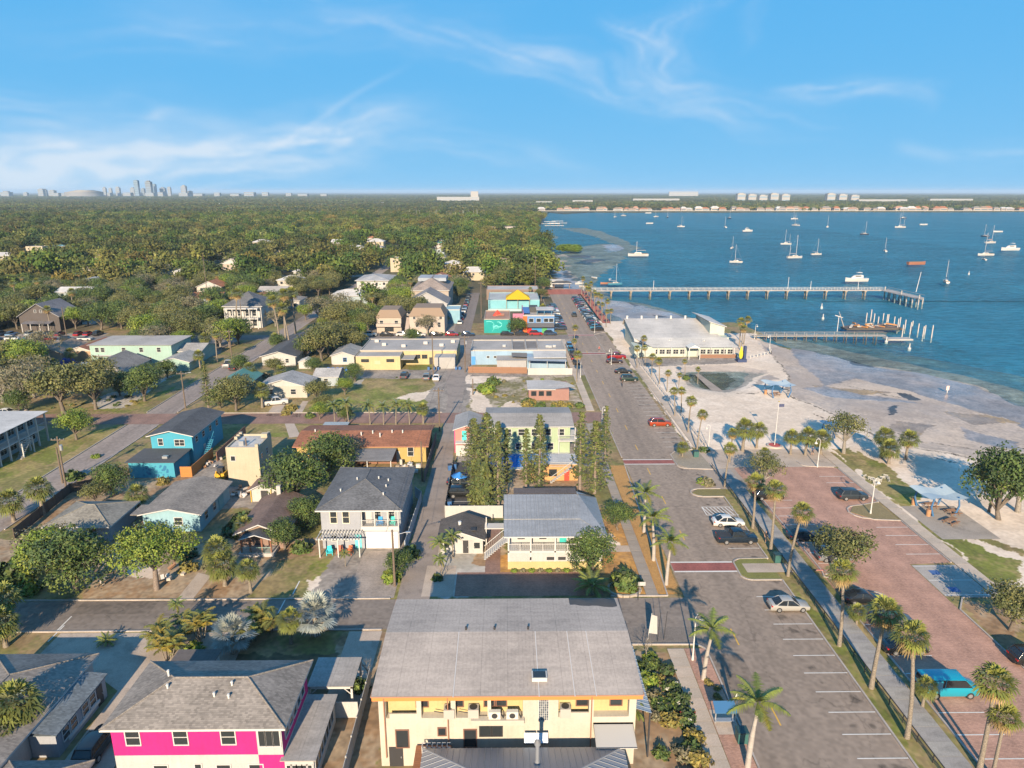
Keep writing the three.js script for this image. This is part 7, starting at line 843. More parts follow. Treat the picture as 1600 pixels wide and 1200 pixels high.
// shrubs
{ const sh = (k, a, s, l, g) => grow(SHRUB[k], a, s, l, g);
  [['dense', [-63.13,-81.24], 2.6, 'big shrub at the west end of the dirt yard'], ['lime', [-59.13,-78.21], 1.5, 'light shrub on the dirt bank'], ['dense', [15.28,-78.83], [1.9, 2, 1.9], 'round shrub in the stone ring on the mulch'], ['lime', [14.47,-80.36], .9, 'light shrub beside the stone ring'], ['dense', [-74.63,-114.12], 1.6, 'shrub beside the utility pole'], ['lime', [-33.76,-65.97], 1.2, 'light shrub in the palm thicket'], ['gold', [-48.6,-153.86], 1.3, 'golden shrub beside the white pickup'], ['gold', [-48.63,-150.05], 1, 'small golden shrub by the concrete drive'], ['dense', [-42.86,-148.14], 1.1, 'shrub at the garden walk'], ['grey', [-63.76,-182.63], 1.5, 'grey green shrub beside the charcoal roof'], ['dense', [-28.27,-88.36], 1.4, 'shrub beside the pergola'], ['dark', [-39.33,-93.2], 1.6, 'dark hedge shrub between the pale blue house and bungalow'], ['dense', [-39.59,-97.31], 1.5, 'hedge shrub behind the bungalow'], ['lime', [-76.35,-124.17], .8, 'small shrub on the corner lawn'], ['gold', [-58.2,-112], 1.1, 'yellow shrub before the orange fence'], ['dense', [-12.96,-86.41], 1.5, 'shrub beside the alley verge'], ['lime', [-14.52,-80.69], 1.3, 'light shrub at the foot of the alley pole'], ['dense', [-14.71,-60.17], 1, 'shrub beside the white carport'], ['dark', [-28.71,-182.23], .3, 'low weed tuft in the grass lot'], ['white', [38.21,-126.23], 1, 'flowering shrub in the planted island'], ['grey', [34.4,-110.4], 1.3, 'greyish shrub on the turf island'], ['lime', [33.79,-110.95], 1, 'light shrub on the turf island'], ['dense', [-8.69,-80.62], .7, 'dark round shrub on the white pad'], ['lime', [-4.44,-168.25], 2.2, 'large shrub on the sandy lot'], ['dense', [-2.96,-175.46], 1.9, 'green shrub on the sandy lot'], ['dense', [48.25,-180.03], 1, 'shrub beside the boat ramp'], ['grey', [-38.96,-84.16], 1.2, 'dry shrub beside the strip drive'], ['dark', [-43.46,-86.76], 1.5, 'dark shrub behind the umbrella tree'], ['gold', [-41.58,-83.37], 1.2, 'dry golden shrub beside the umbrella tree']].forEach(([k, a, s, l]) => sh(k, a, s, l));
  const r = rngOf(63); for (let k = 0; k < 46; k++) { const x = rr(12.8, 17.2, r), z = rr(-64.5, -48, r); if (x < 13.5 + (z + 64) * .02) continue; sh(['dense', 'red', 'white', 'gold', 'lime', 'dark', 'grey'][k % 7], [x, z], rr(.5, 1.05, r), ['green leafy', 'red flowering', 'white flowering', 'golden leafed', 'light green', 'dark green', 'grey green'][k % 7] + ' shrub in the flower garden beside the pavement', 'flower garden ' + ['green', 'red', 'white', 'golden', 'light', 'dark', 'grey'][k % 7] + ' shrubs'); }
  for (let k = 0; k < 9; k++) sh(['lime', 'grey'][k % 2], [1.2 + k * 1.15, -82.4], .42, ['light', 'greyish'][k % 2] + ' clump along the yellow base of the raised house', 'clumps along the yellow base ' + k % 2); for (let k = 0; k < 26; k++) sh(['lime', 'gold', 'grey'][k % 3], [rr(-8, 18, r), rr(-180, -154, r)], rr(.3, .9, r), ['light', 'golden', 'greyish'][k % 3] + ' scrub tuft on the sandy vacant lot', 'scrub on the sandy lot ' + k % 3);
  for (let k = 0; k < 14; k++) sh(['dense', 'gold'][k % 2], [rr(5, 17.5, r), rr(-158.5, -154.5, r)], rr(.7, 1.4, r), ['green', 'golden'][k % 2] + ' shrub along the ruined store front', 'shrubs along the ruined store ' + k % 2); for (let k = 0; k < 18; k++) sh(['gold', 'white'][k % 2], [rr(-104, -82, r), rr(-166, -155, r)], rr(.3, .7, r), ['golden', 'pale'][k % 2] + ' tuft on the stone garden terrace', 'tufts on the stone terrace ' + k % 2); for (let k = 0; k < 12; k++) sh('dense', [rr(-36, -14, r), rr(-241.6, -240.8, r)], rr(.5, .9, r), 'hedge shrub before the beige inn', 'hedge of the beige inn'); for (let k = 0; k < 6; k++) sh('gold', [20.9 + rr(-.5, .5, r), -58.6 + rr(-2.2, 1, r)], .4, 'golden ground shrub at the royal palm in the brick verge', 'golden ground shrubs at the royal palm'); for (let k = 0; k < 5; k++) sh('lime', [20.4 + rr(-.6, .6, r), -46 + rr(-1, 1, r)], .5, 'light ground shrub beside the blue kiosk', 'ground shrubs beside the kiosk'); }
const noTree = (x, z) => [[-186, -116, -246, -198], [-106, -84, -256, -236], [-77, -52, -348, -316], [-90, -70, -330, -262], [-122, -84, -200, -168], [-84, -60, -262, -236]].some(([a, b, c, d]) => x > a && x < b && z > c && z < d);
// scattered trees between the houses of the west side, each its own tree
{ const r = rngOf(211), done = []; let n = 0;
  const kinds = [[OAK[0], 'olive oak'], [DENSE[0], 'dark leafy tree'], [OAK[1], 'olive oak'], [LIME, 'light green tree'], [DENSE[1], 'dark leafy tree'], [GREY, 'grey green oak'], [OAK[2], 'olive oak']];
  const inWood = (x, z) => Math.abs(x + .012 * z) < -z * .76 + 14 && x < 26 - Math.max(0, (z + 345)) * .0;
  for (let k = 0; k < 16000 && n < 440; k++) {
    const z = -160 - 200 * Math.pow(r(), .8), x = rr(-280, 26, r); if (!inWood(x, z) || onRoad(x, z, 2.5) || inBld(x, z, 3.4)) continue; if (z > -262 && x > -46) continue; if (z > -196 && x > -84 && x < -40) continue; if (z > -240 && x > -82 && r() < .55) continue; if (z > -300 && x > -19 && x < 24) continue; if (x > 19 && z > -362) continue; if (z > -215 && x > -134 && r() < .25) continue; if (x > -10 && z > -345) continue; if (noTree(x, z) || cleared(x, z)) continue;
    if (done.some(([a, b]) => (a - x) ** 2 + (b - z) ** 2 < 36)) continue; done.push([x, z]); n++;
    if (r() < .1) { palm(['fanA', 'fanB', 'sabA'][n % 3], [x, z], rr(.8, 1.15, r), 'fan palm standing in the wooded west side', 'palms in the wooded west side'); continue; }
    const [m, l] = kinds[Math.floor(r() * 7)]; grow(m, [x, z], rr(.85, 1.5, r), l + ' standing in the wooded west side', l + 's of the wooded west side');
  }
  globalThis.WOOD = done;
}

// ---------- cars ----------
{ const A = 0, N = Math.PI / 2; // A: nose towards the beach
  car('sedan', '#9a9893', [33.74,-73.53], A, 'silver sedan alone in the striped stalls beside the palms'); car('sedan', '#c9c7c2', [33.28,-95.42], A, 'white sedan beside the dark pickup'); car('pickup', '#10202e', [32.87,-90.25], A, 'dark blue pickup beside the white sedan');
  car('suv', '#8e3614', [33.02,-141.56], A, 'orange suv alone in the stalls by the beach'); car('suv', '#16302c', [32.8,-178.24], A, 'dark green suv in the stalls by the beach'); car('sedan', '#15171a', [32.62,-186.34], A, 'black sedan next to the dark green suv'); car('pickup', '#7d0a16', [33.41,-203.94], A, 'bright red pickup near the beach hall'); car('sedan', '#2a1f24', [31.97,-198.28], A, 'dark sedan next to the bright red pickup');
  car('suv', '#2a3238', [56.25,-104.47], A, 'dark grey suv alone on the brick lot'); car('suv', '#101214', [42.67,-104.62], A, 'black suv under the thin tree of the lot'); car('sedan', '#14222e', [42.83,-90.9], A, 'dark blue sedan behind the round oak'); car('suv', '#6f7478', [44.42,-85.07], A, 'grey suv beneath the round oak'); car('sedan', '#1b1c1e', [43.32,-74.92], A, 'black sedan behind the fan palm of the lot'); car('sedan', '#4a4b4e', [44.44,-70.57], A, 'dark grey sedan on the brick lot'); car('sedan', '#0f1012', [43.17,-65.42], A, 'black sedan next to the turquoise van');
  car('van', '#0e8ca3', [43.76,-58.85], A, 'turquoise van on the brick lot'); car('suv', '#1c1d20', [55.77,-63.45], A, 'dark car at the bare edge of the lot');
  car('pickup', '#bdbdbb', [-53.35,-157.91], .35, 'white pickup on the concrete drive'); car('suv', '#394046', [-26.65,-182.21], N, 'dark grey suv at the grass lot edge'); car('suv', '#6a6f73', [-20.53,-180.81], N, 'grey car parked by the yellow store'); car('sedan', '#e6e4df', [-17.92,-180.12], N, 'white sedan parked by the yellow store'); car('suv', '#12161a', [-36.34,-52.29], N, 'dark car in the shade beside the pink house');
  car('suv', '#14171a', [-6.94,-106.18], A, 'black jeep in the motel lot'); car('sedan', '#1d2a36', [-7.43,-110.87], A, 'dark blue car under the blue parasol'); car('sedan', '#d8d8d4', [-110.65,-150.75], A, 'white car by the flat white house'); car('suv', '#2b2622', [-75.33,-191.89], N, 'dark suv parked on the pale street'); car('pickup', '#8d8f90', [-78.35,-195.66], N, 'grey pickup parked on the pale street'); farCar('#1e2428', [27.92,-277.61], N, 'dark car driving along the main road');
  const C = ['#8d1a22', '#5b7fa0', '#17191c', '#1f1b20', '#6b2430', '#26364c', '#7c1620', '#2f6f86', '#c2c0bb', '#b8b8b4', '#17253a', '#a9adaf', '#15171a', '#20242a', '#86141d', '#9aa0a4', '#bbb9b5', '#22262b', '#404a52', '#8f1d2a', '#b6b5b2', '#2a3a44'];
  for (let k = 0; k < 28; k++) farCar(C[(k * 5 + 2) % 22], [33.3, -247.4 - k * 2.84 * .98], HASH[k * 3] < .3 ? Math.PI : 0, 'car in the packed stalls beside the promenade palms', 'cars beside the promenade');
  for (let k = 0; k < 19; k++) if (k % 7 !== 3) farCar(C[(k * 7 + 5) % 22], [20.3, -249 - k * 2.84 * 1.02], HASH[k * 9] < .5 ? Math.PI : 0, 'car in the packed stalls before the aqua bar', 'cars before the aqua bar');
  for (let k = 0; k < 9; k++) farCar(C[(k * 3 + 11) % 22], [-16.6, -262 - k * 8.5], N, 'car parked along the north lane', 'cars along the north lane'); for (let k = 0; k < 7; k++) farCar(C[(k * 4 + 8) % 22], [-46 + k * 5.6, -238.4], A, 'car parked before the beige inn', 'cars before the beige inn'); for (let k = 0; k < 4; k++) farCar(C[(k * 5 + 12) % 22], [1 + k * 5, -239.2], A, 'car parked before the colourful stores', 'cars before the colourful stores');
  for (let k = 0; k < 13; k++) if (k % 5 !== 4) farCar(C[(k * 5 + 8) % 22], [-180 + k * 3.3, -241], N, 'car in the parking strip below the dark timber house', 'cars in the west parking strip'); for (let k = 0; k < 7; k++) farCar(C[(k * 3 + 2) % 22], [-176 + k * 6, -232.4], A, 'car along the kerb of the west parking strip', 'cars on the west kerb'); for (let k = 0; k < 5; k++) farCar(C[(k * 6 + 1) % 22], [20.7, -214 - k * -5.6 - 6], N, 'car parked beside the blue store', 'cars beside the blue store');
}
// ---------- poles and lamps ----------
{ const wp = (a, h, label, o = {}) => { const t = thing('utility_pole', label, 'utility pole', [a[0], 0, a[1]], o.turn ?? 0); part('pole', gb().cyl([0, 0, 0], [0, h, 0], .17, .12, 8), POLEWOOD, t); if (o.arm !== 0) part('crossarm', gb().cbox(0, h - .6, 0, 2.2, .14, .12), POLEWOOD, t); if (o.arm !== 0) for (const x of [-1, -.4, .4, 1]) part('insulator', gb().cyl([x, h - .52, 0], [x, h - .32, 0], .06, .05, 6), STEEL, t); if (o.can) part('transformer', gb().cyl([.35, h - 2.4, 0], [.35, h - 1.5, 0], .26, .26, 10), STEEL, t); if (o.lamp) { part('lamp_arm', gb().cyl([0, h - .8, 0], [1.7, h - .3, 0], .04, .04, 5), STEEL, t); part('lamp_head', gb().cbox(1.95, h - .3, 0, .6, .12, .25), STEEL, t); } return t; };
  wp([-73.98,-110.83], 8.9, 'utility pole beside the pale street shrub', { can: 1 }); wp([-75.34,-112.19], 6.5, 'shorter stub pole against the tall utility pole', { arm: 0 }); wp([-73.1,-155.12], 8.78, 'utility pole on the pale street verge', { lamp: 1 }); wp([-76.14,-192.63], 11.12, 'utility pole beside the parked dark suv'); wp([-19.22,-184.84], 11.28, 'tall pole before the yellow store', { arm: 0 }); wp([-13.42,-138.37], 9.36, 'pole at the brick street end of the alley'); wp([-14.1,-112.32], 7.22, 'thick weathered pole behind the ochre building', { arm: 0 }); wp([-13.86,-79.01], 7.8, 'pole with lamp arm at the alley mouth', { lamp: 1, arm: 0 }); wp([-43.46,-112.1], 8.1, 'pole standing before the cream cube house', { arm: 0 }); wp([-43.98,-117.54], 5.44, 'slim pole behind the cream cube house', { arm: 0 }); wp([-10.7,-187.54], 10.37, 'cluttered pole between the two stores', { can: 1 }); wp([-7.66,-165.43], 4.04, 'short pole on the sandy lot', { arm: 0 }); wp([-8.9,-272.18], 14.45, 'pole at the corner of the north lane'); wp([-43.8,-304.44], 10.52, 'pole behind the grey gabled house', { arm: 0 }); wp([-90.97,-242.42], 11.64, 'pole beside the white mansion', { arm: 0 }); wp([-134.59,-320.31], 21.52, 'tall thin pole in the western wood', { arm: 0 }); wp([-150.53,-239.72], 9.96, 'pole at the west parking strip', { arm: 0 }); wp([-72.82,-103.29], 5, 'short post beside the dark fence', { arm: 0 }); wp([14.81,-334.9], 18.68, 'pole beside the long low store');
  const wires = [[[-73.98,-110.83], 8.9, [-73.1,-155.12], 8.78], [[-73.1,-155.12], 8.78, [-76.14,-192.63], 11.12], [[-13.42,-138.37], 9.36, [-10.7,-187.54], 10.37], [[-13.86,-79.01], 7.8, [-14.1,-112.32], 7.22], [[-14.1,-112.32], 7.22, [-13.42,-138.37], 9.36]];
  wires.forEach(([a, h, b, k], i) => { const o = thing('power_line', ['wires over the pale street', 'wires up the pale street beyond the brick street', 'wires above the alley towards the stores', 'wires over the near alley', 'wires over the middle alley'][i], 'wires', [a[0], 0, a[1]]); for (const s of [-.8, .8]) { const g = gb(); for (let t = 0; t < 10; t++) { const f = (q) => [(b[0] - a[0]) * q + s, h + (k - h) * q - .4 - 3.2 * q * (1 - q) * .35, (b[1] - a[1]) * q]; g.cyl(f(t / 10), f((t + 1) / 10), .022, .022, 3, false); } part('wire', g, DARK, o); } });
  const lampG = { pole: gb().cyl([0, 0, 0], [0, .6, 0], .16, .12, 8).cyl([0, .6, 0], [0, 5, 0], .09, .06, 8).geo(), hook: new THREE.TubeGeometry(new THREE.CatmullRomCurve3([V(0, 4.9, 0), V(0, 5.5, 0), V(.35, 5.9, 0), V(.75, 5.7, 0), V(.8, 5.3, 0)]), 14, .045, 6), shade: gb().cyl([.8, 5.3, 0], [.8, 4.95, 0], .09, .36, 10, false).geo(), globe: gb().ball([.8, 4.93, 0], .16).geo() };
  const LAMP = maker(() => { const o = thing('street_lamp', 'x', 'street lamp'); part('pole', lampG.pole, LAMPWHITE, o); part('hook', lampG.hook, LAMPWHITE, o); part('lamp_shade', lampG.shade, LAMPWHITE, o); part('globe', lampG.globe, M([.6, .58, .5], { r: .3 }), o); return o; });
  [[[19.88,-64.07], .95, 'white hooked street lamp in the brick verge beside a royal palm'], [[56.42,-117.91], .92, 'white hooked lamp at the corner of the concrete plaza'], [[56.42,-98.83], 1, 'white hooked lamp on the mulched island of the brick lot'], [[39.56,-127.95], .8, 'white hooked lamp beside the lot entrance palms'], [[20.26,-138.8], .85, 'white hooked lamp opposite the vacant lots'], [[82.79,-213.86], .85, 'white hooked lamp at the dock railing'], [[84.29,-231.61], .85, 'white hooked lamp near the hall corner palms'], [[51.19,-210.62], .8, 'hooked lamp before the west end of the hall'], [[60.39,-209.63], .8, 'hooked lamp before the hall entry'], [[30.7,-195.95], .8, 'hooked lamp beside the bright red pickup'], [[31.82,-243.32], .8, 'hooked lamp by the packed promenade stalls'], [[20.37,-181.67], .85, 'hooked lamp before the white annex']].forEach(([a, s, l], i) => { const o = put(LAMP(), a, i % 2 ? Math.PI : .4, s); o.userData.label = l; });
  const fl = thing('flagpole', 'white flagpole in a round striped bed', 'flagpole', [...[52.74,-128.87], 0].slice(0, 0).concat([[52.74,-128.87][0], 0, [52.74,-128.87][1]])); part('pole', gb().cyl([0, 0, 0], [0, 9, 0], .08, .04, 8), LAMPWHITE, fl); part('ball', gb().ball([0, 9.1, 0], .14), M([.5, .35, .08], { m: .6, r: .3 }), fl); part('round_bed', gb().cyl([0, 0, 0], [0, .25, 0], 1.5, 1.5, 18), M([.5, .45, .4], { t: 'concrete' }), fl); part('red_ring', gb().cyl([0, .25, 0], [0, .27, 0], 1.1, 1.1, 18), M([.35, .06, .05]), fl); part('flag', gb().box(.08, 8, -.01, 1.1, 8.6, .01), M([.05, .06, .12]), fl);
  const pg = thing('path_railing', 'low dark railing along the park path', 'railing'); { for (let z = -38; z > -118; z -= 2.4) part('post', gb().cbox(37.2, .45, z, .07, .9, .07), DARK, pg); part('rail', gb().box(37.17, .85, -118, 37.23, .92, -38).box(37.17, .45, -118, 37.23, .5, -38), DARK, pg); }
  const pf = thing('beach_railing', 'low rail fence along the stalls above the beach', 'railing'); { for (let z = -128; z > -206; z -= 2.4) part('post', gb().cbox(39, .5, z, .1, 1, .1), M([.4, .36, .32]), pf); part('rail', gb().box(38.96, .9, -206, 39.04, .98, -128).box(38.96, .5, -206, 39.04, .56, -128), M([.4, .36, .32]), pf); }
}
// ---------- park furniture ----------
{ const BLUEC = M([.37, .45, .49], { r: .6, tr: .12 }), BLUEP = M([.04, .12, .25]);
  const canopy = (a, s, turn, label) => { const o = thing('shade_canopy', label, 'canopy', [a[0], 0, a[1]], turn); o.scale.setScalar(s); const n = 10, W = 3.1, L = 2.7, p = []; const y = (u, v) => 2.9 + .55 * Math.sin(Math.PI * (u * 2 + .25)) * .6 - .9 * (1 - Math.abs(2 * v - 1)) * .25 + .35 * (u > .5 ? 1 - u : u); const g = gb(); for (let i = 0; i < n; i++) for (let j = 0; j < n; j++) { const f = (a2, b2) => { const u = a2 / n, v = b2 / n, e = .35 * (4 * v * (1 - v)); return [(u - .5) * 2 * (W - e * .4), y(u, v), (v - .5) * 2 * (L - .35 * 4 * u * (1 - u))]; }; g.quad(f(i, j), f(i, j + 1), f(i + 1, j + 1), f(i + 1, j)); } part('canopy_sheet', g, BLUEC, o); for (const x of [-2, 2]) for (const z of [-1.9, 1.9]) part('post', gb().cyl([x * .9, 0, z], [x * 1.15, 1.5, z], .17, .14, 8).cyl([x * 1.15, 1.5, z], [x, 3, z], .14, .12, 8), BLUEP, o); return o; };
  canopy([67.2, -100], 1, .1, 'pale blue shade canopy on curved posts beside the beach walk'); canopy([66.46,-164.03], 1.05, .1, 'pale blue shade canopy on the open sand'); canopy([67.5,-135.06], .85, .3, 'blue canopy beneath the open crowned tree');
  const TW = M([.3, .17, .1], { t: 'planks' }), table = maker(() => { const o = thing('picnic_table', 'x', 'picnic table'); for (let k = 0; k < 4; k++) part('top_plank', gb().box(-1, .72, -.4 + k * .2, 1, .77, -.22 + k * .2), TW, o); for (const z of [-.75, .75]) part('bench_plank', gb().box(-1, .42, z - .14, 1, .47, z + .14), TW, o); for (const x of [-.7, .7]) part('leg_frame', gb().cyl([x, 0, -.7], [x, .72, -.2], .05, .05, 5).cyl([x, 0, .7], [x, .72, .2], .05, .05, 5).cyl([x, .42, -.8], [x, .42, .8], .04, .04, 5), TW, o); return o; });
  [[[66.77,-95.46], .5, 'brown picnic table in the open beside the canopy'], [[67, -101], .2, 'picnic table under the pale blue canopy'], [[69, -98.6], .2, 'second picnic table under the pale blue canopy'], [[66.15,-164.03], .3, 'picnic table under the canopy on the open sand']].forEach(([a, t, l]) => { const o = put(table(), a, t); o.userData.label = l; });
  const barrel = maker(() => { const o = thing('litter_barrel', 'x', 'barrel'); part('barrel', gb().cyl([0, 0, 0], [0, 1, 0], .34, .34, 12), M([.45, .24, .12], { t: 'planks' }), o); part('lid', gb().cyl([0, 1, 0], [0, 1.12, 0], .38, .3, 12), M([.3, .15, .08]), o); return o; }); [[[64.98,-102.19], 'brown litter barrel on the lawn side of the canopy'], [[64.92,-98.07], 'brown litter barrel at the canopy post'], [[64.05,-165.18], 'brown litter barrel by the sand canopy']].forEach(([a, l]) => { put(barrel(), a).userData.label = l; });
  const bin = maker(() => { const o = thing('waste_bin', 'x', 'bin'); part('body', gb().box(-.45, 0, -.45, .45, 1.15, .45), M([.03, .1, .09], { r: .5 }), o); part('lid', gb().box(-.5, 1.15, -.5, .5, 1.28, .5), M([.02, .05, .05], { r: .5 }), o); return o; }); [[[36.55,-84.47], 'dark green bin at the kerb extension'], [[35.82,-123.22], 'dark green bin beside the planted island'], [[21.34,-52.69], 'dark bin beside the blue kiosk']].forEach(([a, l]) => { put(bin(), a).userData.label = l; });
  const wheelie = maker(() => { const o = thing('wheeled_bin', 'x', 'bin'); part('body', gb().box(-.3, .1, -.35, .3, 1, .35), M([.03, .1, .26], { r: .5 }), o); part('lid', gb().box(-.33, 1, -.38, .33, 1.07, .4), DARK, o); part('wheel', gb().cyl([-.3, .12, -.3], [.3, .12, -.3], .12, .12, 8), TYRE, o); return o; }); [[[-9.74,-117.15], 'blue wheeled bin by the pink cottage wall'], [[-8.73,-102.09], 'blue wheeled bin by the motel lot fence'], [[-8.98,-117.74], 'blue wheeled bin beside the white yard crate']].forEach(([a, l]) => { put(wheelie(), a, .2, 1.1).userData.label = l; }); for (let k = 0; k < 5; k++) put(wheelie(), [[-21, -190.2], [-19.6, -190.2], [-18.4, -190.2], [-13.4, -190.5], [-12.4, -190.5]][k]).userData = { label: 'wheeled bin behind the yellow store', category: 'bin', group: 'bins behind the yellow store' }; for (let k = 0; k < 6; k++) { const o = part(numbered('blue_drum'), gb().cyl([0, 0, 0], [0, 1.1, 0], .45, .45, 12).cyl([0, 1.1, 0], [0, 1.18, 0], .2, .2, 8), M([.03, .13, .4], { r: .4 }), scene); o.position.set(-48.5 + k * 1.25, 0, -189); tag(o, 'blue plastic drum in the row beside the yellow store', 'drum', 'row of blue drums'); }
  const saw = maker(() => { const o = part(numbered('barricade_board'), gb().box(-.9, .7, -.03, .9, .95, .03).box(-.9, .3, -.03, .9, .5, .03).cyl([-.7, 0, -.35], [-.7, 1, 0], .05, .05, 4).cyl([-.7, 0, .35], [-.7, 1, 0], .05, .05, 4).cyl([.7, 0, -.35], [.7, 1, 0], .05, .05, 4).cyl([.7, 0, .35], [.7, 1, 0], .05, .05, 4), M([.4, .39, .37]), scene); return tag(o, 'white folding barricade in the heap on the beach lawn', 'barricade', 'heap of white barricades'); }); const r = rngOf(88); for (let k = 0; k < 16; k++) { const o = put(saw(), [62.9 + rr(-.2, 3.6, r), -112.4 + rr(-2, 2.6, r)], rr(0, 3, r), rr(.4, .62, r), 0); o.rotation.z = rr(-.2, .2, r); }
  const kiosk = thing('bus_kiosk', 'dark blue slanted panel kiosk on white legs beside the pavement', 'kiosk', [20.4, .1, -54.9]); part('panel', gb().quad([-1, 1.5, .5], [1, 1.5, .5], [1, 2, -.5], [-1, 2, -.5]).quad([-1, 1.42, .5], [1, 1.42, .5], [1, 1.92, -.5], [-1, 1.92, -.5]).quad([-1, 1.42, .5], [1, 1.42, .5], [1, 1.5, .5], [-1, 1.5, .5]), M([.04, .12, .24], { r: .4 }), kiosk); for (const x of [-.8, .8]) part('leg', gb().cbox(x, .85, 0, .1, 1.7, .1), STEEL, kiosk); part('bench', gb().box(-.9, .4, -.1, .9, .46, .4), STEEL, kiosk); part('sign_post', gb().cyl([1.2, 0, -.3], [1.2, 3, -.3], .05, .05, 6), LAMPWHITE, kiosk); part('sign', gb().box(1, 2.5, -.34, 1.5, 3, -.3), LAMPWHITE, kiosk);
  const ban = thing('banner_sign', 'white leaning banner on the side street corner', 'banner', [[15.82,-67.65][0], 0, [15.82,-67.65][1]]); part('pole', gb().cyl([0, 0, 0], [.3, 3.4, 0], .04, .03, 6), LAMPWHITE, ban); part('cloth', gb().quad([.05, .9, 0], [1, .8, .1], [.9, 3, .05], [.3, 3.2, 0]).quad([.05, .9, -.02], [1, .8, .08], [.9, 3, .03], [.3, 3.2, -.02]), WHITE, ban); const sg = thing('street_sign', 'white sign on a thin post by the mulch corner', 'sign', [[16.2,-75.5][0], 0, [16.2,-75.5][1]]); part('post', gb().cyl([0, 0, 0], [0, 2.6, 0], .04, .04, 6), DARK, sg); part('sign', gb().box(-.1, 2, -.02, .8, 2.5, .02), WHITE, sg); for (const [a, l] of [[[16.84,-67.41], 'thin dark post on the side street corner'], [[17.6,-67.63], 'thin leaning pole on the side street corner']]) solo('thin_post', l, 'post', gb().cyl([0, 0, 0], [.2, 3.6, 0], .035, .03, 6), DARK, [a[0], 0, a[1]]);
  const ring = thing('stone_ring', 'low stone planter ring round the shrub on the mulch', 'planter', [[14.87,-77.8][0], 0, [14.87,-77.8][1]]); for (let k = 0; k < 16; k++) { const t = k / 16 * 6.283; const s = part('stone', gb().cbox(0, .14, 0, .72, .28, .26), M([.42, .36, .29], { t: 'concrete' }), ring); s.position.set(Math.cos(t) * 2, 0, Math.sin(t) * 1.6); s.rotation.y = -t + Math.PI / 2; }
  const par = thing('parasol', 'blue parasol over the motel lot', 'parasol', [[-7.46,-109.54][0], 0, [-7.46,-109.54][1]]); part('pole', gb().cyl([0, 0, 0], [0, 2.8, 0], .04, .04, 6), STEEL, par); part('canopy', gb().cyl([0, 2.2, 0], [0, 2.85, 0], 1.5, .04, 8, false), M([.02, .16, .5]), par); const jp = thing('digger', 'small yellow digger beside the cream cube house', 'digger', [[-48.7,-113.27][0], 0, [-48.7,-113.27][1]]); part('body', gb().box(-.8, .6, -.9, .8, 1.5, .9), M([.5, .28, .02]), jp); part('cab', gb().box(-.5, 1.5, -.5, .5, 2.4, .5), DARK, jp); for (const s of [-1, 1]) part('track', gb().box(s * .7 - .2, 0, -1.1, s * .7 + .2, .6, 1.1), TYRE, jp); part('arm', gb().cyl([0, 1.3, .8], [0, 2.4, 2], .12, .1, 6).cyl([0, 2.4, 2], [0, .6, 2.8], .1, .08, 6), M([.5, .28, .02]), jp);
  const rb = rngOf(71); for (const [a, n, l, nm] of [[[-42.62,-107.85], 18, 'rubble heap beside the white garage', 'rubble_heap'], [[-42.96,-81.79], 6, 'scatter of boards by the umbrella tree', 'board_scatter'], [[-54.12,-120.71], 10, 'covered heap beside the orange fence', 'covered_heap'], [[-52.46,-81.12], 3, 'white plastic chair bits under the leafy tree', 'plastic_scatter']]) { const o = thing(nm, l, 'rubble', [a[0], 0, a[1]]); for (let k = 0; k < n; k++) { const s = part('piece', gb().cbox(0, 0, 0, rr(.2, 1.3, rb), rr(.08, .4, rb), rr(.15, .6, rb)), [M([.4, .35, .3]), M([.5, .48, .45]), M([.25, .14, .08])][k % 3], o); s.position.set(rr(-2, 2, rb), rr(.1, .5, rb), rr(-2, 2, rb)); s.rotation.set(rr(-.4, .4, rb), rr(0, 3, rb), rr(-.4, .4, rb)); } }
  const sc = thing('scooter', 'small scooter lying on the bare lot island', 'scooter', [[41.15,-81.95][0], .1, [41.15,-81.95][1]]); part('deck', gb().box(-.5, .1, -.08, .5, .15, .08), M([.5, .2, .18]), sc); part('stem', gb().cyl([.5, .12, 0], [.75, .3, .8], .03, .03, 5), STEEL, sc); for (const x of [-.55, .55]) part('wheel', gb().cyl([x, .1, -.05], [x, .1, .05], .1, .1, 8), TYRE, sc);
  const sl = thing('statue_sign', 'yellow carved figure on a dark blue plinth at the hall corner', 'statue', [[69.25,-199.45][0], 0, [69.25,-199.45][1]]); part('plinth', gb().box(-1.3, 0, -1.1, 1.3, .9, 1.1).box(.5, .9, -.5, 1.2, 4.6, .5), M([.03, .05, .12], { t: 'stucco' }), sl); part('figure', loft([[.9, .3], [1.5, .55], [2.4, .6], [3.2, .42], [3.9, .3], [4.5, .12]].map(([y, w]) => Array.from({ length: 8 }, (_, i) => [-.2 + Math.cos(i * .785) * w, y, -Math.sin(i * .785) * w * .8])), true, .8), M([.45, .42, .02]), sl);
  const hr = thing('beach_fence', 'white post fence on the sand beside the hall', 'fence'); [[[73.25,-203.49], [81.74,-209.39]], [[81.74,-209.39], [83.8,-216.63]]].forEach(([a, b]) => { for (let k = 0; k <= 6; k++) part('post', gb().cbox(a[0] + (b[0] - a[0]) * k / 6, .5, a[1] + (b[1] - a[1]) * k / 6, .14, 1, .14), TRIM, hr); part('rail', gb().cyl([a[0], .85, a[1]], [b[0], .85, b[1]], .05, .05, 5), TRIM, hr); });
}
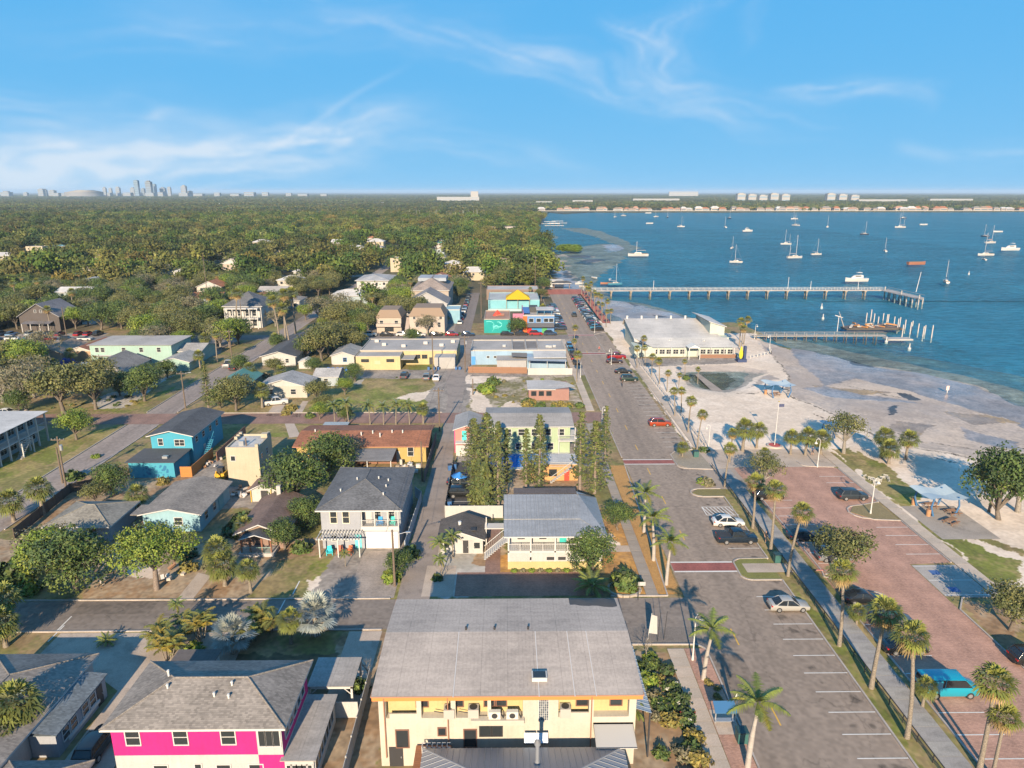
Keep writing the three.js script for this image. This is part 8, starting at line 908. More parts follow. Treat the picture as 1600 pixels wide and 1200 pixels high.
// ---------- pier, dock and mooring piles ----------
{ const CONC = M([.46, .43, .4], { t: 'concrete' }), PW = M([.4, .36, .31], { t: 'planks' });
  const p = thing('fishing_pier', 'long pale fishing pier crossing the water on bents', 'pier'), y = 2.3, z = -337, e0 = 38, e1 = 183; part('deck', gb().box(e0, y - .35, z - 1.6, e1, y, z + 1.6), CONC, p); const A = [e1, z + 1.6], E2 = [183.41,-308.98]; const dx = E2[0] - e1, dz = E2[1] - z; part('end_deck', gb().prism([[e1 - 2, z + 1.6], [e1 + 3, z - 2], [E2[0] + 4, E2[1] - 2], [E2[0], E2[1] + 2.6]], y - .34, y + .004), CONC, p);
  for (let x = e0 + 4; x < e1; x += 9.4) { part('bent', gb().box(x - .5, y - .95, z - 1.5, x + .5, y - .36, z + 1.5).cyl([x, -3, z - 1.1], [x, y - .9, z - 1.1], .34, .34, 7).cyl([x, -3, z + 1.1], [x, y - .9, z + 1.1], .34, .34, 7), M([.33, .28, .22], { t: 'concrete' }), p); } for (let k = 0; k < 7; k++) { const t = k / 6, X = e1 + dx * t, Z = z + dz * t; part('pile', gb().cyl([X, -3, Z + 1], [X, y + (k % 3 === 0 ? 1.6 : -.3), Z + 1], .3, .3, 7), CONC, p); part('pile', gb().cyl([X + 3, -3, Z - 1], [X + 3, y - .3, Z - 1], .3, .3, 7), CONC, p); }
  const rg = gb(); for (const s of [-1.5, 1.5]) { rg.box(e0, y + 1.02, z + s - .05, e1, y + 1.1, z + s + .05).box(e0, y + .5, z + s - .03, e1, y + .56, z + s + .03); } part('rail', rg, TRIM, p); for (const s of [-1.5, 1.5]) for (let x = e0; x < e1; x += 2.9) part('rail_post', gb().cbox(x, y + .55, z + s, .12, 1.1, .12), TRIM, p); part('end_rail', gb().cyl([e1, y + 1.1, z + 1.4], [E2[0], y + 1.1, E2[1] + 2.4], .06, .06, 5).cyl([e1 + 3, y + 1.1, z - 2], [E2[0] + 4, y + 1.1, E2[1] - 2], .06, .06, 5), M([.4, .33, .27]), p); for (const [x, h] of [[72, 4.4], [137, 6], [148, 4], [171, 4]]) part('lamp_post', gb().cyl([x, y, z - 1.4], [x, y + h, z - 1.4], .12, .09, 6), LAMPWHITE, p); part('signal_mast', gb().cyl([e1 + 11, y, z + 8], [e1 + 12, y + 9.4, z + 8], .16, .1, 6), LAMPWHITE, p);
  const d = thing('timber_dock', 'low timber dock with rails reaching out from the beach', 'dock'), dy = 1, dz0 = -233; part('deck', gb().box(84, dy - .2, dz0 - 1, 129, dy, dz0 + 1), PW, d); for (let x = 85; x < 129; x += 3.4) { part('pile', gb().cyl([x, -3, dz0 - .9], [x, dy - .1, dz0 - .9], .17, .17, 6), POLEWOOD, d); part('pile', gb().cyl([x, -3, dz0 + .9], [x, dy - .1, dz0 + .9], .17, .17, 6), POLEWOOD, d); part('rail_post', gb().cbox(x, dy + .5, dz0 + .95, .1, 1, .1), PW, d); part('rail_post', gb().cbox(x, dy + .5, dz0 - .95, .1, 1, .1), PW, d); } part('rail', gb().box(84, dy + .95, dz0 + .9, 129, dy + 1.03, dz0 + 1).box(84, dy + .95, dz0 - 1, 129, dy + 1.03, dz0 - .9).box(84, dy + .5, dz0 + .9, 129, dy + .56, dz0 + .98), PW, d); const fd = solo('floating_dock', 'pale floating dock at the end of the timber dock', 'dock', gb().box(129.4, -.6, dz0 - 2, 138, -.1, dz0 + 1.6), CONC);
  const wl = M([.4, .37, .34], { r: .7 }); const pts = [[142.38,-266.22], [147.32,-268.97], [146.33,-263.42], [146.47,-259.38], [143.64,-251.69], [146.43,-255.47], [146.33,-251.66], [142.81,-242.06], [147.51,-249.17], [146.95,-244.35], [144.84,-237.69], [148.01,-242], [146.42,-235.23], [137.07,-236.77], [141.78,-267.62], [139.38,-266.25], [142.91,-258.11], [141.14,-260.78]]; const pileG = gb().cyl([0, -3, 0], [0, 3.6, 0], .21, .18, 8).geo(); pts.forEach((a, i) => { const o = part(numbered('mooring_pile'), pileG, wl, scene); o.position.set(a[0], -.4, a[1]); o.scale.y = .75 + HASH[i * 11] * .5; tag(o, 'pale mooring pile standing out of the water by the wreck', 'pile', 'mooring piles by the wreck'); });
  const w = thing('wreck_barge', 'rusty wrecked barge heaped with timber behind the dock', 'barge', [[135.52,-253.04][0], -.5, [135.52,-253.04][1]]); part('hull', loft([[-11, .2], [-8, .7], [7, .7], [10, .3]].map(([x, h]) => mirror(x, [[0, -.4], [2.4, -.3], [2.7, h], [0, h + .1]])), true, .4), M([.12, .1, .09], { t: 'grain' }), w); const r = rngOf(5); for (let k = 0; k < 26; k++) { const s = part('timber', gb().cbox(0, 0, 0, rr(1, 4.5, r), rr(.2, .6, r), rr(.2, .8, r)), [M([.45, .2, .06]), M([.4, .36, .32]), M([.12, .1, .1])][k % 3], w); s.position.set(rr(-9, 9, r), rr(.7, 1.7, r), rr(-2, 2, r)); s.rotation.set(0, rr(0, 3, r), rr(-.3, .3, r)); } part('broken_mast', gb().cyl([-11, .6, 0], [-13.4, 6.2, 0], .16, .1, 6), PW, w); const lf = thing('boat_lift', 'white boat hoist frame beside the wreck', 'hoist', [[118.23,-244.68][0], 0, [118.23,-244.68][1]]); part('post', gb().cyl([0, 0, 0], [0, 5.6, 0], .12, .1, 6), LAMPWHITE, lf); part('jib', gb().cyl([-1.4, 5.8, 0], [1.4, 5, 0], .16, .12, 6), LAMPWHITE, lf);
  const bu = gb().cyl([0, -.6, 0], [0, .5, 0], .5, .5, 10).cyl([0, .5, 0], [0, 1.9, 0], .22, .12, 8).geo(); [[137.25,-300.62], [125.9,-273.54], [127.56,-229], [129.15,-218], [282.48,-427.06]].forEach((a) => { const o = part(numbered('buoy'), bu, TRIM, scene); o.position.set(a[0], -.5, a[1]); tag(o, 'small white marker buoy near the pier', 'buoy', 'marker buoys'); }); const mk = thing('channel_marker', 'orange and white sign post standing in the shallows', 'marker', [[110.02,-166.94][0], -.5, [110.02,-166.94][1]]); part('post', gb().cyl([0, -1, 0], [0, 1.6, 0], .1, .1, 6), LAMPWHITE, mk); part('board', gb().box(-.35, .9, -.03, .35, 2, .03), M([.6, .42, .36]), mk);
}
// ---------- boats ----------
{ const s = (a, L, t, l, o) => sailboat(a, L, t, l, undefined, o); const far = 'far moored sailboats', fl = 'small sailboat moored near the far shore';
  s([164.06,-500.97], 9.5, 2.9, 'white sailboat moored off the pier head left of the ketch'); s([201.95,-629.53], 8, 1, 'small sailboat behind the white one off the pier'); s([267.47,-675.98], 10.5, 3, 'white ketch with two masts and dark covers', { mizzen: 1 }); s([219.48,-535.4], 13, .1, 'larger white ketch with two masts', { mizzen: 1 }); s([247.95,-563.19], 9.5, .1, 'white sloop with low cabin beside the larger ketch'); s([418.74,-829.21], 11.5, .1, 'dark hulled sailboat at its mooring', { hull: HULLB }); s([318.75,-593.52], 9, 1.3, 'sailboat seen end on with tall mast'); s([550.34,-994.11], 15, 3, 'long white ketch in front of a small sloop', { mizzen: 1 }); s([243.72,-386.62], 9.5, 1.25, 'blue white sloop with tall rigging close to the pier head'); s([378.34,-555.86], 13, 3.1, 'big white sloop in the eastern cluster'); s([473.21,-690.94], 13, .2, 'brown trimmed sloop in the eastern cluster', { cover: HULLR }); s([534.43,-791.59], 10, 2, 'dark sloop behind the eastern cluster', { hull: HULLB }); s([352.17,-518.3], 7, 1.4, 'small hull before the big white sloop'); s([59.98,-380.33], 8.5, .1, 'blue hulled sailboat near the mud bank', { hull: M([.06, .2, .28], { r: .35 }) }); s([104.35,-553.25], 17, 3.1, 'broad white catamaran hull with short mast', { mast: .6 });
  [[307.3,-996.88], [418.08,-1333.46], [427.99,-1052.88], [453.53,-1004.35], [525.24,-1300.81], [739.16,-1329.8], [216.31,-1403.33], [244.73,-1477.69], [299.68,-1420.34], [314.39,-1384.69], [250.47,-1015.96]].forEach((a, k) => sailboat(a, 10 + HASH[k * 17] * 5, HASH[k * 5] * 6, fl, far, k % 4 === 1 ? { hull: HULLB } : {}));
  motorboat([197.11,-392.94], 12.5, Math.PI, 'white cabin cruiser passing behind the pier'); motorboat([432.39,-605.64], 15, Math.PI, 'white flybridge yacht in the eastern cluster'); motorboat([305.64,-898.82], 13, .1, 'white motor yacht off the northern shore'); motorboat([283.89,-485.9], 13, .1, 'brown wooden hull without a mast', undefined, { open: 1, hull: HULLR }); motorboat([627.61,-1071.19], 12, 0, 'low white open boat near the far shore', undefined, { open: 1 }); motorboat([609.62,-880.82], 11, Math.PI, 'small white launch behind the eastern cluster', undefined, { open: 1 }); motorboat([226.76,-1119.42], 11, 0, 'white launch in the northern bay', undefined, { open: 1 }); motorboat([330.62,-1652.42], 14, 0, 'white launch under the orange roofed shore', undefined, { open: 1 }); [[40.91,-383.3], [42.2,-388.92], [52.21,-409.83], [55.18,-383.14], [60.15,-400.47], [41.88,-369.88]].forEach((a, k) => motorboat(a, 4.6 + k % 2, k * 1.1, 'small skiff drawn up on the mud bank', 'skiffs on the mud bank', { open: 1, hull: k === 3 ? HULLR : undefined }));
}

// ---------- people: one continuous surface each ----------
function personGeo(stride, arm, colors) {
  const n = 64, mc = new MarchingCubes(n, new THREE.MeshBasicMaterial(), false, false, 60000); mc.isolation = 0;
  const s = stride, J = [ // tapered bones: a, b, radii
    [[0, .98, 0], [0, 1.4, .01], .145, .17], [[-.16, 1.4, 0], [.16, 1.4, 0], .085, .085], [[0, 1.42, 0], [0, 1.55, .01], .06, .055], [[0, 1.63, .02], [0, 1.7, .015], .098, .1],
    [[-.09, .95, 0], [-.1, .5, s * .5], .095, .06], [[-.1, .5, s * .5], [-.1, .08, s * .6 - .06], .06, .042], [[-.1, .05, s * .6 - .08], [-.1, .04, s * .6 + .12], .042, .035], [[.09, .95, 0], [.1, .5, -s * .3], .095, .06], [[.1, .5, -s * .3], [.1, .1, -s * .8], .06, .042], [[.1, .06, -s * .82], [.1, .04, -s * .82 + .18], .042, .035],
    [[-.2, 1.4, 0], [-.25, 1.12, -s * .25], .055, .042], [[-.25, 1.12, -s * .25], [-.24, .9, -s * .2 + .1], .042, .032], [[-.24, .88, -s * .2 + .1], [-.24, .8, -s * .2 + .12], .035, .025], [[.2, 1.4, 0], [.26, 1.14, s * .2], .055, .042], [[.26, 1.14, s * .2], [.22, 1 + arm * .2, s * .3 + .16], .042, .032], [[.22, .99 + arm * .2, s * .3 + .17], [.21, .93 + arm * .2, s * .3 + .22], .035, .025]];
  const d = (x, y, z) => { let v = 9; for (const [a, b, r0, r1] of J) { const bx = b[0] - a[0], by = b[1] - a[1], bz = b[2] - a[2], t = clamp(((x - a[0]) * bx + (y - a[1]) * by + (z - a[2]) * bz) / (bx * bx + by * by + bz * bz), 0, 1), q = Math.hypot(x - a[0] - bx * t, y - a[1] - by * t, z - a[2] - bz * t) - (r0 + (r1 - r0) * t), k = .045, h = clamp(.5 + .5 * (v - q) / k, 0, 1); v = v + (q - v) * h - k * h * (1 - h); } return v; };
  for (let k = 0; k < n; k++) for (let j = 0; j < n; j++) for (let i = 0; i < n; i++) mc.field[i + j * n + k * n * n] = -d((i / n - .5) * 1.9, (j / n - .5) * 1.9 + .9, (k / n - .5) * 1.9);
  mc.update(); const c = mc.count ?? mc.geometry.drawRange.count, p = [], nn = [], col = [];
  for (let i = 0; i < c; i++) { const x = mc.positionArray[i * 3] * .95, y = mc.positionArray[i * 3 + 1] * .95 + .9, z = mc.positionArray[i * 3 + 2] * .95; p.push(x, y, z); nn.push(mc.normalArray[i * 3], mc.normalArray[i * 3 + 1], mc.normalArray[i * 3 + 2]); const w = y > 1.5 ? colors.skin : y > .98 && Math.abs(x) < .23 ? colors.shirt : y > .98 && y > 1.2 ? colors.shirt : Math.abs(x) > .185 ? colors.skin : y > .5 ? colors.legs : y > .1 ? colors.calf : colors.shoe; col.push(...w); }
  const g = new THREE.BufferGeometry(); g.setAttribute('position', new THREE.Float32BufferAttribute(p, 3)); g.setAttribute('normal', new THREE.Float32BufferAttribute(nn, 3)); g.setAttribute('color', new THREE.Float32BufferAttribute(col, 3)); return g;
}
{ const PM = M([1, 1, 1], { vc: 1, r: .8 }), SK = [.36, .2, .13];
  const ppl = [[[36.92,-89.83], .3, .3, .2, { skin: SK, shirt: [.03, .03, .035], legs: [.05, .05, .06], calf: SK, shoe: [.4, .4, .4] }, 'person in dark clothes walking on the park path'], [[29.93,-172], 1.2, .25, .6, { skin: [.2, .11, .07], shirt: [.06, .05, .05], legs: [.03, .035, .05], calf: [.03, .035, .05], shoe: [.1, .1, .1] }, 'person in dark clothes standing at the striped stalls'], [[57.93,-123.63], 2, .2, .1, { skin: SK, shirt: [.05, .08, .16], legs: [.04, .04, .05], calf: SK, shoe: [.1, .1, .1] }, 'person in navy shirt beside the beach walk palms'], [[29.39,-212.65], .8, .25, .1, { skin: SK, shirt: [.35, .08, .07], legs: [.08, .08, .1], calf: SK, shoe: [.3, .3, .3] }, 'person in red shirt walking by the far crosswalk']];
  for (const [a, t, st, ar, c, l] of ppl) { const o = thing('person', l, 'person', [a[0], .1, a[1]], t); part('body', personGeo(st, ar, c), PM, o); part('hair', gb().ball([0, 1.7, -.015], .112, 1.05, 10), M([.03, .02, .015]), o); part('face', gb().ball([-.035, 1.67, .108], .013, 1, 5).ball([.035, 1.67, .108], .013, 1, 5).ball([0, 1.635, .125], .02, 1.2, 5), M([.05, .03, .025]), o); }
}

// ---------- the wood, the far suburb and the far shore ----------
const SHORE = [[-262, 18], [-345, 18], [29.85,-389.06], [31.87,-426.48], [34.15,-537.52], [40.98,-565.55], [40.21,-617.04], [35.65,-678.62], [36.63,-809.01], [51.49,-1057.17], [83.6,-1370.23], [88.16,-1584.65]].map((p, i) => i < 2 ? [p[0], p[1]] : [p[1], p[0]]);
const shoreX = (z) => { if (z < SHORE[SHORE.length - 1][0]) return z < -1560 ? 1e5 : SHORE[SHORE.length - 1][1] + (-z - 1280) * .02; let best = 18; for (let i = 0; i + 1 < SHORE.length; i++) { const [a, b] = [SHORE[i], SHORE[i + 1]]; if ((z <= a[0] && z >= b[0])) best = a[1] + (b[1] - a[1]) * (z - a[0]) / ((b[0] - a[0]) || 1); } return best; };
{
  const farG = [['oak', 7], ['dense', 8], ['oak', 9], ['oak', 10], ['dark', 11], ['dense', 12]].map(([t, s]) => broadleaf(s * 13, { R0: 4.4, H: 7.6, base: 1.5, lobes: 8, leaves: 560, leaf: .6, tones: t, open: .1, limbs: t === 'grey' ? 1 : 0 })[0]);
  const farPalm = fanPalm(70, 8, { leaves: 18, n: 6, skirt: 0 }).crown;
  const r = rngOf(300), lists = farG.map(() => []), cols = farG.map(() => []), palms = [], m = new THREE.Matrix4(), q = new THREE.Quaternion(), up = V(0, 1, 0);
  const gaps = [[-368.08,-564.37], [-355.08,-570.07], [-347.42,-594.62], [-391.94,-709.78], [-178.24,-586.34], [-120.71,-573.37], [-63.34,-438.04], [-70.73,-390.2], [-50.47,-625.16], [-4.92,-764.42], [-116.88,-414.94], [-186.1,-415.73], [-150.04,-336.78], [-149.72,-320.48], [-228,-487.33], [-183.99,-514.49], [-113.5,-438.61], [-127.39,-706.76], [-176.94,-341.41], [-70.57,-319.58], [-588.84,-1064.47], [-92.33,-298.07]];
  const add = (x, z, s) => { const k = Math.floor(vnoise(x * .03, z * .03) * 3 + r() * 4) % 6; q.setFromAxisAngle(up, r() * 6.28); const h = s * rr(.75, 1.25, r); lists[k].push(m.clone().compose(V(x, 0, z), q, V(s, h, s))); const t = rr(.7, 1.2, r) * (.62 + .6 * vnoise(x * .012 + 9, z * .012)); const warm = r() < .2 ? rr(1.08, 1.32, r) : rr(.9, 1.1, r); cols[k].push([t * warm, t, t * rr(.8, 1.2, r)]); };
  for (let z = -262; z > -1350; z -= 7.6 + (-z) * .0016) { const half = -z * .77 + 20, sp = 8.2 + (-z) * .0022; for (let x = -half; x < Math.min(shoreX(z) - 2, half); x += sp) { const X = x + rr(-3, 3, r), Z = z + rr(-3, 3, r); if (X > shoreX(Z) - 2 || onRoad(X, Z, 2) || inBld(X, Z, 4.5) || noTree(X, Z) || cleared(X, Z)) continue; if (Z > -362 && (X > -50 || WOOD.some(([a, b]) => (a - X) ** 2 + (b - Z) ** 2 < 30))) { if (Z > -345 || X > 14) continue; } if (Z > -300 && X > -72 && X < -16) continue; if (gaps.some(([a, b]) => Math.abs(a - X) < 11 && Z > b - 6 && Z < b + 46)) continue; if (vnoise(X * .02 + 3, Z * .02) < .16) continue; add(X, Z, rr(.8, 2, r)); if (r() < .05) palms.push(m.clone().compose(V(X, rr(-.5, 2.5, r), Z), q, V(1.1, 1.1, 1.1))); } }
  const isle = [53.8,-583.7]; for (let k = 0; k < 46; k++) { const a = r() * 6.28, d = Math.sqrt(r()); const e = [isle[0] + Math.cos(a) * d * 9, isle[1] + Math.sin(a) * d * 12]; q.setFromAxisAngle(up, a); lists[1].push(m.clone().compose(V(e[0], -1, e[1]), q, V(.75, .95, .75))); cols[1].push([1, 1.05, .8]); }
  const stuff = (name, label, parts) => { const o = new THREE.Group(); o.name = name; o.userData = { kind: 'stuff', label, category: 'wood' }; scene.add(o); for (const [g, L, C] of parts) { if (!L.length) continue; const im = new THREE.InstancedMesh(g, FARLEAF, L.length); im.name = 'tree_crowns'; im.userData = { kind: 'stuff' }; L.forEach((x, i) => { im.setMatrixAt(i, x); if (C) im.setColorAt(i, new THREE.Color().setRGB(...C[i])); }); im.castShadow = im.receiveShadow = true; o.add(im); } };
  stuff('wood', 'dense wood of mixed green crowns stretching behind the town', [...farG.map((g, i) => [g, lists[i], cols[i]]), [farPalm, palms]]);
  // groves: patches of many crowns for the miles beyond
  const grove = (seed) => { const rg = rngOf(seed), g = gb(), T = [...TONES.oak, ...TONES.dense, ...TONES.dark]; for (let k = 0; k < 22; k++) { const x = rr(-30, 30, rg), z = rr(-30, 30, rg), R1 = rr(3.5, 6, rg), H1 = rr(5.5, 9.5, rg), tone = T[Math.floor(rg() * T.length)]; for (let i = 0; i < 34; i++) { const d = V(rr(-1, 1, rg), rr(-.2, 1, rg), rr(-1, 1, rg)).normalize(); leafQuad(g, V(x + d.x * R1, H1 * .55 + d.y * H1 * .45, z + d.z * R1), d, 1.7, rg, tone, rr(.7, 1.2, rg)); } } return g.geo(); };
  const gv = [grove(5), grove(6), grove(7)], gl = gv.map(() => []), gc = gv.map(() => []);
  for (let z = -1330; z > -9500; z -= 34 + (-z - 1330) * .013) { const half = -z * .78 + 60, sp = 46 + (-z - 1300) * .009; for (let x = -half; x < half; x += sp) { const X = x + rr(-14, 14, r), Z = z + rr(-14, 14, r); if (Z > -1860 && X > shoreX(Z) - 30 && !(Z < -1820 && X > 120)) continue; if (X > 60 && Z > -1885 - 60 * vnoise(X * .02, 3)) continue; if (vnoise(X * .004 + 2, Z * .004) < .22 && r() < .55) continue; const k = Math.floor(r() * 3), s = 1 + (-Z - 1300) * .00016; q.setFromAxisAngle(up, r() * 6.28); gl[k].push(m.clone().compose(V(X, 0, Z), q, V(s, 1 + .12 * r(), s))); const t = rr(.5, .95, r) * (.6 + .6 * vnoise(X * .003, Z * .003)); gc[k].push([t * rr(.9, 1.15, r), t, t * rr(.85, 1.1, r)]); } }
  stuff('far_wood', 'hazy wooded suburb reaching to the horizon', gv.map((g, i) => [g, gl[i], gc[i]]));
  console.log('trees', lists.map((l) => l.length).join(), 'groves', gl.map((l) => l.length).join());
}
// houses that show among the crowns
{ const hs = [[[-368.08,-564.37], 13, 12, 6, 'cream', 'flat', 'cream block beside the blue roofed house in the wood'], [[-355.08,-570.07], 16, 11, 5, 'white', 'blue', 'white house with pale blue roof in the wood'], [[-347.42,-594.62], 12, 10, 3.4, 'white', 'white', 'low white roofed house beside the cream block'], [[-391.94,-709.78], 13, 10, 5, 'cream', 'tan', 'cream house with tan roof among the crowns'], [[-588.84,-1064.47], 16, 10, 4, 'white', 'white', 'white roof high in the western wood'], [[-228,-487.33], 11, 9, 3, 'white', 'blue', 'blue grey roof behind the western oaks'], [[-186.1,-415.73], 14, 10, 3, 'white', 'white', 'white roofed house beside the western clearing'], [[-150.04,-336.78], 15, 11, 4, 'cream', 'grey', 'tan grey roof beside the light blue cottage'], [[-149.72,-320.48], 8, 9, 4.5, 'blue', 'grey', 'light blue cottage with two storeys in the wood'], [[-183.99,-514.49], 13, 9, 3, 'white', 'blue', 'house with aqua roof edge among crowns'], [[-178.24,-586.34], 17, 10, 5, 'white', 'terracotta', 'white house with terracotta roof among crowns'], [[-120.71,-573.37], 18, 10, 4.5, 'white', 'white', 'long white house behind the crowns'], [[-116.88,-414.94], 12, 9, 3, 'white', 'white', 'small white roof by the boulevard'], [[-113.5,-438.61], 10, 9, 4, 'white', 'grey', 'grey roof beside the boulevard palms'], [[-63.34,-438.04], 13, 11, 8, 'cream', 'cream', 'cream stucco block behind the white house'], [[-50.47,-625.16], 14, 12, 4.6, 'white', 'green', 'house with green metal roof among crowns'], [[-127.39,-706.76], 14, 8, 4, 'white', 'terracotta', 'terracotta roof deep in the wood'], [[-176.94,-341.41], 11, 9, 3, 'cream', 'grey', 'grey roofed house in the western crowns'], [[-145.27,-285.68], 9, 8, 3, 'cream', 'tan', 'tan cottage beneath western crowns'], [[-70.57,-319.58], 14, 10, 3, 'white', 'white', 'long low white roof behind the inn car park'], [[-92.33,-298.07], 11, 10, 3.4, 'white', 'grey', 'pale grey roof behind the tall palms'], [[-221.64,-1102.28], 20, 9, 4, 'white', 'white', 'pale roofs beyond the marina masts'], [[-105.08,-1221.91], 34, 10, 5, 'white', 'white', 'long white shed by the marina'], [[-200.33,-1279.08], 26, 10, 5, 'white', 'white', 'white boat shed by the marina'], [[-621.09,-2461.65], 60, 14, 6, 'white', 'white', 'white warehouse behind the wood'], [[-1215.75,-4054.81], 60, 14, 6, 'white', 'white', 'far white roofs behind the wood'], [[-466.96,-2694.91], 60, 14, 6, 'white', 'white', 'second white warehouse behind the wood'], [[-1443.23,-2471.02], 50, 14, 6, 'cream', 'tan', 'pale far roof in the western suburb'], [[-1485.13,-2991.01], 70, 14, 7, 'cream', 'tan', 'tan hall in the western suburb'], [[-956.43,-2465.47], 40, 14, 6, 'white', 'white', 'far white roof in the suburb']];
  for (const [p, w, d, h, wc, rc, l] of hs) { const b = B('suburban_house', l, 'house', p[0] - w / 2, p[0] + w / 2, p[1] - d, p[1]); b.wall(h, { cream: CREAM, white: WHITE, blue: W_(.3, .44, .52) }[wc]); if (rc === 'flat' || rc === 'cream') b.flat(SH.white, .5, CREAM); else b.hip({ blue: M([.16, .36, .42], { t: 'membrane' }), white: SH.white, tan: SH.tan, grey: SH.grey, terracotta: SH.terracotta, green: M([.06, .28, .2], { t: 'membrane' }) }[rc], .3, .6); if (w < 25) { const n = Math.floor(w / 3.4); for (let k = 0; k < n; k++) b.win('f', -w / 2 + (k + .5) * w / n, h > 4.4 ? h - 2 : 1, 1.1, 1.2, TRIM, 'plain'); } } }
{ // waterside blocks, docks and masts of the marina
  const b = B('waterfront_motel', 'long three storey waterfront block with dark roof at the mangroves', 'building', -14, 25, -800, -786); b.wall(11, W_(.5, .45, .42)).flat(M([.12, .12, .13]), .5, DARK); for (let f = 0; f < 3; f++) for (let k = 0; k < 9; k++) b.win('f', -17 + k * 4.2, 1 + f * 3.4, 2.4, 1.7, TRIM, 'double');
  for (let k = 0; k < 3; k++) { const p = [[71.08,-1098.94], [84.44,-1121.05], [72.65,-1037.1]][k]; const o = thing('boat_dock', ['grey dock with covered berths on the far point', 'white dock with moored hulls on the far point', 'short dock before the covered berths'][k], 'dock', [p[0], 0, p[1]]); part('deck', gb().box(-14, .4, -2, 14, .8, 2), TRIM, o); for (let j = 0; j < 5; j++) part('pile', gb().cyl([-12 + j * 6, -3, 1.8], [-12 + j * 6, 3.5, 1.8], .2, .2, 6), POLEWOOD, o); part('shelter', gb().box(-10, 3.4, -3, 8, 3.8, 3), SH.white, o); }
  const r = rngOf(9), ml = gb().cyl([0, 0, 0], [0, 15, 0], .16, .1, 5).geo(); for (let k = 0; k < 34; k++) { const o = part(numbered('marina_mast'), ml, MASTM, scene); const p = [rr(-190, -40, r), rr(-1260, -1180, r)]; o.position.set(p[0], 0, p[1]); o.scale.y = rr(.8, 1.3, r); tag(o, 'pale sailboat mast standing above the marina trees', 'mast', 'masts of the marina'); }
}
{ // skyline and far blocks
  const r = rngOf(17), tower = (name, label, px, w, h, dist, m, o = {}) => { const [az] = px, x = Math.tan(az * Math.PI / 180) * dist, t = thing(name, label, 'building', [x, 0, -dist], 0, o.group), d = o.d ?? w * .8; part('wall', gb().box(-w / 2, 0, -d / 2, w / 2, h, d / 2), m, t); const n = Math.max(2, Math.floor(h / 14)); for (let k = 0; k < n; k++) part('window_band', gb().box(-w / 2 + 2, h * (k + .3) / n, d / 2, w / 2 - 2, h * (k + .68) / n, d / 2 + .6), M([.2, .27, .33], { r: .2 }), t); if (o.top) part('roof_storey', gb().box(-w * .28, h, -d * .28, w * .28, h + o.top, d * .28), m, t); return t; };
  const PALE = W_(.31, .3, .285), GREYT = W_(.2, .215, .23), BLUET = M([.13, .18, .23], { r: .25 }), D0 = 6300;
  [[[-32.15,-0.04], 44, 66, PALE, 'pale pair tower at the west end of the skyline'], [[-31.94,-0.04], 26, 62, GREYT, 'grey tower beside the pale pair'], [[-31.55,-0.04], 50, 56, PALE, 'wide pale block west of the dome'], [[-28.5,-0.04], 26, 76, PALE, 'slim pale tower east of the dome'], [[-28.15,-0.04], 24, 72, PALE, 'slim white tower east of the dome'], [[-27.69,-0.04], 34, 80, PALE, 'cream tower with stepped top'], [[-26.51,-0.04], 36, 138, BLUET, 'tallest blue grey tower of the skyline'], [[-26.79,-0.04], 34, 74, PALE, 'low block at the foot of the tallest tower'], [[-26.15,-0.04], 30, 72, GREYT, 'grey block beside the tallest tower'], [[-25.75,-0.04], 46, 128, GREYT, 'broad grey tower east of the tallest'], [[-25.42,-0.04], 30, 108, BLUET, 'slanted blue tower behind the broad grey one'], [[-24.89,-0.04], 46, 76, GREYT, 'wide grey block in the eastern skyline'], [[-24.48,-0.04], 26, 82, PALE, 'slim cream tower in the eastern skyline'], [[-23.53,-0.04], 42, 92, PALE, 'pale tower standing apart in the east'], [[-23.15,-0.04], 34, 50, PALE, 'low pale block beside the tower apart'], [[-34.06,-0.04], 70, 42, PALE, 'white block at the west edge of the skyline'], [[-33.03,-0.04], 34, 36, PALE, 'low block between skyline groups']].forEach(([a, w, h, m, l], i) => tower('skyline_tower', l, a, w, h, D0 + (i % 3) * 120, m, { top: i % 2 ? 8 : 4 }));
  for (let k = 0; k < 16; k++) tower('skyline_block', 'low pale block at the foot of the skyline', [-27.1,-0.04].map((v, i) => i ? v : -32 + k * 1.15 + r()), 40 + r() * 50, 26 + r() * 16, D0 - 200 + r() * 300, PALE, { group: 'low blocks of the skyline' });
  const dm = thing('stadium_dome', 'low white domed stadium on the skyline', 'stadium', [Math.tan([-29.75,-0.04][0] * Math.PI / 180) * 6100, 0, -6100]); part('wall', gb().cyl([0, 0, 0], [0, 42, 0], 142, 142, 40), PALE, dm); part('dome_roof', gb().cyl([12, 42, 0], [12, 58, 0], 138, 60, 40), W_(.38, .34, .28), dm);
  const hosp = (l, px, dist, w, h, tw, th) => { const o = thing('white_block', l, 'building', [Math.tan(px[0] * Math.PI / 180) * dist, 0, -dist]); part('wall', gb().box(-w / 2, 0, -10, w / 2, h, 10), W_(.44, .43, .41), o); if (tw) part('tower_wall', gb().box(w * .3, 0, -12, w * .3 + tw, th, 8), W_(.44, .43, .41), o); for (let k = 0; k < 3; k++) part('window_band', gb().box(-w / 2 + 3, h * (k + .3) / 3, 10, w / 2 - 3, h * (k + .65) / 3, 10.5), M([.25, .29, .33], { r: .2 }), o); };
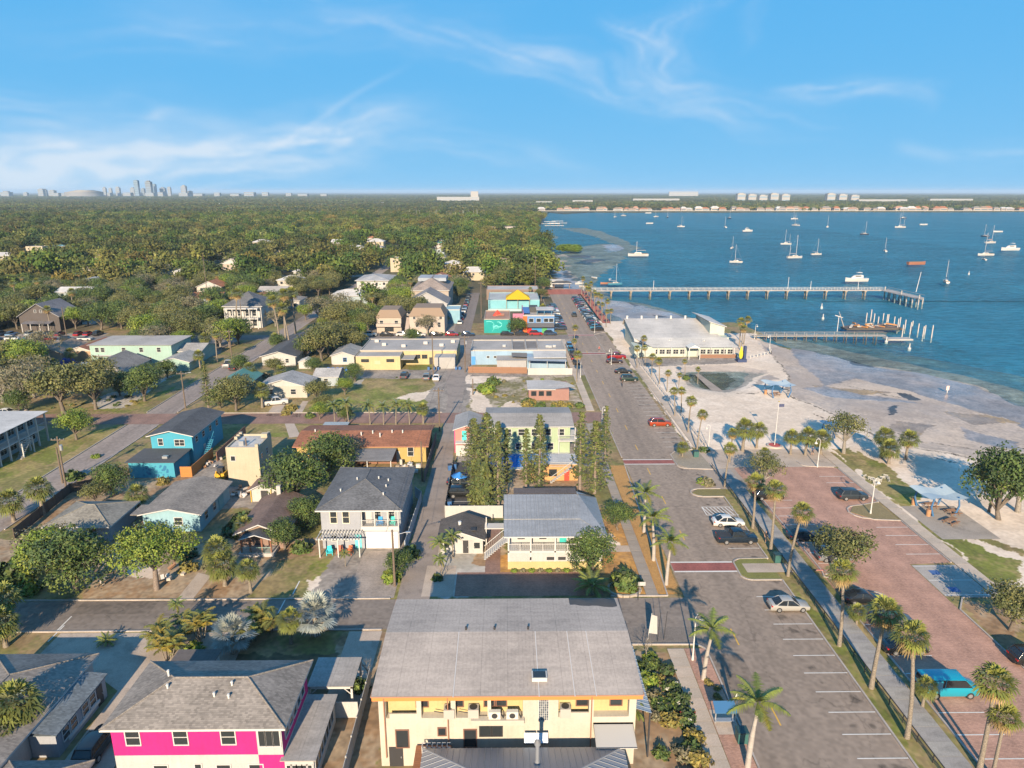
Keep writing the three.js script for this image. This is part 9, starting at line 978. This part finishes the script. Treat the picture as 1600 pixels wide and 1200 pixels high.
  hosp('long white block with square tower beyond the wood', [-3.57,-0.53], 3300, 190, 24, 34, 48); hosp('low white range on the northern shore', [11.84,-0.52], 3300, 210, 16); hosp('small white block on the north shore hills', [6.18,-0.63], 2900, 80, 14); hosp('white range on the north shore hills', [3.17,-0.68], 2700, 60, 12); hosp('white waterfront hall behind the eastern shore', [27.6,-0.56], 3000, 200, 16); hosp('second white hall behind the eastern shore', [31.71,-0.46], 3200, 190, 16); hosp('faint white roof on the northern horizon', [13.88,-0.05], 6500, 260, 46);
  const condo = (px, n, dist, l, g) => { for (let k = 0; k < n; k++) { const t = tower('condominium', l, [px[0] + k * .78, 0], 36, 38 - (k % 3) * 4, dist + (k % 2) * 40, W_(.44, .42, .39), { group: g, top: 3 }); } };
  condo([18.07,-0.42], 5, 3300, 'white condominium slab of the longer row on the eastern shore', 'longer condominium row'); condo([24.24,-0.4], 3, 3300, 'white condominium slab of the shorter row on the eastern shore', 'shorter condominium row');
  // houses of the far shore
  const wallG = gb().box(-9, 0, -6, 9, 5, 6).geo(), roofG = gb().quad([-10, 5, 7], [10, 5, 7], [5, 8.4, 0], [-5, 8.4, 0]).tri([10, 5, 7], [10, 5, -7], [5, 8.4, 0]).quad([10, 5, -7], [-10, 5, -7], [-5, 8.4, 0], [5, 8.4, 0]).tri([-10, 5, -7], [-10, 5, 7], [-5, 8.4, 0]).geo(), winB = gb().box(-7.6, 1.2, 6, 7.6, 3.4, 6.15).geo();
  const rc = [SH.terracotta, SH.white, SH.tan, SH.grey, M([.5, .27, .17], { t: 'shingle' })], wc = [W_(.58, .5, .42), WHITE, W_(.55, .42, .32), W_(.5, .4, .36)];
  for (let k = 0; k < 92; k++) { if (HASH[k * 3 + 1] < .22) continue; const f = k / 92, x = 100 + f * 1330 + rr(-6, 6, r), o = thing('shore_house', 'x', 'house', [x, 0, -1840 - HASH[k * 7] * 40]); const i = Math.floor(r() * 5), j = Math.floor(r() * 4); part('wall', wallG, wc[j], o); part('roof', roofG, x < 420 && x > 150 ? rc[[0, 2, 4][k % 3]] : rc[i], o); part('window_band', winB, M([.12, .15, .18], { r: .2 }), o); o.scale.set(rr(.7, 1.25, r), rr(.8, 1.4, r), 1); tag(o, x < 420 && x > 150 ? 'shore house with warm tiled roof in the orange roofed cluster' : 'pale shore house on the far side of the bay', 'house', x < 420 && x > 150 ? 'orange roofed shore houses' : 'far shore houses'); }
  solo('sea_wall', 'pale sea wall along the far shore', 'wall', gb().box(95, -1, -1836, 1450, 1.1, -1833), W_(.5, .46, .4));
}

renderer.render(scene, camera);
